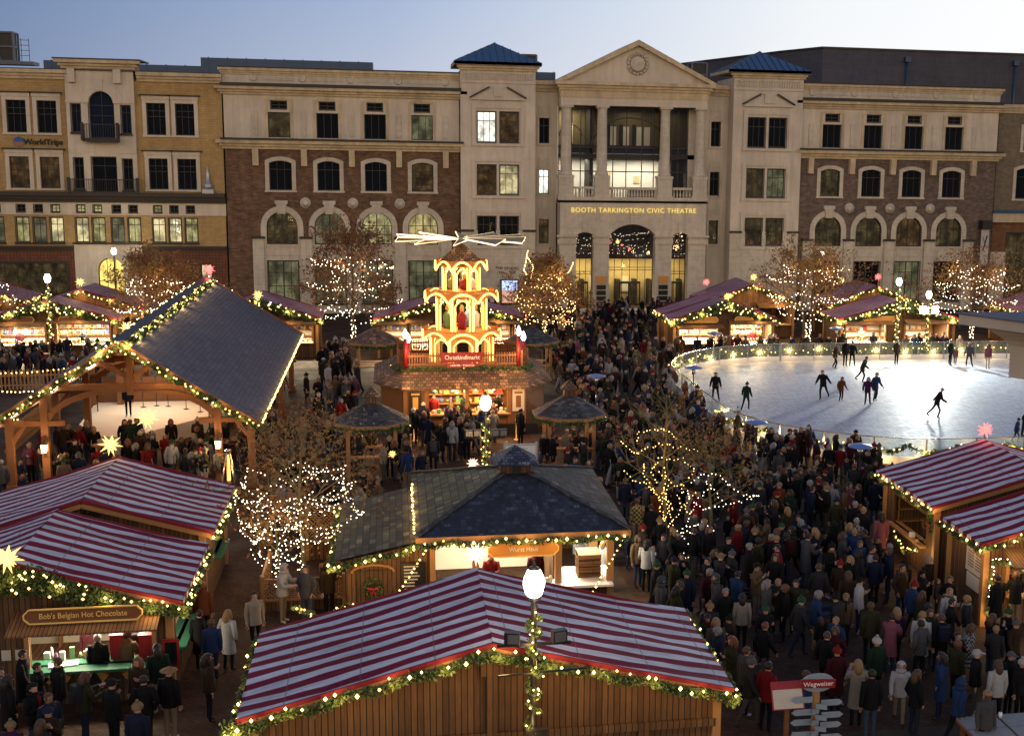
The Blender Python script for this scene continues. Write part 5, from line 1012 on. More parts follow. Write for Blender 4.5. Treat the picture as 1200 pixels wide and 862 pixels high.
part(St, 'front_lamp', M['lampglass'], lambda mb: [mb.ball((Cx + x, 62.1, 2.32), .06, 6, 4) for x in (-1.5, -.6, .5, 1.4)])
for x in (-2.3, 0, 2.3): point_lamp((Cx + x, 60.4, 2.6), 260, (1, .55, .22), .3, St)
goods('pretzels, cups and red heart biscuits on the warm lit counter below the pyramid', Cx - 1.9, Cx + 2.1, 62.45, (1.07,), 22, .17, .3); goods('red and gold wares on the shelves inside the stand below the pyramid', Cx - 1.9, Cx + 2.1, 65.75, (.95, 1.45, 1.95), 16, .26)
for x, lb in ((-2.45, 'black beer poster on the left front panel of the food stand'), (2.65, 'pale menu poster on the right front panel of the food stand')):
    G = thing('poster', lb, 'poster', (Cx + x, 62.3, 1.7)); part(G, 'sheet', M['black'] if x < 0 else M['paper'], lambda mb: mb.box(Cx + x - .3, Cx + x + .3, 62.25, 62.29, 1.15, 2.3)); part(G, 'picture', M['amber_sign'] if x < 0 else M['brown_sign'], lambda mb: (mb.box(Cx + x - .13, Cx + x + .13, 62.235, 62.248, 1.35, 1.95), mb.box(Cx + x - .2, Cx + x + .2, 62.235, 62.248, 2.05, 2.15)))
Fn = thing('balcony_fence', 'dark picket fence around the deck of the pyramid', 'fence', (Cx, 63.2, 3.24)); fp = octo(2.9, 3.25, 63.26, 63.95, 67.8)
def f(mb):
    for a, b in zip(fp, fp[1:] + fp[:1]):
        L = hypot(b[0] - a[0], b[1] - a[1]); k = int(L / .13)
        for i in range(k): t = (i + .5) / k; x, y = a[0] + (b[0] - a[0]) * t, a[1] + (b[1] - a[1]) * t; mb.box(x - .028, x + .028, y - .015, y + .015, 3.245, 4.0)
part(Fn, 'picket', M['beam'], f); part(Fn, 'rail', M['beam'], lambda mb: [mb.bar((*a, z), (*b, z), .05, .09) for a, b in zip(fp, fp[1:] + fp[:1]) for z in (3.42, 3.85)])
for a in fp: part(Fn, 'fence_post', M['beam'], lambda mb: mb.box(a[0] - .07, a[0] + .07, a[1] - .07, a[1] + .07, 3.24, 4.1))
Sn = thing('market_sign', 'red banner shaped sign on the pyramid fence', 'sign', (Cx - .1, 63.1, 3.7)); part(Sn, 'upper_board', M['red'], lambda mb: (mb.box(Cx - 1.12, Cx + .92, 63.06, 63.14, 3.55, 4.02), mb.box(Cx - 1.2, Cx + 1.0, 63.04, 63.06, 3.98, 4.05), mb.box(Cx - 1.2, Cx + 1.0, 63.04, 63.06, 3.52, 3.58))); part(Sn, 'lower_board', M['red'], lambda mb: mb.box(Cx - .85, Cx + .65, 63.08, 63.16, 3.26, 3.49))
text('lettering', 'Christkindlmarkt', .3, (Cx - .1, 63.04, 3.78), M['white'], Sn, ext=.006, sx=.85); text('lettering', 'CARMEL · INDIANA', .14, (Cx - .1, 63.06, 3.375), M['white'], Sn, ext=.006)
point_lamp((Cx - .1, 62.5, 4.4), 10, (1, .8, .5), .1, Sn)
for i, (x, y, zt) in enumerate(((-2.9, 63.2, 4.75), (-2.75, 63.75, 4.45), (2.75, 63.2, 4.85), (3.05, 63.75, 4.5))):
    G = thing('giant_candle', ['tall red electric candle at the left fence corner', 'shorter red electric candle behind the left fence corner', 'tall red electric candle at the right fence corner', 'shorter red electric candle behind the right fence corner'][i], 'candle', (Cx + x, y, 3.24)); part(G, 'candle_shaft', M['red'], lambda mb: mb.tube([(Cx + x, y, 3.24), (Cx + x, y, zt)], .1, 10)); part(G, 'flame_bulb', M['candle_flame'], lambda mb: mb.lathe((Cx + x, y, zt), [(.05, 0), (.13, .15), (.09, .32), (.0, .52)], 8)); point_lamp((Cx + x * .9, 62.6, 4.2), 45, (1, .6, .25), .15, G)  # warm lamp set forward of each candle, added to light the skirt roof
Py = thing('christmas_pyramid', 'three tiered wooden Christmas pyramid outlined with warm rope lights', 'christmas pyramid', (Cx, Cy, 3.24))
honey = plain('honey_pine', (.5, .22, .05), .5, .2, 3)
def ngon(r, n=8, ph=pi / 8): return [(Cx + r * cos(ph + 2 * pi * i / n), Cy + r * sin(ph + 2 * pi * i / n)) for i in range(n)]
tiers = [(3.26, 4.75, 1.62, 2.15), (5.05, 6.35, 1.35, 2.05) if False else (4.95, 7.0, 1.3, 1.95), (7.25, 8.45, .98, 1.42)]
tiers = [(3.26, 4.62, 1.62, 2.1), (4.86, 6.62, 1.28, 1.95), (6.9, 8.2, .95, 1.38)]
def scal(r, z, n=8, d=.34, k=7):      # scalloped rope-light edge between the corners of an octagon
    c = ngon(r, n); out = []
    for a, b in zip(c, c[1:] + c[:1]): out.append([Vector((a[0] + (b[0] - a[0]) * t, a[1] + (b[1] - a[1]) * t, z - d + d * 1.35 * sin(pi * t) ** .8)) for t in [i / k for i in range(k + 1)]])
    return out
for ti, (z0, z1, rp, re) in enumerate(tiers):
    part(Py, 'tier_floor', honey, lambda mb: mb.prism_z(ngon(rp + .3), z0 - .1, z0 + .02)); core = M['wood'] if ti == 0 else None
    for i, (x, y) in enumerate(ngon(rp)): p = part(Py, 'tier_post', honey, lambda mb: mb.box(x - .08, x + .08, y - .08, y + .08, z0, z1)); q = part(p, 'rope_light', M['rope'], lambda mb: mb.tube([(x + (x - Cx) * .06, y - .11, z0 + .05), (x + (x - Cx) * .06, y - .11, z1 - .1)], .042, 5))
    c = ngon(rp)
    for a, b in zip(c, c[1:] + c[:1]):      # lit arches between the posts
        p = MB(); k = 8; L = [Vector((a[0] + (b[0] - a[0]) * t, a[1] + (b[1] - a[1]) * t - .1, z1 - .75 + .62 * sin(pi * t) ** .7)) for t in [.12 + .76 * i / k for i in range(k + 1)]]; L = [Vector((L[0].x, L[0].y, z0 + .05))] + L + [Vector((L[-1].x, L[-1].y, z0 + .05))]; p.tube(L, .036, 4); p.build('arch_light', M['rope'], Py)
    S_ = scal(re, z1 + .12)
    def f(mb):
        for e in S_:
            for a, b in zip(e, e[1:]): mb.quad(a, b, (b.x, b.y, z1 + .28), (a.x, a.y, z1 + .28))
        o = ngon(re); i_ = ngon(max(.5, rp - .5)); zt = z1 + (.36 if ti < 2 else .3)
        frus(mb, o, z1 + .1, i_, zt) if ti < 2 else None; mb.prism_z(ngon(rp + .1), z1 - .06, z1 + .05)
    part(Py, 'scalloped_eave', honey, f)
    for e in S_: part(Py, 'rope_light', M['rope'], lambda mb: mb.tube([v + Vector(((v.x - Cx) * .02, (v.y - Cy) * .02, 0)) for v in e], .048, 4))
    area_lamp((Cx, Cy, z1 - .1), .9, .9, 120, (1, .66, .26), parent=Py)
part(Py, 'core_wall', [plain('cream_panel', (.55, .42, .22), .6), M['glass']], lambda mb: (mb.prism_z(ngon(1.42), 3.27, 4.6, 0), [mb.add([(Cx + 1.35 * cos(a - .22), Cy + 1.35 * sin(a - .22), z) if s == 0 else (Cx + 1.35 * cos(a + .22), Cy + 1.35 * sin(a + .22), z) for s, z in ((0, 3.5), (1, 3.5), (1, 4.35), (0, 4.35))], [(0, 1, 2, 3)], 1) for a in [-pi / 2 + pi / 4 * i for i in range(-1, 2)]]))
part(Py, 'spire_roof', M['cedar_red'], lambda mb: [mb.poly([(*a, 8.28), (*b, 8.28), (Cx, Cy, 9.42)]) for a, b in zip(ngon(1.3), ngon(1.3)[1:] + ngon(1.3)[:1])])
part(Py, 'drive_shaft', M['black'], lambda mb: (mb.tube([(Cx, Cy, 4.6), (Cx, Cy, 9.62)], .05, 8), mb.tube([(Cx, Cy, 9.5), (Cx, Cy, 9.62)], .25, 10)))
Wh = empty('vane_wheel', (0, 0, 6.3), 0, Py); Wh.location = (0, 0, 6.3)
for i in range(10):
    a = 2 * pi * i / 10 + .25; d = Vector((cos(a), sin(a), 0)); s = Vector((-sin(a), cos(a), 0)); c = Vector((Cx, Cy, 9.56)); w0, w1, tl = .2, .62, .13
    pts = [c + d * .35 - s * w0 / 2, c + d * 3.35 - s * w1 * .5 - Vector((0, 0, tl)), c + d * 3.35 + s * w1 * .5 + Vector((0, 0, tl)), c + d * .35 + s * w0 / 2]
    V = MB(); V.add(pts + [p + Vector((0, 0, .03)) for p in pts], [(3, 2, 1, 0), (4, 5, 6, 7), (0, 1, 5, 4), (1, 2, 6, 5), (2, 3, 7, 6), (3, 0, 4, 7)]); V.build('vane', plain('vane_wood', (.3, .2, .09), .6) if i == 0 else bpy.data.materials['vane_wood'], Wh)
    e = MB(); e.tube(pts + [pts[0]], .036, 4); e.build('vane_light', M['rope_pale'], Wh)
for i, (z, r_) in enumerate(((4.9, .75), (6.95, .5))):
    for k in range(5):
        a = 2 * pi * k / 5 - pi / 2 + .3 * i; x, y = Cx + r_ * cos(a), Cy + r_ * sin(a); G = MB(); h = 1.2 - .45 * i
        G.lathe((x, y, z), [(.22, 0), (.2, .3 * h), (.24, .62 * h), (.12, .76 * h), (.08, .8 * h)], 8, 0); G.ball((x, y, z + .9 * h), .12, 8, 5, 1); G.lathe((x, y, z + .98 * h), [(.12, 0), (.05, .12), (0, .14)], 7, 2)
        tag(G.build('carved_figure', [[M['red'], M['white'], GOODS[5], GOODS[1], GOODS[2]][k], plain('painted_face', (.6, .38, .25)) if not (i or k) else bpy.data.materials['painted_face'], M['goldpaint']]), ['carved figure in red robe', 'carved figure in white robe', 'carved figure in blue robe', 'carved figure in yellow robe', 'carved figure in green robe'][k] + [' on the middle tier of the pyramid', ' on the top tier of the pyramid'][i], 'carved figure')

# ------------------------------------------------------------------ gazebos
def gazebo(label, x, y, w, ze, za, mat, cup=False, glow=14):
    G = thing('gazebo', label, 'gazebo', (x, y, 0)); h = w / 2; q = .62 * h
    C8 = [(x + h * 1.06 * cos(pi / 8 + pi / 4 * i), y + h * 1.06 * sin(pi / 8 + pi / 4 * i)) for i in range(8)]
    part(G, 'shingle_roof', mat, lambda mb: [mb.poly([(*a, ze), (*b, ze), (x, y, za)]) for a, b in zip(C8, C8[1:] + C8[:1])]); part(G, 'eave_board', M['beam_h'], lambda mb: ([mb.bar((*a, ze - .05), (*b, ze - .05), .05, .14) for a, b in zip(C8, C8[1:] + C8[:1])], mb.prism_z(C8, ze - .05, ze - .02)))
    for sx in (-1, 1):
        for sy in (-1, 1): part(G, 'post', M['beam_h'], lambda mb: mb.box(x + sx * q - .08, x + sx * q + .08, y + sy * q - .08, y + sy * q + .08, 0, ze))
    part(G, 'bar_counter', M['beam_h'], lambda mb: [mb.bar((x - q, y + s * q, 1.02), (x + q, y + s * q, 1.02), .35, .06) for s in (-1, 1)])
    if cup: part(G, 'cupola', M['wood'], lambda mb: mb.box(x - .24, x + .24, y - .24, y + .24, za - .25, za + .18)); part(G, 'cupola_roof', M['cedar_red'], lambda mb: [mb.poly([(x + a * .38, y + b * .38, za + .16), (x + c * .38, y + d * .38, za + .16), (x, y, za + .58)]) for a, b, c, d in ((-1, -1, 1, -1), (1, -1, 1, 1), (1, 1, -1, 1), (-1, 1, -1, -1))])
    else: part(G, 'finial', M['wood'], lambda mb: mb.box(x - .12, x + .12, y - .12, y + .12, za - .15, za + .15))
    if glow: point_lamp((x, y, ze - .35), glow * 2.5, (1, .6, .28), .15, G)
    return G, C8
gz = [gazebo('shingled gazebo with wooden cupola left of the pyramid queue', -.95, 54.8, 3.2, 2.45, 3.35, M['cedar_grey'], True), gazebo('shingled gazebo with wooden cupola right of the pyramid queue', 7.75, 55.4, 3.2, 2.45, 3.4, M['cedar_grey'], True),
      gazebo('dark shingled gazebo behind the left side of the pyramid', -1.1, 78, 3.2, 2.45, 3.35, M['cedar_red'], False, 22), gazebo('dark shingled gazebo behind the right side of the pyramid', 8.55, 77.5, 3.2, 2.45, 3.35, M['cedar_grey'], False, 16)]
for i, (g, c8) in enumerate(gz): garland('unlit fir garland under the eave of the %s' % ['gazebo left of the queue', 'gazebo right of the queue', 'gazebo behind the pyramid, left', 'gazebo behind the pyramid, right'][i], [(*p, 2.32) for p in c8 + c8[:1]], .16, 70, .1, 9, .02, True)

# ------------------------------------------------------------------ ice rink barrier
Rb = thing('rink_barrier', 'clear glass barrier with white kickboard around the ice rink', 'rink barrier', (26, 82.6, 0)); ro2 = rink_outline(.12)
part(Rb, 'kickboard', M['white'], lambda mb: [mb.bar((*a, .2), (*b, .2), .06, .38) for a, b in zip(ro2, ro2[1:] + ro2[:1])])
gk = NM('rink_glass'); g_ = gk.t; mix_ = gk.n('ShaderNodeMixShader'); mix_.inputs[0].default_value = .2; tr_ = gk.n('ShaderNodeBsdfTransparent'); tr_.inputs[0].default_value = (.86, .93, .9, 1)
g_.links.new(tr_.outputs[0], mix_.inputs[1]); g_.links.new(gk.b.outputs[0], mix_.inputs[2]); gk.out((.45, .55, .5), .15, .6); g_.links.new(mix_.outputs[0], g_.nodes['Material Output'].inputs[0])
part(Rb, 'glass_panel', gk.mat, lambda mb: [mb.quad((*a, .39), (*b, .39), (*b, 1.25), (*a, 1.25)) for a, b in zip(ro2, ro2[1:] + ro2[:1])]); part(Rb, 'top_rail', M['steel'], lambda mb: [mb.bar((*a, 1.27), (*b, 1.27), .05, .04) for a, b in zip(ro2, ro2[1:] + ro2[:1])])
part(Rb, 'barrier_post', M['steel'], lambda mb: [mb.box(p.x - .03, p.x + .03, p.y - .03, p.y + .03, 0, 1.26) for p in resample([(*q, 0) for q in ro2 + ro2[:1]], 2.4)])
def rng(i0, i1, off, z, amp=.22, per=2.4):
    q = rink_outline(off); P = resample([(*v, 0) for v in q[i0:i1]], .3); return [(p.x, p.y, z - amp * abs(sin(pi * i * .3 / per))) for i, p in enumerate(P)]
garland('lit fir swags draped along the far side of the rink barrier', rng(34, 41, .3, 1.0)[::-1] + rng(0, 5, .3, 1.0), .2, 60, .13, .42, .05, False, mat=M['bulb_far']) if False else None
q = rink_outline(.3); far = [(46, 82.9)] + [(x, 82.9) for x in (42, 38, 34, 30, 26.2)] + q[1:11]; nearq = q[11:22] + [(30, 53.1), (36, 53.1)]
def swag(pl, z=1.02, amp=.3, per=2.4): P = resample([(*v, 0) for v in pl], .24); return [(p.x, p.y, z - amp * abs(sin(pi * i * .24 / per))) for i, p in enumerate(P)]
garland('lit fir swags along the far side of the rink barrier', swag(far), .17, 75, .12, .4, .042, False, mat=M['bulb_far']); garland('lit fir swags along the near left curve of the rink barrier', swag(nearq), .15, 75, .1, .45, .042, False, mat=M['bulb_far'])

# ------------------------------------------------------------------ lit garlands on the huts
e = .07
def rake(x0, x1, xr, y, ze, zr, d=.1): return [(x0, y, ze - d), (xr, y, zr - d), (x1, y, ze - d)]
def side(x, y0, y1, ze, d=.1): return [(x, y0, ze - d), (x, y1, ze - d)]
garland('lit fir garland on the front gable edge of the nearest hut', rake(-3.25, 7.17, 1.93, 24.78, 2.7, 4.02, .12), .12, 430, .055, .36, .038, hang=.12); garland('lit fir garland down the left eave of the nearest hut', side(-3.27, 24.8, 29.7, 2.7), .11, 330, .055, .33, .036); garland('lit fir garland down the right eave of the nearest hut', side(7.19, 24.8, 29.7, 2.7), .11, 330, .055, .34, .036)
G = garland('bunch of lit fir hanging at the left front corner of the nearest hut', [(-3.35, 24.75, 2.55), (-3.4, 24.7, 2.2), (-3.38, 24.7, 1.9)], .24, 520, .06, .05, .036)
garland('dense lit fir garland across the gable of the chocolate hut', rake(-13.4, -5.2, -9.3, 31.9, 2.7, 3.9, .18), .1, 420, .06, .24, .036, False, lambda t: .11 + .3 * max(0, 1 - abs(t - .5) / .36), hang=.2, cluster=1.0); garland('lit fir garland down the right eave of the chocolate hut', side(-5.22, 32, 36.8, 2.7), .1, 260, .06, .24, .038); garland('lit fir garland down the right eave of the hut behind the chocolate hut', side(-5.25, 38, 43.4, 2.7), .1, 220, .06, .26, .04)
garland('lit fir garland down the left eave of the right hut with red star', side(17.33, 37.8, 42.8, 2.7), .08, 190, .06, .28, .036); garland('lit fir garland down the left eave of the small right hut', side(17.13, 33.7, 36.8, 2.7), .1, 240, .06, .3, .036); garland('lit fir garland on the front edge of the small right hut', rake(17.15, 24.6, 20.9, 33.68, 2.7, 3.7, .12)[:2], .11, 260, .06, .33, .036)
garland('fine lit garland around the hatch of the small right hut', [(17.6, 33.85, .6), (17.6, 33.8, 2.25), (18.4, 33.75, 2.05), (20.5, 33.7, 2.15)], .08, 240, .05, .12, .022, False, mat=M['bulb_cool'])
garland('lit fir garland along the front eave of the shingled hut', [(.5, 36.1, 2.68), (7.05, 36.1, 2.68)], .1, 260, .06, .3, .042); garland('lit fir garland along the sloping front eave of the side hut', [(-1.85, 36.1, 2.08), (.5, 36.1, 2.58)], .12, 300, .06, .3, .042); garland('lit fir garland up the left edge of the side hut roof', [(-1.85, 36.15, 2.12), (-1.9, 42.2, 2.14)], .12, 200, .07, .5, .045)
light_string('string of bulbs up the joint between side hut and shingled hut', [[(.55, 36.3, 2.82), (.55, 42.4, 2.86)]], .34, .04, M['bulb'])
light_string('slanting string of round bulbs from the left eave corner of the shingled hut', [sag((.95, 36.2, 2.55), (-.7, 34.6, .7), .05)], .16, .034, M['bulb']); light_string('slanting string of round bulbs from the right eave corner of the shingled hut', [sag((6.8, 36.2, 2.6), (5.5, 35.3, .9), .05)], .16, .034, M['bulb'])
garland('lit fir garland over the lattice fence beside the side hut', [(-2.9, 36.0, 1.0), (-2.2, 35.7, .75), (-1.4, 35.7, 1.1), (-.4, 35.6, .95), (.1, 35.5, 1.35)], .1, 300, .06, .16, .034)
garland('lit fir garland on the left front gable edge of the timber pavilion', [(-15.9, 51.3, 2.95), (-10.5, 51.3, 6.4)], .15, 190, .08, .2, .04, False); garland('lit fir garland on the right front gable edge of the timber pavilion', [(-10.5, 51.3, 6.4), (-5.2, 51.3, 2.95)], .15, 190, .08, .2, .04, False)
garland('lit fir garland along the right side of the pavilion ridge', [(-10.15, 51.5, 6.46), (-10.15, 76.8, 6.46)], .16, 90, .1, .3, .045, False); garland('lit fir garland along the left side of the pavilion ridge', [(-11.2, 51.5, 6.2), (-11.2, 76.8, 6.2)], .12, 50, .1, .45, .042, False, mat=M['bulb_cool'])
light_string('string of bulbs along the right eave of the timber pavilion', [[(-5.22, 51.4, 3.08), (-5.22, 76.8, 3.08)]], .3, .045, M['bulb']); light_string('string of small bulbs on the rear gable edge of the timber pavilion', [[(-10.5, 76.9, 6.5), (-5.3, 76.9, 3.1)]], .5, .04, M['bulb_cool'])
for lb, x0, x1, y0, y1, zr, fr, lp in BK:
    who = {-26.4: 'double hut under the left lamp post', -13.1: 'hut behind the blue pavilion roof', -1.3: 'hut behind the pyramid', 18.9: 'double hut left of the rink', 31.0: 'hut behind the floodlights'}[x0]
    garland('thick lit fir garland across the gable of the ' + who, rake(x0, x1, (x0 + x1) / 2, y0 - .1, 2.75, zr, .15), .14, 120, .13, .24, .05, False, lambda t: .16 + .26 * max(0, 1 - abs(t - .5) / .4), mat=M['bulb_far'], hang=.2, cluster=1.0)
for i, (p, lb) in enumerate(([side(18.8, 84.6, 90.5, 2.75), 'left eave of the double hut left of the rink'], [rake(23.6, 31.4, 27.5, 94.2, 2.75, 4.2), 'gable of the rear hut left of the rink'], [rake(33.2, 41, 37.1, 92.7, 2.75, 4.2), 'gable of the rear hut by the rink lamps'], [[(46.3, 93, 2.7), (46.3, 86.2, 2.7), (50.7, 86.2, 4.0)], 'eave of the hut at the far right'], [side(-26.1, 97.5, 102.6, 2.7) [::-1] + [(-26.1, 97.4, 2.7), (-30, 97.4, 4)], 'eave of the hut at the far left'], [rake(-25.3, -16.7, -21, 91.9, 2.75, 4.2), 'gable of the hut behind the left double hut'], [side(30.9, 84.3, 88.6, 2.75), 'left eave of the hut behind the floodlights'])):
    garland('lit fir garland on the ' + lb, p, .14, 80, .12, .3, .05, False, mat=M['bulb_far'], cluster=1)
garland('unlit fir garland below the balcony fence of the pyramid', [(Cx - 3.5, 64, 3.22), (Cx - 3.0, 63.1, 3.2), (Cx + 3.0, 63.1, 3.2), (Cx + 3.5, 64, 3.22)], .15, 200, .09, 4, .02, True)
light_string('loop of bulbs falling from the gable star of the double hut by the theatre', [sag((22.8, 84.2, 4.3), (25.6, 84.0, 5.4), .4)], .2, .045, M['bulb_far']) if False else None

# ------------------------------------------------------------------ star lanterns
star('yellow many pointed star over the front gable of the chocolate hut', (-9.26, 31.6, 4.12), .42, M['star_y'], .3, 25); star('yellow many pointed star behind the hut next to the timber pavilion posts', (-9.32, 43.6, 4.15), .42, M['star_y'], .4, 20); star('large yellow star hanging in the timber pavilion over the stage front', (-9.9, 53.2, 3.05), .5, M['star_y'], 0, 15)
star('red star on the peak of the blue pavilion roof', (-10.5, 77, 6.9), .4, M['star_r'], .6, 30, (1, .1, .1)); star('yellow star on the hut gable just right of the blue pavilion roof', (-8.4, 83.0, 4.75), .38, M['star_y'], .6); star('red star on the right striped hut at the picture edge', (21.6, 42.7, 4.1), .36, M['star_r'], .45, 30, (1, .1, .1))
star('large pale red star glowing under the shingled hut behind the nearest roof', (2.3, 35.9, 2.35), .42, M['star_w'], .5, 22, (1, .35, .25)); star('small pale star behind the shingled hut roof beside the lamp post', (2.85, 46.0, 2.55), .28, M['star_w'], .4); star('yellow star on the double hut gable left of the rink', (22.85, 84.5, 4.35), .34, M['star_y'], .4); star('yellow star on the rear hut gable left of the rink', (27.5, 94.1, 4.75), .36, M['star_y'], .5)
star('small red star on the ridge of the double hut near the theatre steps', (22.8, 90.4, 4.75), .34, M['star_r'], .7); star('small red star on the rear hut by the rink lamps', (37.1, 92.7, 4.9), .36, M['star_r'], .7); star('yellow star at the ridge left of the rink lamps', (33.5, 91, 4.85), .34, M['star_y'], .7); star('yellow star on the gable in front of the round arched office doorway', (-21.0, 91.8, 4.7), .36, M['star_y'], .5); star('large yellow star in front of the bright hatch left of the pavilion', (-15.2, 77, 3.5), .5, M['star_y'], 1.0, 10)
star('bright yellow star beside the right hatch of the pyramid side queue', (-.1, 52.9, 1.35), .2, M['star_y'], .3)

# ------------------------------------------------------------------ lamp posts
def lamp_post(label, x, y, zg, near=False, floods=(), lit=True, power=200, glob=.2, deco=True):
    G = thing('lamp_post', label, 'lamp post', (x, y, 0)); n = 14 if near else 8; g = glob / .2
    part(G, 'post', M['black'], lambda mb: (mb.lathe((x, y, 0), [(.24, 0), (.24, .25), (.17, .4), (.13, .8), (.075, .95), (.06, zg - .55), (.09, zg - .5), (.05, zg - .42), (.11, zg - .33)], n), mb.lathe((x, y, zg - .33), [(.14, 0), (.16, .05), (.1, .07)], n)))
    part(G, 'globe', M['globe'], lambda mb: mb.lathe((x, y, zg - .28 * g), [(.09 * g, 0), (.16 * g, .08 * g), (.205 * g, .26 * g), (.2 * g, .36 * g), (.14 * g, .5 * g), (.11 * g, .56 * g)], 16)); part(G, 'finial', M['black'], lambda mb: mb.lathe((x, y, zg + .28 * g), [(.12 * g, 0), (.1 * g, .03), (.03, .05), (.045, .09), (.02, .13), (0, .17)], 10))
    point_lamp((x, y, zg + .75), power * .25, (1, .9, .7), .2, G); point_lamp((x, y - .5, zg - .1), power, (1, .9, .7), .2, G)
    if floods: part(G, 'cross_arm', M['black'], lambda mb: mb.bar((x - .75, y - .02, zg - 1.28), (x + .75, y - .02, zg - 1.28), .05, .06))
    for (dx, on) in floods:
        F = MB(); F.cbox((x + dx, y - .12, zg - 1.22 - (.1 if on else 0)), .6 if on else .3, .16, .55 if on else .26, 0, .25 * (1 if dx > 0 else -1)); fo = F.build('floodlight', M['black'], G); L = MB(); g2 = 2.3 if on else 1.0; L.cbox((x + dx + .02, y - .205, zg - 1.19 - (.1 if on else 0)), .24 * g2, .012, .2 * g2, 0, .25 * (1 if dx > 0 else -1)); lo = L.build('lens', M['flood'] if on else M['steel'], G); lo.parent = fo  # lit lens and housing oversized so their glow imitates glare
    if deco:
        P = [(x + .11 * cos(a), y + .11 * sin(a), zg - .6 - (a / (2 * pi)) * .42) for a in [i * .45 for i in range(int((zg - .9) / .42 * 2 * pi / .45))]]
        D = garland('spiral fir garland on the ' + ' '.join(label.replace('lamp post', 'post').split()[:11]), P, .09, 260 if near else 70, .05 if near else .09, .14 if near else .22, .026 if near else .045, False, mat=M['bulb'] if near else M['bulb_far'], cluster=1)
    return G
lamp_post('nearest tall lamp post in front of the striped roof', 2.72, 24.28, 5.45, True, ((-.45, False), (.5, False)), power=60, glob=.215); G = thing('banner_rod', 'black horizontal rod fixed to the nearest lamp post', 'banner rod', (2.72, 24.2, 4)); part(G, 'rod', M['black'], lambda mb: mb.bar((2.0, 24.2, 3.55), (3.8, 24.2, 3.62), .035)); part(G, 'clamp', M['black'], lambda mb: mb.lathe((2.72, 24.28, 3.5), [(.09, 0), (.09, .16)], 10))
G = tag(part(None, 'control_box', M['black'], lambda mb: (mb.box(2.6, 2.98, 24.1, 24.2, 1.75, 2.35), mb.box(2.56, 3.02, 24.09, 24.21, 2.352, 2.39))), 'black control box strapped to the nearest lamp post', 'control box')
lamp_post('middle lamp post with four dark floodlights behind the shingled hut', 3.27, 45.2, 5.0, True, ((-.62, False), (-.33, False), (.33, False), (.62, False)), power=60)
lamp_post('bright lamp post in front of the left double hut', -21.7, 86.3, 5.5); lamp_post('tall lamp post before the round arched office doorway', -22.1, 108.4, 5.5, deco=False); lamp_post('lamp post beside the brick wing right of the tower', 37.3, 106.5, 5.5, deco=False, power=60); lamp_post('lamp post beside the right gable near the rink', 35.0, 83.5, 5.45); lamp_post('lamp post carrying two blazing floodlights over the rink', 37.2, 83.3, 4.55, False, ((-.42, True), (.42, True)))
for dx in (-.42, .42):
    l = bpy.data.lights.new('floodlight_beam', 'SPOT'); l.energy = 8000; l.spot_size = radians(100); l.spot_blend = .8; l.color = (.94, 1, .93); l.shadow_soft_size = .12
    o = bpy.data.objects.new('floodlight_beam', l); COL.objects.link(o); o.location = (37.2 + dx, 82.95, 3.45); o.rotation_euler = Vector((-7 + dx * 8, -18, -5.0)).to_track_quat('-Z', 'Y').to_euler()

# ------------------------------------------------------------------ trees
def tree(label, x, y, h, r, zc0, leaves, leafm, bark, top=1.0, limbs=14, leaf=.13, seed=1, trunk_r=.13, multi=1, lean=0.0):
    random.seed(seed); G = thing('oak_tree' if leaves > 900 else 'bare_tree', label, 'tree', (x, y, 0)); tb = MB(); tips = []
    def grow(p, d, L, rad, lev):
        pts = [p]; n = 4
        for i in range(n):
            d = (d + Vector((R(-1, 1), R(-1, 1), R(-.4, .7))) * .17).normalized(); p = p + d * L / n; pts.append(p)
            if lev < 3 and i >= 1:
                for _ in range(2 if lev < 2 else 1):
                    a = d.orthogonal().normalized(); a.rotate(Matrix.Rotation(R(0, 2 * pi), 3, d)); grow(p, (d * R(.55, .9) + a * R(.5, .9)).normalized(), L * R(.42, .62), rad * .5, lev + 1)
        tb.tube(pts, [rad * (1 - .7 * i / n) for i in range(n + 1)], 5 if lev else 6, 0, False); tips.extend(pts[2:])
    for m in range(multi):
        bx = x + (m - (multi - 1) / 2) * .5; P = [(bx + lean * z * (1 if m else -1) + .05 * sin(z * 1.7 + m), y + .04 * cos(z * 2.1), z) for z in [h * top * i / 8 for i in range(9)]]
        tb.tube(P, [trunk_r * (1 - .85 * i / 8) + (.06 if i == 0 else 0) for i in range(9)], 8, 0)
        for i in range(limbs // multi):
            z = zc0 + (h * .93 - zc0) * (i + R(0, .8)) / (limbs // multi); a = i * 2.4 + R(-.3, .3) + m; t = (z - zc0) / (h - zc0); L = r * (1.05 * (1 - t) ** .6 + .25) * R(.7, 1.05)
            grow(Vector((bx + lean * z * (1 if m else -1), y, z)), Vector((cos(a), sin(a), .45 + .7 * t)).normalized(), L, trunk_r * .42 * (1 - .6 * t), 1)
    tb.build('trunk', bark, G)
    if leaves:
        lb = MB(); tips = [t for t in tips if t.z > zc0 * .75]
        for i in range(leaves):
            t = random.choice(tips); p = t + Vector((random.gauss(0, .22), random.gauss(0, .22), random.gauss(-.05, .2))); lb.leaf(p, leaf * R(.55, 1.25), 0 if noise.noise(p * .9) > -.05 else 1)
        lb.build('crown', leafm, G)
    return G
OK = [M['oak'], M['oak2']]; OK2 = [M['oak2'], M['oak']]
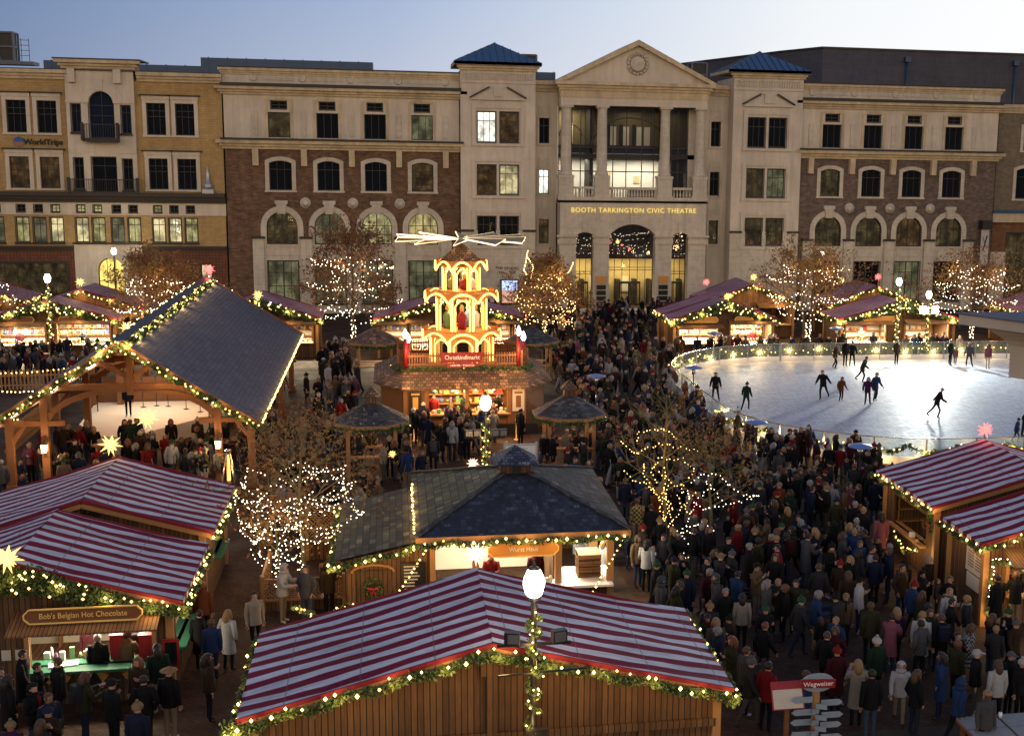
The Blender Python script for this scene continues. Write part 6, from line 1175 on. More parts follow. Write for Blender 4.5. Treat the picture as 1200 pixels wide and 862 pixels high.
def tree_lights(label, x, y, r, levels, z_trunk=(0.2, 1.6), bulb=.036, step=.34, mat=None, n=7, extra=0, seed=3, trunk_r=.16, glow=0):
    random.seed(seed); paths = []
    for z, q in levels:
        pts = []; N = [Vector((x + r * q * cos(2 * pi * i / n + z) * R(.8, 1.12), y + r * q * sin(2 * pi * i / n + z) * R(.8, 1.1), z + R(-.3, .35))) for i in range(n)]
        for a, b in zip(N, N[1:] + N[:1]): pts += sag(a, b, R(.18, .4), 6)[:-1]
        paths.append(pts + [N[0]])
    for k in range(extra): a = R(0, 2 * pi); z = R(levels[0][0], levels[-1][0]); q = R(.3, .95); paths.append(sag((x + r * q * cos(a), y + r * q * sin(a), z), (x + r * R(.1, 1) * cos(a + R(-1, 1)), y + r * R(.1, 1) * sin(a + R(-1, 1)), z + R(-.9, .9)), R(.1, .3), 6))
    paths.append([(x + trunk_r * cos(t), y + trunk_r * sin(t), z_trunk[0] + (z_trunk[1] - z_trunk[0]) * t / 50) for t in [i * .5 for i in range(101)]])
    G = light_string(label, paths, step, bulb, mat or M['bulb_cool'], jit=step * .22)
    for k in range(6 if glow else 0): a = 2 * pi * k / 6; point_lamp((x + r * .55 * cos(a), y + r * .55 * sin(a), levels[0][0] + (levels[-1][0] - levels[0][0]) * (k % 3) / 2), glow, (1, .66, .34), .3, G)
    return G
tree('russet oak beside the left double hut', -15.6, 88.5, 6.2, 2.5, 1.9, 5200, OK, M['bark'], limbs=22, seed=11, leaf=.13); tree_lights('white light swags on the russet oak left of the pavilion', -15.6, 88.3, 2.45, ((2.4, .9), (3.3, 1.0), (4.5, .85), (5.3, .7)), extra=13, seed=4, glow=70)
tree('dark leaved oak in front of the left brick wing', -2.8, 92.5, 7.6, 3.2, 2.0, 4300, [M['oak'], plain('dark_oak_leaf', (.1, .05, .02), .7, .4)], M['bark'], limbs=24, seed=22, leaf=.14); tree_lights('white light swags on the oak in front of the left brick wing', -2.8, 92.3, 3.25, ((2.3, .85), (3.2, 1.0), (4.6, 1.0), (5.9, .9)), n=6, extra=16, seed=5, glow=70)
tree('rounded copper oak right of the pyramid', 11.2, 93.6, 5.6, 2.25, 1.2, 6000, OK, M['bark'], limbs=24, seed=33, leaf=.13); tree_lights('warm light swags on the copper oak right of the pyramid', 11.2, 93.4, 2.3, ((1.6, .8), (2.5, 1.0), (3.4, 1.02), (4.3, .8), (4.9, .5)), extra=18, seed=6, glow=90, mat=M['bulb_far']); light_string('spray of warm lights rising above the copper oak', [[(10.1, 93.2, 4.4), (9.6, 93.2, 5.4), (9.9, 93.2, 6.9)], [(10.1, 93.2, 4.6), (10.3, 93.2, 5.6), (9.8, 93.2, 6.4)], [(12.2, 93.2, 4.5), (13.0, 93.2, 5.3), (13.3, 93.2, 6.0)]], .15, .045, M['bulb_far'])
tree('twin trunk ochre oak between the rink and the theatre huts', 31.0, 91.3, 6.0, 3.1, 1.9, 3600, OK2, M['bark'], limbs=22, seed=44, leaf=.13, multi=2, lean=.03); tree_lights('white light swags on the ochre oak behind the rink', 31.0, 91.0, 3.2, ((2.5, .9), (3.6, 1.0), (4.9, .95), (5.7, .8)), n=6, extra=12, seed=7, trunk_r=.2, glow=80)
tree('sparse olive brown oak at the far right behind the floodlights', 44.3, 91.2, 5.6, 3.4, 1.7, 2400, OK2, M['bark'], limbs=16, seed=55, leaf=.13); tree_lights('white light swags on the sparse oak at the far right', 44.3, 90.9, 3.5, ((2.5, .95), (3.3, 1.02), (4.6, .9), (5.4, .7)), n=6, extra=12, seed=8, glow=80)
tree('leafless young tree in front of the left double hut', -25.6, 92, 4.6, 1.6, 1.5, 0, OK, M['bark'], limbs=9, seed=66); tree_lights('white lights wound on the leafless tree at the far left', -26.2, 91.6, 1.1, ((3.6, 1.0), (4.4, .7)), extra=2, seed=9)
tree('nearly bare tree hung with many white lights beside the side hut', -3.0, 40.8, 5.3, 2.1, 1.5, 1500, OK, M['bark_g'], limbs=16, seed=77, leaf=.085, trunk_r=.09); tree_lights('dense tangle of white lights on the bare tree beside the side hut', -3.05, 40.7, 2.25, ((1.7, .75), (2.2, 1.0), (2.7, .95), (3.2, .85), (3.7, .9)), (0.1, 2.1), .02, .17, n=6, extra=14, glow=16, seed=10, trunk_r=.11)
tree('small leafy russet tree beside the bare lit tree', -3.75, 40.3, 2.9, 1.1, 1.0, 700, OK, M['bark_g'], limbs=8, seed=78, leaf=.09, trunk_r=.06); tree_lights('white lights on the small russet tree', -3.75, 40.2, 1.05, ((1.3, .7), (1.9, .95), (2.4, .8)), (.1, 1.2), .02, .17, n=5, extra=5, glow=8, seed=12, trunk_r=.08)
tree('slender bare tree with few lights in the right hand crowd', 9.5, 43.0, 5.6, 1.7, 2.0, 160, OK, M['bark_g'], limbs=14, seed=88, leaf=.08, trunk_r=.085); tp = lambda pts, Y: [(lambda r, t: (r.x * t, Y + R(-.35, .35), CAM_H + r.z * t))(*(lambda r: (r, Y / r.y))(RIGHT * (x - 740) + DOWN * (y - 431) + FWD * 1481)) for x, y in pts]
light_string('strings of warm lights on the slender bare tree in the crowd', [tp(p, 42.8) for p in ([(728, 518), (738, 526), (748, 530), (760, 524), (772, 521), (786, 522), (802, 524), (817, 528)], [(749, 518), (749, 507), (762, 505), (775, 501), (785, 508), (797, 516)], [(772, 535), (788, 537), (803, 536)], [(733, 553), (742, 562), (757, 565), (766, 576), (776, 586)], [(753, 540), (756, 560)], [(777, 548), (780, 560), (776, 572), (782, 584), (774, 596), (780, 606), (768, 610)], [(790, 570), (797, 566), (803, 573), (799, 578)], [(782, 585), (786, 600), (790, 618)], [(793, 580), (800, 592), (808, 602)], [(774, 552), (786, 566), (774, 580), (788, 594), (776, 608)], [(758, 562), (768, 578), (778, 590), (790, 600)], [(812, 575), (800, 590), (790, 604), (784, 622)], [(770, 540), (764, 552), (772, 566)], [(800, 540), (812, 548), (806, 560)])], .14, .02, M['bulb'], jit=.045)
tree('low tree with curled brown leaves in the right hand crowd', 11.0, 42.2, 4.0, 1.9, 1.6, 700, OK, M['bark_g'], limbs=11, seed=99, leaf=.085, trunk_r=.08); light_string('strings of white lights on the low brown leaved tree in the crowd', [tp(p, 41.4) for p in ([(812, 566), (822, 557), (846, 558), (852, 566), (870, 577), (890, 582), (866, 590), (842, 596), (822, 594), (808, 584), (806, 572)], [(800, 618), (812, 612), (826, 614), (838, 622)], [(805, 632), (812, 642), (806, 652), (812, 664), (806, 674), (811, 684)], [(795, 624), (806, 620), (818, 630)], [(800, 628), (812, 640), (802, 654), (813, 668), (804, 682)], [(830, 575), (818, 590), (806, 604), (800, 616)], [(826, 562), (836, 574), (846, 584)])], .14, .018, M['bulb_cool'], jit=.045)
random.seed(5)
# stars in the theatre arches, and bulb strings added for the glass's sparkle
light_string('added fairy lights for sparkle behind the glass of the theatre arches', [sag((18.95, PY + 1.5, z), (22.95, PY + 1.7 + z * .05, z + R(-.4, .4)), R(.1, .4), 14) for z in (5.2, 5.5, 5.9, 6.2, 6.5, 6.8, 7.0)] + [sag((x, PY + 1.5, z), (x + 1.5, PY + 1.6, z + R(-.3, .3)), .12, 6) for x in (15.95, 24.55) for z in (5.2, 5.8, 6.2, 6.6)], .3, .02, M['bulb_cool'], jit=.14)
for x, z, r_, m_, lb in ((19.9, 6.2, .26, M['star_y'], 'yellow star in the middle theatre arch, upper left'), (19.2, 6.7, .2, M['star_y'], 'small yellow star at the left of the middle theatre arch'), (21.0, 5.55, .2, M['star_r'], 'red star in the middle of the theatre arch'), (20.3, 5.9, .16, M['star_r'], 'small red star beside the yellow one in the theatre arch')): star(lb, (x, PY + 1.5, z), r_, m_, 1.0)

# ------------------------------------------------------------------ fences, furniture, heaters, signs
def picket_fence(label, pts, h, mat):
    G = thing('picket_fence', label, 'fence', (*pts[0], 0)); pk = MB(); rl = MB()
    for a, b in zip(pts, pts[1:]):
        L = hypot(b[0] - a[0], b[1] - a[1]); k = int(L / .2)
        for i in range(k): t = (i + .5) / k; pk.cbox((a[0] + (b[0] - a[0]) * t, a[1] + (b[1] - a[1]) * t, .05), .09, .03, h * R(.95, 1.02))
        for z in (.3, h * .75): rl.bar((*a, z), (*b, z), .04, .08)
    pk.build('picket', mat, G); rl.build('rail', mat, G); return G
picket_fence('pale picket fence around the seating left of the timber pavilion', [(-24, 76.5), (-18.5, 76.8), (-17.4, 70), (-17.2, 61)], 1.15, M['beam_h']); light_string('strings of lights looped along the pale picket fence', [sag((-24, 76.4, 1.2), (-18.5, 76.7, 1.25), .2), sag((-24, 72.5, 1.3), (-17.3, 69, 1.4), .3), sag((-22, 66, 1.3), (-17.2, 62, 1.3), .25)], .28, .045, M['bulb_far'])
def lattice(label, a, b, h):
    G = thing('lattice_fence', label, 'fence', (*a, 0)); A = Vector((*a, 0)); B_ = Vector((*b, 0)); L = (B_ - A).length; d = (B_ - A) / L; k = int(L / .13); mb = MB(); zb = h * .35
    for i in range(-3, k + 1):
        for s in (1, -1):
            t0, t1 = i * .13, i * .13 + (h - zb); p, q = max(0, t0), min(L, t1)
            if q - p < .05: continue
            z0, z1 = zb + (p - t0), zb + (q - t0)
            if s < 0: z0, z1 = h + zb - z0, h + zb - z1
            mb.bar(A + d * p + Vector((0, 0, z0)), A + d * q + Vector((0, 0, z1)), .02, .03)
    mb.build('lattice', M['beam_h'], G); part(G, 'lower_boards', M['wood'], lambda m: m.bar(A + Vector((0, 0, zb / 2)), B_ + Vector((0, 0, zb / 2)), .03, zb)); part(G, 'rail', M['beam_h'], lambda m: [m.bar(A + Vector((0, 0, z)), B_ + Vector((0, 0, z)), .07, .06) for z in (zb, h)])
    for P_ in (A, B_): part(G, 'fence_post', M['beam_h'], lambda m: m.box(P_.x - .05, P_.x + .05, P_.y - .05, P_.y + .05, 0, h + .12))
lattice('low lattice fence in front of the lit bare tree', (-4.0, 38.3), (-1.6, 38.3), 1.0); lattice('short side fence left of the lit bare tree', (-4.05, 38.4), (-4.05, 41), 1.0); lattice('tall lattice topped screen behind the stacked crates', (-3.0, 43.2), (-1.7, 43.2), 1.9)
for i, (x, y, z) in enumerate(((-2.35, 41.9, 0), (-1.95, 41.9, .0), (-2.1, 41.9, .26))): tag(part(None, 'slatted_crate', M['wood_h'], lambda mb: ([mb.box(x - .19, x + .19, y - .2 + .1 * j, y - .13 + .1 * j, z + .2, z + .24) for j in range(4)], mb.box(x - .19, x - .15, y - .2, y + .2, z, z + .2), mb.box(x + .15, x + .19, y - .2, y + .2, z, z + .2))), ['lower left slatted crate beside the lit bare tree', 'lower right slatted crate beside the lit bare tree', 'uppermost slatted crate beside the lit bare tree'][i], 'crate')
def heater(label, x, y, z=2.3):
    G = thing('patio_heater', label, 'patio heater', (x, y, 0)); part(G, 'pole', M['steel'], lambda mb: (mb.lathe((x, y, 0), [(.25, 0), (.23, .7), (.05, .75), (.035, z - .5), (.1, z - .48), (.12, z - .15)], 10))); part(G, 'reflector', plain('blue_steel_%d' % int(x * 10), (.12, .2, .42), .3, .1, 4, .5, .3), lambda mb: mb.lathe((x, y, z - .12), [(.52, 0), (.5, .04), (.2, .12), (.03, .15)], 20))
heater('patio heater with blue hood on the left curve of the rink barrier', 16.0, 53.6); heater('patio heater with blue hood above the near edge of the rink', 19.0, 48.5); heater('patio heater with blue hood near the double hut left of the rink', 21.2, 81.6); heater('patio heater with blue hood standing on the left rink edge', 16.6, 68.2); heater('patio heater with pale hood by the hut behind the floodlights', 30.5, 83.4); heater('patio heater with blue hood in the crowd right of the pyramid', 10.7, 66)
G = thing('pyramid_heater', 'tall pyramid shaped patio heater with an orange flame under the pavilion eave', 'patio heater', (-6.5, 51.0, 0)); part(G, 'heater_base', M['black'], lambda mb: mb.lathe((-6.5, 51, 0), [(.38, 0), (.33, .85)], 4, ph=pi / 4, smooth=False)); part(G, 'flame', M['flame'], lambda mb: mb.lathe((-6.5, 51, .9), [(.07, 0), (.06, .6), (.03, 1.05)], 8)); part(G, 'frame', M['steel'], lambda mb: ([mb.bar((-6.5 + sx * .24, 51 + sy * .24, .85), (-6.5 + sx * .06, 51 + sy * .06, 2.1), .03) for sx in (-1, 1) for sy in (-1, 1)], mb.lathe((-6.5, 51, 2.1), [(.2, 0), (.12, .08)], 4, ph=pi / 4))); point_lamp((-6.5, 50.5, 1.4), 30, (1, .5, .15), .2, G)
Wp = thing('way_sign', 'wooden way sign post with red headed oval board and pale pointed arms', 'signpost', (9.4, 26.0, 0)); part(Wp, 'post', M['beam_h'], lambda mb: mb.box(9.33, 9.47, 25.93, 26.07, 0, 1.95))
def f(mb): mb.prism_y([(9.4 + .4 * cos(2 * pi * i / 20), 2.2 + .22 * sin(2 * pi * i / 20)) for i in range(20)], 25.9, 25.94)
part(Wp, 'oval_board', plain('pale_blue_paint', (.2, .25, .3), .5), f); part(Wp, 'banner', M['red'], lambda mb: mb.prism_y([(9.0, 2.11), (9.8, 2.07), (9.82, 2.27), (8.98, 2.31)], 25.86, 25.895)); text('lettering', 'Wegweiser', .155, (9.4, 25.85, 2.19), M['white'], Wp, ext=.004)
for i in range(5):
    for s in (-1, 1):
        z = 1.8 - .27 * i - (.1 if s > 0 else 0); A = MB(); L = .48; P_ = [(9.4 + s * .1, z - .07), (9.4 + s * (L + .05), z - .07), (9.4 + s * (L + .14), z), (9.4 + s * (L + .05), z + .07), (9.4 + s * .1, z + .07)]; A.prism_y(P_ if s > 0 else P_[::-1], 25.9 - .06 * (i % 2), 25.92 - .06 * (i % 2)); ao = A.build('direction_arm', bpy.data.materials['pale_blue_paint'], Wp)
        A2 = MB(); A2.bar((9.4 + s * .04, 25.85, z - .14), (9.4 - s * .17, 25.7, z - .14 + .03), .02, .12); A2.build('direction_arm', bpy.data.materials['pale_blue_paint'], Wp)
Ib = thing('info_board', 'tilted white notice board with red top strip on a post', 'notice board', (8.8, 26.1, 0)); part(Ib, 'post', M['beam'], lambda mb: mb.box(8.72, 8.82, 26.1, 26.2, 0, 1.7)); part(Ib, 'panel', M['red'], lambda mb: mb.add([(8.42, 26.1, 1.5), (9.1, 25.85, 1.62), (9.12, 26.2, 2.16), (8.44, 26.45, 2.04)], [(0, 1, 2, 3)])); part(Ib, 'printed_sheet', M['paper'], lambda mb: mb.add([(8.45, 26.09, 1.53), (9.07, 25.86, 1.64), (9.085, 26.1, 2.0), (8.465, 26.33, 1.89)], [(0, 1, 2, 3)]))
Nb = thing('notice_board', 'pair of pale printed notices on the side wall of the small right hut', 'notice board', (17.4, 34.6, 1.3)); part(Nb, 'upper_sheet', M['paper'], lambda mb: mb.box(17.44, 17.47, 34.1, 35.2, 1.45, 2.2)); part(Nb, 'lower_sheet', M['paper'], lambda mb: mb.box(17.44, 17.47, 34.25, 35.1, .95, 1.4)); part(Nb, 'printed_lines', M['brown_sign'], lambda mb: ([mb.box(17.43, 17.438, 34.15 + .5 * (i % 2), 34.55 + .5 * (i % 2), 2.08 - .09 * (i // 2), 2.11 - .09 * (i // 2)) for i in range(12)], mb.box(17.43, 17.438, 34.2, 34.7, 2.13, 2.18)))
wreath('green wreath on the side wall of the right hut with red star', (17.68, 38.4, 1.9), .33, 'x')
garland('loop of lit garland on the counter side of the right hut with red star', [(17.3, 38.7, 1.0), (17.25, 39.6, .7), (17.3, 40.6, 1.0)], .08, 220, .05, .14, .028, False)
Tb = thing('wooden_table', 'grey plank table top cut by the lower right corner', 'table', (14.3, 25.9, 0)); part(Tb, 'table_top', plain('weathered_grey_wood', (.22, .21, .2), .7, .25, 5), lambda mb: [mb.box(13.2 + a, 14.18 + a, 25.3 + b, 25.95 + b, .7, .76) for a in (0, 1.05, 2.1) for b in (0, .68)]); part(Tb, 'table_frame', M['beam'], lambda mb: (mb.box(13.2, 16.3, 25.2, 26.65, .62, .699), [mb.box(x, x + .1, y, y + .1, 0, .62) for x in (13.3, 16.1) for y in (25.3, 26.5)]))
tag(part(None, 'paper_cup', M['white'], lambda mb: mb.lathe((14.25, 26.45, .762), [(.035, 0), (.048, .13)], 12)), 'white paper cup on the grey plank table', 'cup')
for i, (x, y) in enumerate(((.75, 58.0), (1.15, 54.2), (5.0, 56.0), (.95, 61.2), (5.9, 60.8))):
    G = thing('stanchion', ['gold stanchion left of the queue, second from the stand', 'gold stanchion at the left rear of the queue', 'gold stanchion right of the queue by the white board', 'gold stanchion at the left stand corner', 'gold stanchion at the right stand corner'][i], 'stanchion', (x, y, 0)); part(G, 'post', M['goldpaint'], lambda mb: mb.lathe((x, y, 0), [(.16, 0), (.14, .04), (.03, .07), (.03, .95), (.05, .97), (.05, 1.04), (0, 1.08)], 10))
Wb = thing('standing_board', 'white framed standing board behind the shingled hut cupola', 'notice board', (5.4, 53.2, 0)); part(Wb, 'panel', M['white'], lambda mb: mb.box(4.7, 6.0, 53.18, 53.22, .35, 1.5)); part(Wb, 'frame', plain('pale_grey_frame', (.4, .42, .44)), lambda mb: (mb.box(4.62, 4.7, 53.16, 53.24, 0, 1.65), mb.box(6.0, 6.08, 53.16, 53.24, 0, 1.65), mb.box(4.7, 6.0, 53.16, 53.24, 1.5, 1.58))); part(Wb, 'printed_lines', bpy.data.materials['pale_grey_frame'], lambda mb: [mb.box(4.85, 4.85 + R(.7, 1.0), 53.165, 53.179, 1.35 - .11 * i, 1.39 - .11 * i) for i in range(8)])
def bench(label, x, y, rz):
    G = thing('park_bench', label, 'bench', (x, y, 0), rz); mb = MB(); [mb.box(-.9, .9, -.2 + .14 * i, -.09 + .14 * i, .42, .46) for i in range(3)]; mb.build('seat', M['black'], G, True); mb = MB(); [mb.box(-.9, .9, .23, .26, .55 + .13 * i, .65 + .13 * i) for i in range(3)]; mb.build('backrest', M['black'], G, True)
    for s in (-.75, .75): mb = MB(); mb.box(s - .03, s + .03, -.2, .26, 0, .42); mb.box(s - .03, s + .03, .2, .26, .46, .95); mb.build('leg', M['black'], G, True)
bench('black bench right of the shingled hut counter', 7.6, 40.9, 0); bench('black bench in the crowd right of the nearest roof', 10.8, 35.6, .1); bench('black bench beside the copper oak', 9.2, 90.5, 0)
def table(label, x, y, h=1.05, r=.4):
    G = thing('standing_table', label, 'table', (x, y, 0)); part(G, 'table_top', M['wood_h'], lambda mb: mb.lathe((x, y, h), [(r, 0), (r, .04)], 16, smooth=False)); part(G, 'table_leg', M['black'], lambda mb: mb.lathe((x, y, 0), [(.28, 0), (.26, .04), (.035, .06), (.035, h)], 10))
for i, (x, y) in enumerate(((-12.6, 57.2), (-10.3, 56.4), (-14.2, 58.4), (-6.9, 55.3), (-11.6, 54.6), (-19, 81), (-21.5, 83.3))): table(['standing table left of the stage front', 'standing table in front of the stage corner', 'standing table by the left pavilion posts', 'standing table near the flame heater', 'standing table under the large yellow star', 'standing table behind the pale picket fence', 'standing table near the left double hut'][i], x, y)
# red chocolate boxes and tray on the green counter, fan bunting, frame
for i, (x, y, h) in enumerate(((-7.05, 32.7, .62), (-6.35, 32.65, .6))): tag(part(None, 'gift_box', M['red'], lambda mb: (mb.cbox((x, y, 1.022), .34, .3, h), mb.cbox((x, y, 1.022 + h), .37, .33, .03))), ['tall red box in the middle of the green chocolate counter', 'tall red box at the right end of the green chocolate counter'][i], 'box')
tag(part(None, 'serving_tray', M['white'], lambda mb: (mb.cbox((-8.3, 32.35, 1.022), .7, .32, .035, 0, .2), mb.cbox((-8.3, 32.35, 1.058), .62, .24, .012, 0, .2))), 'white tray lying on the green chocolate counter', 'tray')
tag(part(None, 'coffee_machine', M['black'], lambda mb: (mb.cbox((-6.75, 33.2, 1.0), .5, .4, .1), mb.cbox((-6.75, 33.3, 1.1), .5, .2, .35), mb.cbox((-6.75, 33.15, 1.42), .5, .42, .08))), 'black coffee machine behind the red boxes on the chocolate counter', 'coffee machine')
goods('cups and bags on the green counter of the chocolate hut', -8.9, -7.5, 32.75, (1.02,), 9, .15, .3); goods('bags and tins on the back shelves of the chocolate hut', -12.5, -6.2, 36.1, (.95, 1.4, 1.85), 30, .22); goods('wares on the side counter of the right hut with red star', 17.5, 17.9, 39.5, (1.0,), 3, .2, 1.2)
def bunting(label, x0, x1, y, z, n):
    mb = MB(); [mb.add([(x0 + (x1 - x0) * (i + .1) / n, y, z), (x0 + (x1 - x0) * (i + .9) / n, y, z), (x0 + (x1 - x0) * (i + .5) / n, y - .01, z - .3)], [(0, 1, 2)], i % 3) for i in range(n)]; mb.box(x0, x1, y - .005, y + .005, z, z + .015, 2); tag(mb.build('bunting', [plain('bunting_gold', (.5, .3, .05)), plain('bunting_red', (.35, .03, .03)), M['black']]), label, 'bunting')
bunting('row of gold, red and black pennants across the chocolate hatch', -9.0, -6.2, 32.28, 2.08, 17)
for i, x in enumerate((-8.45, -7.55, -6.55)):
    mb = MB(); c = (x, 32.24, .88)
    for j in range(9): a0, a1 = pi + pi * j / 9, pi + pi * (j + 1) / 9; mb.add([c, (x + .36 * cos(a0), 32.22, .88 + .36 * sin(a0)), (x + .36 * cos(a1), 32.22, .88 + .36 * sin(a1))], [(0, 1, 2)], 0 if 3 <= j <= 5 else 1 if j in (1, 2, 6, 7) else 2)
    tag(mb.build('fan_bunting', [M['black'], bpy.data.materials['bunting_gold'], bpy.data.materials['bunting_red']]), ['left', 'middle', 'right'][i] + ' of the three black gold and red fans below the chocolate counter', 'bunting')
Rf = thing('ladder_rack', 'narrow red frame leaning at the right corner of the chocolate hut', 'frame', (-5.65, 32.0, 0)); part(Rf, 'frame', M['red'], lambda mb: (mb.box(-5.85, -5.79, 31.98, 32.02, .9, 1.7), mb.box(-5.5, -5.44, 31.98, 32.02, .9, 1.7), mb.box(-5.79, -5.5, 31.98, 32.02, 1.62, 1.7), mb.box(-5.79, -5.5, 31.98, 32.02, .9, .98))); part(Rf, 'mirror', M['glass'], lambda mb: mb.box(-5.79, -5.5, 32.0, 32.015, .98, 1.62))
for i, x in enumerate((-9.72, -9.4)): tag(part(None, 'printed_notice', M['paper'], lambda mb: mb.box(x, x + .22, 32.27, 32.285, 1.25, 1.52)), ['left small white notice on the chocolate hut wall', 'right small white notice on the chocolate hut wall'][i], 'notice')
G = thing('litter_bin', 'black litter bin beside the right hand bench', 'litter bin', (8.35, 39.0, 0)); part(G, 'bin_body', M['black'], lambda mb: mb.lathe((8.35, 39.0, 0), [(.24, 0), (.28, .8), (.3, .85)], 14)); part(G, 'bin_lid', M['black'], lambda mb: mb.lathe((8.35, 39.0, .852), [(.31, 0), (.25, .1), (.1, .14)], 14))

# ------------------------------------------------------------------ people
random.seed(21)
def ground(x, y, z=0.0):       # pixel of the 1200 px wide photograph -> point at height z
    r = RIGHT * (x - 740) + DOWN * (y - 431) + FWD * 1481; t = (z - CAM_H) / r.z
    return (r.x * t, r.y * t)
def project(p):
    v = Vector(p) - Vector((0, 0, CAM_H)); d = v.dot(FWD); return (740 + 1481 * v.dot(RIGHT) / d, 431 + 1481 * v.dot(DOWN) / d) if d > 1 else (-999, -999)
def pose(lean=0.0, armL=None, armR=None, legL=None, legR=None, dz=0.0, turn=0.0):
    hipz = .93 + dz; f = lambda y, z: (y - sin(lean) * (z - hipz), hipz + cos(lean) * (z - hipz))
    J = {}
    for n, (x, y, z) in dict(pelvis=(0, 0, hipz), spine=(0, .01, hipz + .2), chest=(0, 0, hipz + .4), neck=(0, .005, hipz + .565), hb=(0, -.015, hipz + .63), hm=(0, -.02, hipz + .70), ht=(0, -.005, hipz + .775), sL=(-.175, .01, hipz + .47), sR=(.175, .01, hipz + .47)).items():
        yy, zz = f(y, z); J[n] = Vector((x, yy, zz))
    aL = armL or ((-.05, .02, -.29), (.0, -.06, -.26)); aR = armR or ((.05, .02, -.29), (-.0, -.06, -.26))
    for s, a in (('L', aL), ('R', aR)): J['e' + s] = J['s' + s] + Vector(a[0]); J['w' + s] = J['e' + s] + Vector(a[1]); J['h' + s] = J['w' + s] + Vector(a[1]).normalized() * .085
    lL = legL or ((-.0, -.01, -.43), (0, .02, -.43)); lR = legR or ((0, -.01, -.43), (0, .02, -.43))
    for s, l, x in (('L', lL, -.095), ('R', lR, .095)):
        J['p' + s] = Vector((x, 0, hipz - .04)); J['k' + s] = J['p' + s] + Vector(l[0]); J['a' + s] = J['k' + s] + Vector(l[1]); q = Vector(l[1]).normalized(); J['t' + s] = J['a' + s] + Vector((x * .25, -.15, -.025 if abs(q.y) < .5 else -.1))
    m = min(J['aL'].z, J['aR'].z) - .07
    for k in J: J[k] = J[k] - Vector((0, 0, m))
    return J
A_ = lambda *a: a
POSES = {
 'standing': pose(), 'hands in pockets': pose(.02, A_((-.11, .06, -.26), (.07, -.1, -.2)), A_((.11, .06, -.26), (-.07, -.1, -.2)), legR=A_((.04, -.03, -.43), (.02, .03, -.43))),
 'holding a cup': pose(0, None, A_((.06, -.0, -.28), (-.06, -.2, .14))), 'taking a photo': pose(-.02, A_((-.07, -.14, -.22), (.09, -.14, .2)), A_((.07, -.14, -.22), (-.09, -.14, .2))),
 'walking': pose(.05, A_((-.06, -.08, -.27), (0, -.14, -.21)), A_((.06, .12, -.26), (0, -.02, -.26)), A_((0, .14, -.41), (0, .17, -.39)), A_((0, -.2, -.39), (0, .0, -.43))),
 'striding': pose(.06, A_((-.06, .12, -.26), (0, -.04, -.25)), A_((.06, -.1, -.27), (0, -.13, -.22)), A_((0, -.22, -.38), (0, .02, -.43)), A_((0, .12, -.41), (0, .22, -.37))),
 'arms folded': pose(0, A_((-.08, -.08, -.26), (.2, -.12, .05)), A_((.08, -.08, -.26), (-.2, -.13, .03))), 'reaching forward': pose(.1, A_((-.05, -.1, -.26), (.04, -.24, .03)), A_((.05, -.14, -.23), (-.04, -.26, .06))),
 'leaning forward': pose(.55, A_((-.05, -.14, -.24), (.05, -.2, .0)), A_((.05, -.14, -.24), (-.05, -.2, .0)), A_((0, .05, -.43), (0, .04, -.43)), A_((0, .02, -.43), (0, .05, -.43))),
 'skating': pose(.34, A_((-.1, -.1, -.25), (-.02, -.2, -.12)), A_((.12, .14, -.22), (.08, .14, -.18)), A_((-.02, -.17, -.39), (0, .12, -.41)), A_((.06, .2, -.36), (.05, .28, -.3))),
 'gliding': pose(.16, A_((-.09, .06, -.26), (-.03, -.14, -.2)), A_((.09, .0, -.27), (.05, -.17, -.17)), A_((-.03, -.2, -.38), (-.02, .1, -.41)), A_((.06, .04, -.42), (.06, .22, -.36))),
 'sitting': pose(.04, A_((-.06, -.06, -.27), (.06, -.2, -.06)), A_((.06, -.06, -.27), (-.06, -.2, -.06)), A_((-.02, -.42, -.02), (0, -.03, -.42)), A_((.02, -.42, -.02), (0, -.06, -.42))),
}
BONES = [('pelvis', 'spine', 1), ('spine', 'chest', 3), ('chest', 'neck', 3), ('neck', 'hb', 0), ('hb', 'ht', 0), ('chest', 'sL', 3), ('chest', 'sR', 3), ('sL', 'eL', 3), ('sR', 'eR', 3), ('eL', 'wL', 3), ('eR', 'wR', 3), ('wL', 'hL', 0), ('wR', 'hR', 0), ('pL', 'kL', 1), ('pR', 'kR', 1), ('kL', 'aL', 1), ('kR', 'aR', 1), ('aL', 'tL', 2), ('aR', 'tR', 2), ('pelvis', 'pL', 1), ('pelvis', 'pR', 1)]
RAD = dict(pelvis=(.155, .12), spine=(.14, .105), chest=(.165, .115), neck=(.056, .056), hb=(.07, .08), hm=(.083, .1), ht=(.05, .06), s=(.07, .07), e=(.046, .046), w=(.031, .031), h=(.043, .022), p=(.09, .095), k=(.058, .06), a=(.042, .045), t=(.045, .035))
def seg_d(p, a, b): d = b - a; t = max(0, min(1, (p - a).dot(d) / d.length_squared)); return (p - a - d * t).length
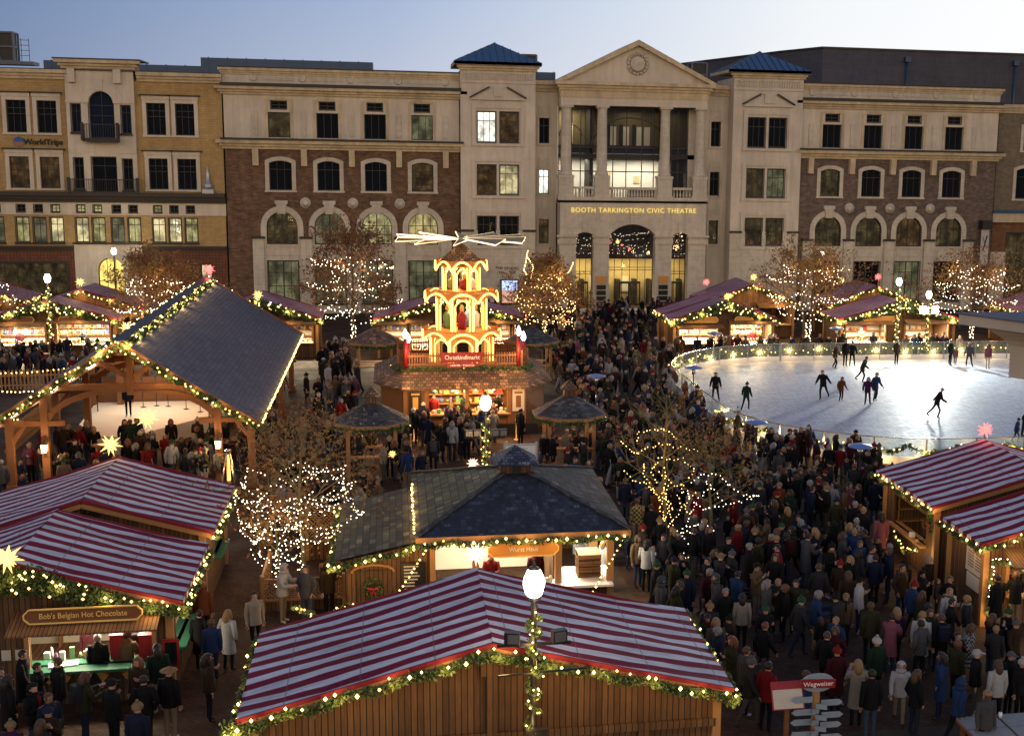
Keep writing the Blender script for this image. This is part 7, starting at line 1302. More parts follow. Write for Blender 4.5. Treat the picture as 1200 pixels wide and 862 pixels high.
def body_mesh(J, name, hi=True):
    me = bpy.data.meshes.new('skeleton'); names = list(J); vs = [tuple(J[n]) for n in names]; ix = {n: i for i, n in enumerate(names)}
    E = [('pelvis', 'spine'), ('spine', 'chest'), ('chest', 'neck'), ('neck', 'hb'), ('hb', 'hm'), ('hm', 'ht')] + [(a, b) for s in 'LR' for a, b in (('chest', 's' + s), ('s' + s, 'e' + s), ('e' + s, 'w' + s), ('w' + s, 'h' + s), ('pelvis', 'p' + s), ('p' + s, 'k' + s), ('k' + s, 'a' + s), ('a' + s, 't' + s))]
    E = [(ix[a], ix[b]) for a, b in E]; rad = [RAD.get(n) or RAD[n[0]] for n in names]; roots = [ix['pelvis']]
    if hi:
        d = (J['hm'] - J['hb']).normalized(); n0 = J['hm'] + Vector((0, -.09, -.012)); vs += [tuple(n0), tuple(n0 + Vector((0, -.035, -.02)))]; rad += [(.016, .016), (.013, .013)]; k = len(vs); E.append((k - 2, k - 1)); roots.append(k - 2)
        for s, sg in (('L', -1), ('R', 1)):      # five separate, slightly curled fingers rooted in the palm
            h, w = J['h' + s], J['w' + s]; d = (h - w).normalized(); side = d.cross(Vector((0, -1, .2))).normalized(); palm = side.cross(d)
            for f in range(5):
                o = (f - 1.5) * .019; L = (.062, .072, .066, .052, .05)[f]
                if f < 4: b = h + side * o; P = [b, b + d * .03, b + d * (.03 + L * .5) - palm * .012, b + d * (.03 + L * .85) - palm * .034]
                else: b = w + d * .035 - side * .03 * sg; P = [b, b - side * .03 * sg + d * .02, b - side * .036 * sg + d * .05 - palm * .01, b - side * .03 * sg + d * .07 - palm * .02]
                k = len(vs); vs += [tuple(p) for p in P]; rad += [(.0095, .0095)] * 3 + [(.007, .007)]; E += [(k, k + 1), (k + 1, k + 2), (k + 2, k + 3)]; roots.append(k)
    me.from_pydata(vs, E, []); ob = bpy.data.objects.new('skeleton', me); COL.objects.link(ob)
    ob.modifiers.new('skin', 'SKIN').use_smooth_shade = True
    sk = me.skin_vertices[0].data if me.skin_vertices else None
    if sk is None:
        bm = bmesh.new(); bm.from_mesh(me); bm.verts.layers.skin.verify(); bm.to_mesh(me); bm.free(); sk = me.skin_vertices[0].data
    for i, r in enumerate(rad): sk[i].radius = r; sk[i].use_root = i in roots
    if hi: ob.modifiers.new('sub', 'SUBSURF').levels = 1
    dg = bpy.context.evaluated_depsgraph_get(); dg.update(); out = bpy.data.meshes.new_from_object(ob.evaluated_get(dg)); bpy.data.objects.remove(ob); out.name = name
    fs = [list(p.vertices) for p in out.polygons]; vv = [tuple(v.co) for v in out.vertices]; cen = [p.center.copy() for p in out.polygons]; mi = []
    for c in cen:
        best = min(BONES, key=lambda b: seg_d(c, J[b[0]], J[b[1]]) + (.035 if b[2] == 0 and b[0] == 'neck' else 0)); mi.append(best[2])
    mb = MB(); mb.v = vv; mb.f = fs; mb.m = mi; mb.sm = [True] * len(fs)
    if hi:      # eyes, ears, mouth
        for s in (-1, 1): mb.ball(J['hm'] + Vector((s * .033, -.088, .012)), .012, 6, 4, 4); mb.ball(J['hm'] + Vector((s * .086, .0, -.005)), .024, 6, 4, 0, 1.3)
        m = J['hm'] + Vector((0, -.098, -.055)); mb.add([m + Vector((-.025, 0, 0)), m + Vector((.025, 0, 0)), m + Vector((.018, .0, -.012)), m + Vector((-.018, .0, -.012))], [(0, 1, 2, 3)], 5)
    me2 = bpy.data.meshes.new(name); me2.from_pydata(mb.v, [], mb.f); me2.polygons.foreach_set('material_index', mb.m); me2.polygons.foreach_set('use_smooth', mb.sm)
    for _ in range(6): me2.materials.append(None)
    me2.update(); return me2
def loft(mb, rings, n=12, m=0):
    vs = []; k = len(rings)
    for (c, rx, ry, ax) in rings:
        d = Vector(ax).normalized(); X = Vector((1, 0, 0)); X = (X - d * X.dot(d)).normalized() if abs(d.x) < .9 else Vector((0, 1, 0)); Y = d.cross(X)
        for j in range(n): a = 2 * pi * j / n; vs.append(Vector(c) + X * rx * cos(a) + Y * ry * sin(a))
    mb.add(vs, [(i * n + j, i * n + (j + 1) % n, (i + 1) * n + (j + 1) % n, (i + 1) * n + j) for i in range(k - 1) for j in range(n)] + [tuple(range((k - 1) * n, k * n))], m, True)
def coat_mesh(J, long, name, n=12):
    mb = MB(); up = (J['neck'] - J['pelvis']).normalized(); P, C, S_, K = J['pelvis'], J['chest'], J['spine'], J['neck']
    hem = (P + Vector((0, 0, -.42 if long else -.13))) if up.z > .8 else P - up * .1
    if J['kL'].z > P.z - .2: hem = P - up * .08
    loft(mb, [(hem, .215 if long else .19, .165, up), (hem + up * .02, .22 if long else .195, .17, up), (P, .19, .155, up), (S_, .178, .145, up), (C, .205, .15, up), (C + up * .07, .195, .14, up), (C + up * .12, .13, .105, up), (K - up * .02, .095, .095, up), (K + up * .035, .088, .088, up)], n)
    for s in 'LR':
        a, e, w = J['s' + s], J['e' + s], J['w' + s]; mb.tube([a + (C - a) * .35, a + Vector((0, 0, .01)), a.lerp(e, .5), e, e.lerp(w, .5), w, w + (w - e).normalized() * .015], [.08, .09, .078, .067, .06, .052, .054], 9 if n > 8 else 6)
    me = bpy.data.meshes.new(name); me.from_pydata(mb.v, [], mb.f); me.polygons.foreach_set('use_smooth', [True] * len(mb.f)); me.materials.append(None); me.update(); return me
def head_mesh(kind, name):      # around the head centre (0, 0, 0)
    mb = MB()
    def cap(r, zc, front, c=(0, .012, .012)):
        t = MB(); t.ball(c, r, 14, 9, 0, 1.08, 1.16); keep = [f for f in t.f if sum(t.v[i][2] for i in f) / len(f) > (front if sum(t.v[i][1] for i in f) / len(f) < -.02 else zc)]; mb.add(t.v, keep, 0, True)
    if kind == 'short': cap(.102, -.03, .06)
    elif kind == 'long':
        cap(.108, -.07, .055); mb.tube([(0, .07, .03), (0, .1, -.06), (0, .1, -.16), (0, .095, -.27)], [.085, .1, .095, .05], 9)
        for s in (-1, 1): mb.tube([(s * .085, .0, .03), (s * .1, .0, -.08), (s * .095, -.0, -.19)], [.03, .036, .018], 6)
    elif kind == 'bob': cap(.114, -.08, .05); mb.tube([(-.09, .02, 0), (-.1, .02, -.11)], [.035, .02], 6); mb.tube([(.09, .02, 0), (.1, .02, -.11)], [.035, .02], 6)
    elif kind == 'beanie': cap(.116, .0, .03); mb.lathe((0, .01, .012), [(.113, 0), (.122, .005), (.122, .045), (.113, .05)], 14, 0); mb.ball((0, .02, .155), .042, 8, 5)
    elif kind == 'cap': cap(.112, .01, .04); mb.add([(-.075, -.1, .05), (.075, -.1, .05), (.06, -.19, .035), (-.06, -.19, .035)], [(0, 1, 2, 3)], 0)
    elif kind == 'hood': cap(.13, -.12, .06); mb.lathe((0, .03, -.15), [(.13, 0), (.14, .03), (.12, .09)], 12)
    elif kind == 'brim': cap(.112, .02, .03); mb.lathe((0, .01, .03), [(.105, 0), (.2, .005), (.2, .012), (.105, .03)], 16)
    me = bpy.data.meshes.new(name); me.from_pydata(mb.v, [], mb.f); me.polygons.foreach_set('use_smooth', [True] * len(mb.f)); me.materials.append(None); me.update(); return me
BODY = {k: body_mesh(J, 'person_body') for k, J in POSES.items()}; BODYLO = {k: body_mesh(J, 'person_low', False) for k, J in POSES.items() if k in ('standing', 'hands in pockets', 'holding a cup', 'walking', 'striding', 'arms folded')}
COAT = {(k, l): coat_mesh(J, l, 'coat') for k, J in POSES.items() for l in (0, 1)}; COATLO = {(k, l): coat_mesh(POSES[k], l, 'coat_low', 7) for k in BODYLO for l in (0, 1)}
HEAD = {k: head_mesh(k, k) for k in ('short', 'long', 'bob', 'beanie', 'cap', 'hood', 'brim')}
bp = MB(); bp.box(-.14, .14, .0, .15, -.2, .2); bp.box(-.11, .11, .15, .2, -.17, .02); bp.tube([(-.1, .0, .2), (-.1, -.2, .2), (-.1, -.22, 0)], .02, 5); bp.tube([(.1, .0, .2), (.1, -.2, .2), (.1, -.22, 0)], .02, 5); PACK = bpy.data.meshes.new('backpack'); PACK.from_pydata(bp.v, [], bp.f); PACK.materials.append(None)
sc = MB(); sc.tube([(.085 * cos(a), .085 * sin(a), .01 * sin(2 * a)) for a in [2 * pi * i / 10 for i in range(11)]], .035, 7); sc.tube([(.03, -.1, 0), (.04, -.15, -.12), (.04, -.15, -.28)], [.04, .035, .03], 6); SCARF = bpy.data.meshes.new('scarf'); SCARF.from_pydata(sc.v, [], sc.f); SCARF.materials.append(None); SCARF.polygons.foreach_set('use_smooth', [True] * len(sc.f))
def cloth(n, c, **k): return plain(n, tuple(x * .55 for x in c), .85, .22, 9, .15)
def plaid(n, a, b, s=9.0):
    k = NM(n); v = k.obj(); ch = k.n('ShaderNodeTexChecker'); k.L(v, ch.inputs['Vector']); ch.inputs['Scale'].default_value = s; ch.inputs[1].default_value = (*a, 1); ch.inputs[2].default_value = (*b, 1); return k.out(ch.outputs[0], .85, .15)
COATS = dict([(n, cloth(n.replace(' ', '_') + '_coat', c)) for n, c in (('black', (.009, .009, .011)), ('charcoal', (.03, .031, .035)), ('navy', (.012, .018, .045)), ('dark brown', (.045, .024, .014)), ('tan', (.17, .11, .06)), ('olive', (.035, .036, .016)), ('grey', (.085, .085, .09)), ('cream', (.36, .31, .25)), ('white', (.5, .5, .5)), ('red', (.2, .01, .014)), ('burgundy', (.06, .009, .014)), ('blue', (.02, .05, .14)), ('dark green', (.01, .03, .018)), ('pink', (.28, .09, .12)), ('purple', (.055, .012, .06)), ('rust', (.15, .045, .014)))])
COATS['black and white plaid'] = plaid('plaid_black_white', (.02, .02, .02), (.2, .2, .2), 16.0); COATS['yellow plaid'] = plaid('plaid_yellow', (.04, .03, .02), (.25, .2, .09), 12.0)
CW = dict(zip(COATS, (40, 14, 12, 7, 6, 5, 7, 4, 3.5, 4, 3, 3, 2.5, 1, .8, 1.2, .4, .3)))
TRS = dict([(n, cloth(n.replace(' ', '_') + '_trousers', c)) for n, c in (('black', (.01, .01, .012)), ('dark blue', (.022, .03, .06)), ('blue jean', (.055, .085, .15)), ('grey', (.09, .09, .09)), ('beige', (.28, .22, .15)), ('white', (.5, .48, .45)))])
HAIRS = dict([(n, plain(n + '_hair', c, .6, .3, 12)) for n, c in (('dark', (.012, .008, .006)), ('brown', (.055, .028, .014)), ('blonde', (.2, .12, .05)), ('grey', (.15, .145, .14)), ('auburn', (.11, .035, .015)))])
HATC = dict([(n, cloth(n + '_hat', c)) for n, c in (('black', (.012, .012, .012)), ('white', (.5, .48, .46)), ('red', (.25, .015, .015)), ('grey', (.12, .12, .12)), ('navy', (.015, .025, .06)), ('green', (.03, .09, .04)), ('tan', (.3, .2, .1)))])
SKINS = [plain('skin_%d' % i, c, .55, .12, 6, .35) for i, c in enumerate(((.38, .23, .165), (.34, .2, .14), (.22, .12, .075), (.1, .05, .033), (.42, .27, .2)))]
SHOE = [M['black'], cloth('brown_shoe', (.06, .03, .015)), cloth('white_shoe', (.5, .5, .5))]; EYE = plain('eye_dark', (.02, .015, .012), .3); LIP = plain('lip', (.3, .1, .08), .5)
PLACES = [((-7.5, 31), 'before the chocolate counter'), ((-4.6, 33.5), 'beside the chocolate hut corner'), ((-2.6, 36.9), 'before the lattice fence'), ((8, 38.5), 'by the bench beside the shingled hut'), ((9.4, 42), 'under the slender lit tree'), ((11.3, 41), 'near the brown leaved lit tree'), ((9, 28), 'near the way sign'), ((12, 30), 'on the paving beyond the way sign'), ((14.5, 34), 'before the hut with notices'), ((15.5, 40), 'along the red star hut'), ((13, 36), 'between the notices and lit trees'), ((15, 51), 'by the blue hooded heaters'), ((12.5, 47), 'beyond the two small lit trees'), ((14, 58), 'along the curved rink barrier'), ((15.5, 66), 'at the barrier facing the ice'), ((9.8, 57), 'beside the gazebo near the rink'), ((3, 60), 'queueing at the food stand'), ((-.8, 54.8), 'at the gazebo near the pavilion'), ((-3.3, 50), 'next to the flame heater'), ((-8, 53), 'by the lantern beside the heater'), ((-12, 54), 'among the inner pavilion posts'), ((-11, 57), 'before the pavilion stage'), ((-6.7, 66), 'under the pavilion eave lights'), ((4, 50), 'on the brick behind the cupola'), ((-3, 68), 'between pavilion and pyramid'), ((-3, 80), 'behind the pavilion side gazebos'), ((-21, 82), 'before the double hut below the lamp'), ((11, 72), 'between pyramid and rink'), ((18, 100), 'before the theatre doors'), ((16, 88), 'beside the double hut near the theatre'), ((30, 83.6), 'behind the far rink barrier'), ((14, 27), 'by the grey plank table')]
PEOPLE = []; LABELS = set()
def place_of(x, y): return min(PLACES, key=lambda p: (p[0][0] - x) ** 2 + (p[0][1] - y) ** 2)[1]
def person(x, y, rz, ps='standing', coat=None, long=None, head=None, hc=None, tr=None, sc_=1.0, z=0.0, place=None, group=None, pack=None, scarf=None, label=None):
    rc = lambda d: random.choice(list(d)); coat = coat or random.choices(list(CW), list(CW.values()))[0]; long = int(random.random() < .3) if long is None else long
    head = head or random.choices(['short', 'long', 'bob', 'beanie', 'cap', 'hood', 'brim'], [30, 26, 10, 20, 8, 4, 2])[0]; hat = head in ('beanie', 'cap', 'brim'); hc = hc or (rc(HATC) if hat else random.choices(list(HAIRS), [8, 8, 5, 3, 2])[0]); tr = tr or random.choices(list(TRS), [10, 7, 7, 2, 2, 1])[0]
    J = POSES[ps]; b = bpy.data.objects.new('person', BODY[ps]); COL.objects.link(b); b.location = (x, y, z); b.rotation_euler = (0, 0, rz); b.scale = (sc_,) * 3
    mats = [random.choices(SKINS, [5, 4, 2, 1, 4])[0], TRS[tr], random.choice(SHOE), COATS[coat], EYE, LIP]
    for s, m in zip(b.material_slots, mats): s.link = 'OBJECT'; s.material = m
    def child(name, me, m, loc=(0, 0, 0)):
        o = bpy.data.objects.new(name, me); COL.objects.link(o); o.parent = b; o.location = loc; o.material_slots[0].link = 'OBJECT'; o.material_slots[0].material = m; return o
    child('coat', COAT[(ps, int(long and ps not in ('sitting', 'skating', 'leaning forward')))], COATS[coat]); child('hood' if head == 'hood' else 'hat' if hat else 'hair', HEAD[head], COATS[coat] if head == 'hood' else HATC[hc] if hat else HAIRS[hc], J['hm'])
    pack = random.random() < .06 if pack is None else pack; scarf = random.random() < .12 if scarf is None else scarf
    if pack and ps not in ('leaning forward',): child('backpack', PACK, COATS[random.choice(('grey', 'navy', 'charcoal', 'burgundy'))], J['chest'] + Vector((0, .13, -.04)))
    if scarf: child('scarf', SCARF, COATS[random.choice(('red', 'grey', 'cream', 'dark green', 'tan'))], J['neck'])
    hd = {'short': hc + ' hair', 'long': 'long ' + hc + ' hair', 'bob': hc + ' bob', 'beanie': hc + ' bobble hat', 'cap': hc + ' cap', 'hood': 'hood up', 'brim': hc + ' brimmed hat'}[head]; who = 'child' if sc_ < .8 else 'person'
    lab = label if label and len(label.split()) > 5 else '%s in %s %s, %s, %s trousers, %s %s' % (who, coat, 'long coat' if long else 'jacket', hd, tr, ps.replace('hands in pockets', 'idle'), place or place_of(x, y))
    w = lab.split()
    if len(w) > 16 and not label: lab = '%s in %s %s, %s, %s %s' % (who, coat, 'coat' if long else 'jacket', hd, ps.replace('hands in pockets', 'idle'), place or place_of(x, y))
    if len(lab.split()) > 16 and not label: lab = '%s in %s %s, %s, %s' % (who, coat, 'coat' if long else 'jacket', hd, place or place_of(x, y))
    if len(lab.split()) > 16 and not label: lab = '%s in %s, %s, %s' % (who, coat, hd, place or place_of(x, y))
    tag(b, lab, 'person', group or 'people in the market crowd'); PEOPLE.append((x, y, z)); fresh = lab not in LABELS; LABELS.add(lab); return b, fresh
U = pi       # facing away from the camera; 0 faces the camera
for a in [  # (px, py of the feet in the photograph), heading, pose, coat, long, head, hair or hat colour, trousers
 (118, 818, U, 'standing', 'black', 1, 'short', 'grey', 'black'), (151, 815, U - .3, 'reaching forward', 'tan', 0, 'bob', 'brown', 'black'), (188, 836, U + .2, 'standing', 'dark green', 0, 'long', 'dark', 'white'), (101, 872, 2.2, 'reaching forward', 'olive', 0, 'long', 'brown', 'dark blue'), (135, 884, 2.4, 'holding a cup', 'black', 0, 'cap', 'black', 'black'), (172, 878, U, 'hands in pockets', 'black', 0, 'short', 'dark', 'black'), (201, 866, 2.8, 'standing', 'black', 0, 'brim', 'tan', 'beige'), (30, 842, 1.5, 'walking', 'black', 1, 'short', 'dark', 'black'), (4, 858, 1.0, 'walking', 'black and white plaid', 0, 'long', 'dark', 'dark blue'), (62, 900, .8, 'standing', 'navy', 0, 'short', 'brown', 'black'),
 (250, 797, U + .1, 'standing', 'blue', 0, 'short', 'brown', 'dark blue'), (236, 786, U - .3, 'standing', 'black', 1, 'short', 'dark', 'black'), (269, 786, 2.6, 'hands in pockets', 'white', 1, 'long', 'blonde', 'black'), (246, 846, 1.9, 'holding a cup', 'dark brown', 0, 'long', 'dark', 'black'), (240, 752, U, 'standing', 'rust', 0, 'bob', 'auburn', 'black'),
 (332, 729, 1.2, 'reaching forward', 'white', 0, 'hood', 'grey', 'beige'), (360, 731, -.4, 'hands in pockets', 'grey', 0, 'short', 'brown', 'blue jean'), (386, 726, .6, 'holding a cup', 'dark brown', 0, 'long', 'dark', 'black'), (300, 764, .5, 'standing', 'cream', 0, 'short', 'dark', 'black'),
 (708, 692, 2.0, 'holding a cup', 'white', 1, 'long', 'blonde', 'black'), (757, 694, 2.6, 'holding a cup', 'white', 0, 'long', 'dark', 'black'), (747, 688, .4, 'standing', 'tan', 0, 'long', 'brown', 'blue jean'), (777, 686, -.9, 'hands in pockets', 'charcoal', 0, 'short', 'dark', 'blue jean'), (794, 684, -.7, 'hands in pockets', 'black', 0, 'short', 'grey', 'black'), (735, 668, 1.2, 'standing', 'navy', 0, 'beanie', 'white', 'dark blue'), (746, 640, U, 'standing', 'yellow plaid', 0, 'short', 'brown', 'beige'), (762, 648, U, 'standing', 'black', 0, 'short', 'dark', 'black'), (863, 672, .6, 'standing', 'red', 0, 'bob', 'blonde', 'black'), (852, 690, .2, 'arms folded', 'black', 0, 'short', 'dark', 'black'), (876, 700, 1.4, 'standing', 'black', 1, 'short', 'grey', 'black'), (830, 730, .3, 'standing', 'burgundy', 1, 'bob', 'grey', 'black'),
 (848, 760, .1, 'hands in pockets', 'black', 1, 'short', 'grey', 'black'), (868, 762, 2.9, 'standing', 'cream', 0, 'long', 'dark', 'black'), (885, 728, .8, 'taking a photo', 'tan', 0, 'cap', 'black', 'beige'), (1001, 668, 2.7, 'standing', 'black and white plaid', 0, 'short', 'grey', 'black'), (1005, 695, .3, 'standing', 'blue', 0, 'short', 'brown', 'black'), (1030, 660, U, 'standing', 'pink', 1, 'long', 'dark', 'black'), (1057, 718, U, 'walking', 'black', 1, 'hood', 'grey', 'black'), (1002, 852, U - .2, 'taking a photo', 'cream', 1, 'long', 'blonde', 'black'), (1018, 868, U, 'standing', 'black', 0, 'short', 'dark', 'blue jean'), (978, 836, U, 'standing', 'burgundy', 1, 'beanie', 'red', 'black'), (1024, 826, U + .2, 'standing', 'dark green', 0, 'beanie', 'white', 'black'), (1017, 780, U, 'standing', 'olive', 0, 'short', 'brown', 'black'), (1048, 780, U, 'standing', 'purple', 0, 'long', 'blonde', 'black'), (1076, 800, U + .4, 'hands in pockets', 'grey', 0, 'short', 'dark', 'black'), (876, 852, 1.3, 'walking', 'charcoal', 0, 'beanie', 'grey', 'grey'), (872, 838, 1.9, 'standing', 'grey', 0, 'short', 'brown', 'black'), (897, 858, 2.2, 'hands in pockets', 'red', 0, 'short', 'dark', 'black'), (893, 800, 2.0, 'walking', 'black', 0, 'short', 'auburn', 'grey'), (1133, 800, .6, 'walking', 'black and white plaid', 1, 'long', 'brown', 'black'), (1110, 770, 1.0, 'striding', 'black', 0, 'short', 'dark', 'dark blue'), (1085, 715, .5, 'standing', 'black', 1, 'bob', 'grey', 'black'), (1165, 742, U + .3, 'standing', 'black', 1, 'short', 'dark', 'black'), (1187, 738, U - .2, 'reaching forward', 'black', 0, 'bob', 'brown', 'beige'), (1185, 795, .2, 'walking', 'dark brown', 0, 'beanie', 'grey', 'black'), (1165, 850, U, 'standing', 'white', 0, 'long', 'brown', 'black'), (1180, 838, .4, 'standing', 'black', 0, 'cap', 'grey', 'black'), (1193, 848, .2, 'standing', 'black', 0, 'beanie', 'white', 'black'), (1140, 838, 1.0, 'standing', 'black', 0, 'cap', 'white', 'grey'), (1120, 872, 1.8, 'striding', 'blue', 0, 'hood', 'grey', 'black'), (1152, 890, .1, 'standing', 'grey', 0, 'bob', 'blonde', 'black'),
 (508, 556, U, 'walking', 'charcoal', 0, 'short', 'dark', 'black'), (485, 522, U, 'standing', 'black', 0, 'beanie', 'white', 'black'), (457, 560, U, 'standing', 'black', 0, 'beanie', 'white', 'black'), (474, 552, 1.5, 'walking', 'grey', 0, 'short', 'grey', 'black'), (648, 556, 1.2, 'holding a cup', 'black', 0, 'short', 'dark', 'black'), (664, 546, .4, 'holding a cup', 'cream', 0, 'short', 'grey', 'black'), (610, 522, 2.2, 'standing', 'black', 1, 'short', 'dark', 'black'), (586, 486, U, 'standing', 'blue', 0, 'short', 'dark', 'black'), (600, 488, U, 'standing', 'black', 0, 'bob', 'brown', 'black'), (385, 462, 1.0, 'standing', 'white', 1, 'bob', 'brown', 'blue jean'), (151, 488, .0, 'standing', 'navy', 0, 'short', 'brown', 'black')]:
    x, y = ground(a[0], a[1], .8 if (a[0], a[1]) == (151, 488) else 0); person(x, y, a[2], a[3], a[4], a[5], a[6], a[7], a[8], pack=(a[0] in (101, 508)), scarf=False, z=.8 if a[0] == 151 and a[1] == 488 else 0, sc_=.68 if a[0] in (735,) else R(.96, 1.05))
SK = 'skaters on the ice rink'
for px, py, rz, ps, c, hd, hc, t, pl, s in [(838, 470, -.3, 'gliding', 'black', 'short', 'dark', 'black', 'skating alone near the left rink curve', 1), (874, 480, 2.6, 'gliding', 'dark green', 'beanie', 'green', 'black', 'at the near left rink edge', .9), (964, 468, -.6, 'skating', 'black', 'short', 'dark', 'black', 'skating left of the rink centre', 1.05), (985, 470, .1, 'gliding', 'rust', 'bob', 'brown', 'black', 'skating beside the black clad skater', .85), (1016, 474, -.2, 'gliding', 'purple', 'long', 'brown', 'black', 'in mid rink with short skirt', .95), (1025, 470, .2, 'gliding', 'blue', 'short', 'dark', 'dark blue', 'just right of the purple skater', 1), (1010, 448, 1.0, 'skating', 'charcoal', 'short', 'dark', 'black', 'small in the middle of the ice', 1), (1097, 490, 1.3, 'skating', 'black', 'beanie', 'white', 'black', 'skating alone on the bright ice', 1), (978, 432, .8, 'gliding', 'dark brown', 'short', 'brown', 'black', 'at the far barrier, hands low', 1), (990, 430, .2, 'standing', 'black', 'short', 'dark', 'black', 'upright at the far barrier', 1.05), (998, 429, -.3, 'gliding', 'black', 'beanie', 'black', 'black', 'right of the far barrier pair', 1), (1050, 428, .3, 'standing', 'dark brown', 'beanie', 'grey', 'black', 'alone at the far barrier centre', 1), (1113, 428, .5, 'standing', 'dark green', 'short', 'dark', 'black', 'at the barrier below the floodlights', 1), (1119, 428, .1, 'standing', 'pink', 'bob', 'blonde', 'grey', 'small by the floodlit barrier', .7), (1135, 430, -.6, 'gliding', 'grey', 'beanie', 'white', 'dark blue', 'right of the floodlit barrier', 1), (1157, 432, 0, 'standing', 'pink', 'long', 'brown', 'white', 'beside the jutting ledge', .95), (1190, 518, 1.2, 'gliding', 'blue', 'beanie', 'navy', 'dark blue', 'small at the right picture edge', .72), (1199, 512, 1.0, 'leaning forward', 'black', 'short', 'dark', 'black', 'bending over at the right edge', 1)]:
    x, y = ground(px, py, .06); person(x, y, rz, ps, c, 0, hd, hc, t, s, .062, pl, SK, False, False)
VD = 'vendors inside the market huts'
for x, y, z, c, hd, hc, pl in [(-7.9, 33.4, .1, 'burgundy', 'short', 'brown', 'serving inside the chocolate hut'), (4.3, 37.9, 0, 'burgundy', 'beanie', 'red', 'serving behind the amber sign'), (5.9, 39.3, 0, 'grey', 'cap', 'black', 'by the white counter end'), (2.9, 37.7, 0, 'red', 'cap', 'red', 'serving under the amber sign'), (2.0, 64.0, 0, 'red', 'short', 'dark', 'serving left in the food stand'), (3.6, 64.1, 0, 'dark green', 'bob', 'brown', 'serving middle in the food stand'), (5.2, 63.9, 0, 'black', 'beanie', 'red', 'serving right in the food stand'), (-24.2, 88.6, .1, 'burgundy', 'bob', 'dark', 'in the left hatch, far left'), (-20.3, 88.6, .1, 'black', 'short', 'dark', 'in the bright far left hatch'), (25.2, 86.0, .1, 'red', 'bob', 'brown', 'in the bright hatch by the rink'), (33.3, 86.0, .1, 'tan', 'short', 'dark', 'in the hatch beside the floodlights'), (18.4, 40.2, .1, 'tan', 'bob', 'blonde', 'inside the red star hut'), (19.6, 35.2, .1, 'cream', 'bob', 'brown', 'inside the small right hut')]:
    person(x, y, R(-.4, .4), random.choice(('standing', 'reaching forward')), c, 0, hd, hc, 'black', R(.95, 1.02), z, pl, VD, False, False)
OBST = [(10.5, 11.35, 39.0, 42.0), (9.1, 9.9, 41.5, 43), (-3.4, 7.4, 24.4, 29.9), (-13.4, -5.1, 31.2, 43.6), (17.0, 26, 33.4, 43), (.4, 7.0, 36.1, 44.0), (-1.9, .5, 36, 42.6), (-4.2, -1.5, 38.1, 43.4), (-.3, 7.3, 62, 69.3), (-15.3, -8.1, 59.4, 75), (-26.6, -17.5, 86.3, 91), (18.7, 27, 84.6, 91), (30.8, 40.4, 83.9, 89), (-1.5, 9.1, 86, 91.3), (8.5, 10.2, 25.2, 26.8), (12.8, 17, 24, 26.9), (6.6, 8.6, 40.5, 41.2), (9.8, 11.8, 35.3, 36), (8, 8.8, 38.6, 39.4), (4.4, 6.2, 52.9, 53.5), (8.2, 10.2, 90, 91)]
for t in ((9.5, 43), (11, 42.2), (-2.95, 40.8), (11.2, 93.6), (3.27, 45.2), (16, 53.6), (19, 48.5), (-6.5, 51), (10.7, 66), (37.2, 83.3), (35, 83.5), (30.5, 83.4), (21.2, 81.6), (16.6, 68.2)): OBST.append((t[0] - .4, t[0] + .4, t[1] - .4, t[1] + .4))
for gx, gy in ((-.95, 54.8), (7.75, 55.4), (-1.1, 78), (8.55, 77.5)): OBST += [(gx + a * 1 - .2, gx + a * 1 + .2, gy + b * 1 - .2, gy + b * 1 + .2) for a in (-1, 1) for b in (-1, 1)] + [(gx - 1, gx + 1, gy + b - .22, gy + b + .22) for b in (-1, 1)]
RK = rink_outline(.5)
def inside(x, y, poly):
    c = False
    for (a, b), (d, e_) in zip(poly, poly[1:] + poly[:1]):
        if (b > y) != (e_ > y) and x < (d - a) * (y - b) / (e_ - b) + a: c = not c
    return c
GRID = {}
def free(x, y, dmin):
    if any(o[0] < x < o[1] and o[2] < y < o[3] for o in OBST) or inside(x, y, RK): return False
    i, j = int(x), int(y)
    return all((x - a) ** 2 + (y - b) ** 2 > dmin ** 2 for di in (-1, 0, 1) for dj in (-1, 0, 1) for a, b in GRID.get((i + di, j + dj), ()))
def put(x, y): GRID.setdefault((int(x), int(y)), []).append((x, y))
for p in PEOPLE: put(p[0], p[1])
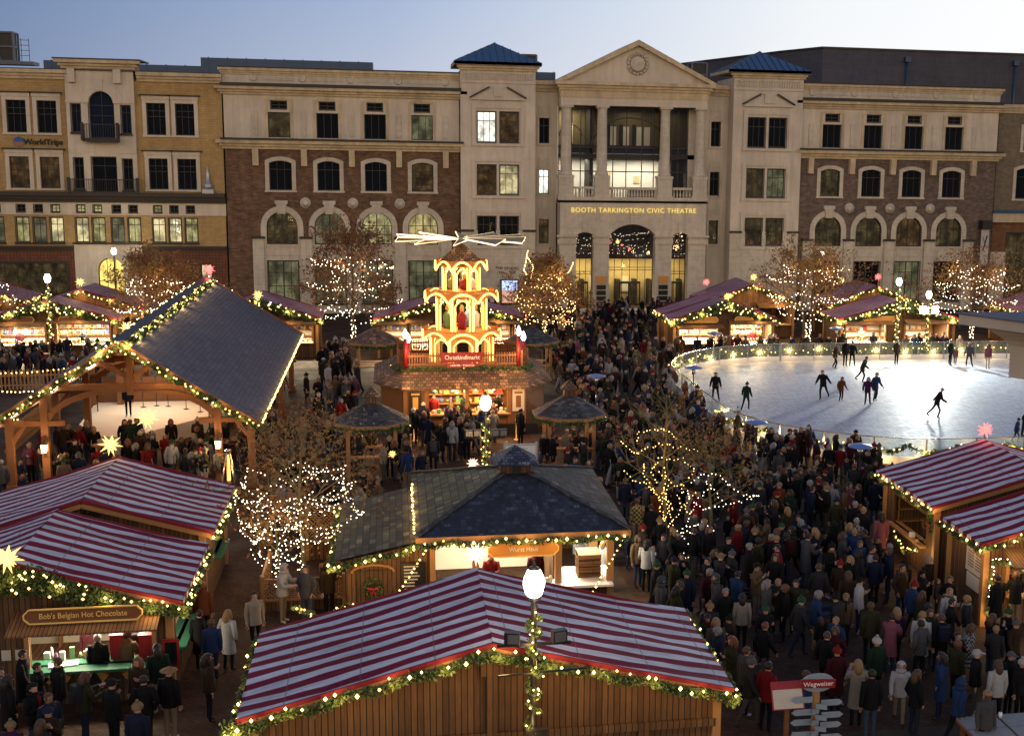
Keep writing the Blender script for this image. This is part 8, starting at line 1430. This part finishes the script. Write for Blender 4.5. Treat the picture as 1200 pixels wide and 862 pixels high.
AREAS = [([(8.2, 27), (12.5, 27), (16.6, 30), (16.6, 33.5), (8.2, 33.5)], .72, .55), ([(8.2, 33.5), (16.6, 33.5), (16.7, 44), (17, 52), (13, 56), (9, 57), (8.6, 44), (7.4, 37), (7.8, 30)], 1.02, .5), ([(9.2, 57), (15, 54.5), (17, 52.5), (22, 51.8), (22, 52.8), (17, 56), (16, 61), (16.2, 74), (19, 82.5), (14, 84), (9.6, 70)], .85, .5), ([(12.2, 84), (18.3, 84), (18.4, 92), (22.5, 95), (27, 107), (15, 108), (11, 98)], .62, .5), ([(8.8, 60), (12, 60), (12.4, 84), (9.8, 84)], .6, .5), ([(1.4, 56.5), (4.7, 56.5), (4.9, 61.9), (1.4, 61.9)], 1.25, .45), ([(-.5, 46), (8, 46), (8.2, 54), (.5, 54)], .36, .55), ([(-2.4, 53.4), (.6, 53.4), (.6, 56.4), (-2.4, 56.4)], 1.0, .45), ([(6.4, 54), (9.2, 54), (9.2, 57), (6.4, 57)], 1.0, .45),
         ([(-4.8, 56), (-1.8, 57), (-2, 86), (-4.6, 86)], .72, .5), ([(-15.6, 51.5), (-6, 51.5), (-6, 59), (-12, 59.3), (-15, 60)], .95, .5), ([(-7.9, 60), (-5.6, 60), (-5.6, 75), (-7.9, 75)], .55, .5), ([(-26, 76), (-16.2, 77.5), (-16.5, 87), (-26, 87)], .8, .5), ([(19, 82.95), (41, 82.95), (41, 84.0), (19, 84.0)], 1.5, .45), ([(-9.5, 27.5), (-4.2, 27.5), (-4.2, 31.6), (-9.5, 31.4)], .45, .6), ([(-4.6, 44), (-.5, 44), (-.5, 53), (-4.6, 51)], .5, .55), ([(13, 44), (20, 43.5), (21, 51.4), (16, 53)], .9, .5), ([(-1.6, 91.5), (9, 91.5), (9, 106), (-1.6, 106)], .12, .8), ([(24, 100), (55, 100), (55, 92), (41, 90)], .05, 1)]
SAMP = []; FACE = {}
for poly, dens, dm in AREAS:
    xs = [p[0] for p in poly]; ys = [p[1] for p in poly]; ar_ = abs(sum(a[0] * b[1] - b[0] * a[1] for a, b in zip(poly, poly[1:] + poly[:1]))) / 2; n = int(ar_ * dens); k = 0
    for _ in range(n * 14):
        if k >= n: break
        x, y = R(min(xs), max(xs)), R(min(ys), max(ys))
        if not (inside(x, y, poly) and free(x, y, dm)): continue
        put(x, y); k += 1; SAMP.append((x, y))
        if R(0, 1) < .45:      # friends standing close together, turned towards each other
            a = R(0, 2 * pi)
            for j in range(random.choice((1, 1, 2, 3))):
                x2, y2 = x + R(.5, .62) * cos(a + 1.1 * j), y + R(.5, .62) * sin(a + 1.1 * j)
                if inside(x2, y2, poly) and free(x2, y2, .42): put(x2, y2); k += 1; SAMP.append((x2, y2)); FACE[(x2, y2)] = (x, y); FACE[(x, y)] = (x2, y2)
def heading(x, y):
    if (x, y) in FACE: q = FACE[(x, y)]; return atan2(q[0] - x, -(q[1] - y)) + R(-.35, .35)
    if 59 > y > 51 and -16 < x < -6: return pi + R(-.6, .6)                    # watching the stage
    if 56 < y < 62.2 and 1 < x < 5: return pi + R(-.5, .5)                     # queueing
    if 82.9 < y < 84.2 and x > 18: return R(-.5, .5) if R(0, 1) < .5 else pi + R(-.6, .6)
    if 13 < x < 17.2 and 52 < y < 80: return -pi / 2 + pi + R(-.7, .7) if False else pi / 2 + R(-.8, .8)      # watching the skaters
    return R(0, 2 * pi)
SAMP = [s for s in SAMP if -40 < project((*s, 1.0))[0] < 1240 and project((*s, 1.7))[1] < 885]
def hidden(x, y):      # behind the big near roofs
    p = project((x, y, 1.5)); return (-3.2 < x < 7.2 and 29.6 < y < 34.5) or (.5 < x < 7.1 and 44 < y < 45.5)
SAMP.sort(key=lambda s: (s[1] + (200 if hidden(*s) else 0)))
NIND = 300 - len(PEOPLE) + 18
for x, y in SAMP[:NIND]:
    PS = random.choices(['standing', 'hands in pockets', 'holding a cup', 'taking a photo', 'walking', 'striding', 'arms folded', 'reaching forward'], [26, 20, 17, 6, 12, 8, 8, 3])[0]; kid = random.random() < .09
    h = heading(x, y)
    for _ in range(12):
        b, fresh = person(x, y, h, PS, sc_=R(.6, .74) if kid else R(.93, 1.06))
        if fresh: break
        for c in kids(b): bpy.data.objects.remove(c)
        bpy.data.objects.remove(b); PEOPLE.pop()
# everybody farther off reads as one crowd
CM = MB(); cmats = list(COATS.values()) + list(TRS.values()) + list(HAIRS.values()) + list(HATC.values()) + SKINS + SHOE; ci = {m.name: i for i, m in enumerate(cmats)}
for x, y in SAMP[NIND:]:
    ps = random.choice(list(BODYLO)); s = R(.62, .75) if random.random() < .1 else R(.93, 1.06); Mx = Matrix.Translation((x, y, 0)) @ Matrix.Rotation(heading(x, y), 4, 'Z') @ Matrix.Scale(s, 4); coat = random.choices(list(CW), list(CW.values()))[0]; hd = random.choices(['short', 'long', 'bob', 'beanie', 'cap'], [30, 26, 10, 22, 8])[0]
    bm_ = [random.choice(SKINS), random.choice(list(TRS.values())), SHOE[0], COATS[coat]]; hm_ = random.choice(list(HATC.values())) if hd in ('beanie', 'cap') else random.choice(list(HAIRS.values()))
    for me, off, mf in ((BODYLO[ps], None, lambda p: bm_[min(3, p.material_index)]), (COATLO[(ps, int(random.random() < .3))], None, lambda p: COATS[coat]), (HEAD[hd], POSES[ps]['hm'], lambda p: hm_)):
        T_ = Mx @ Matrix.Translation(off) if off is not None else Mx; b0 = len(CM.v); CM.v.extend([tuple(T_ @ v.co) for v in me.vertices])
        for p in me.polygons: CM.f.append([b0 + i for i in p.vertices]); CM.m.append(ci[mf(p).name]); CM.sm.append(True)
tag(CM.build('crowd', cmats), 'distant crowd in winter coats in front of the theatre, huts and rink', 'crowd', kind='stuff')
print('PEOPLE', len(PEOPLE), 'CROWD', len(SAMP) - NIND)
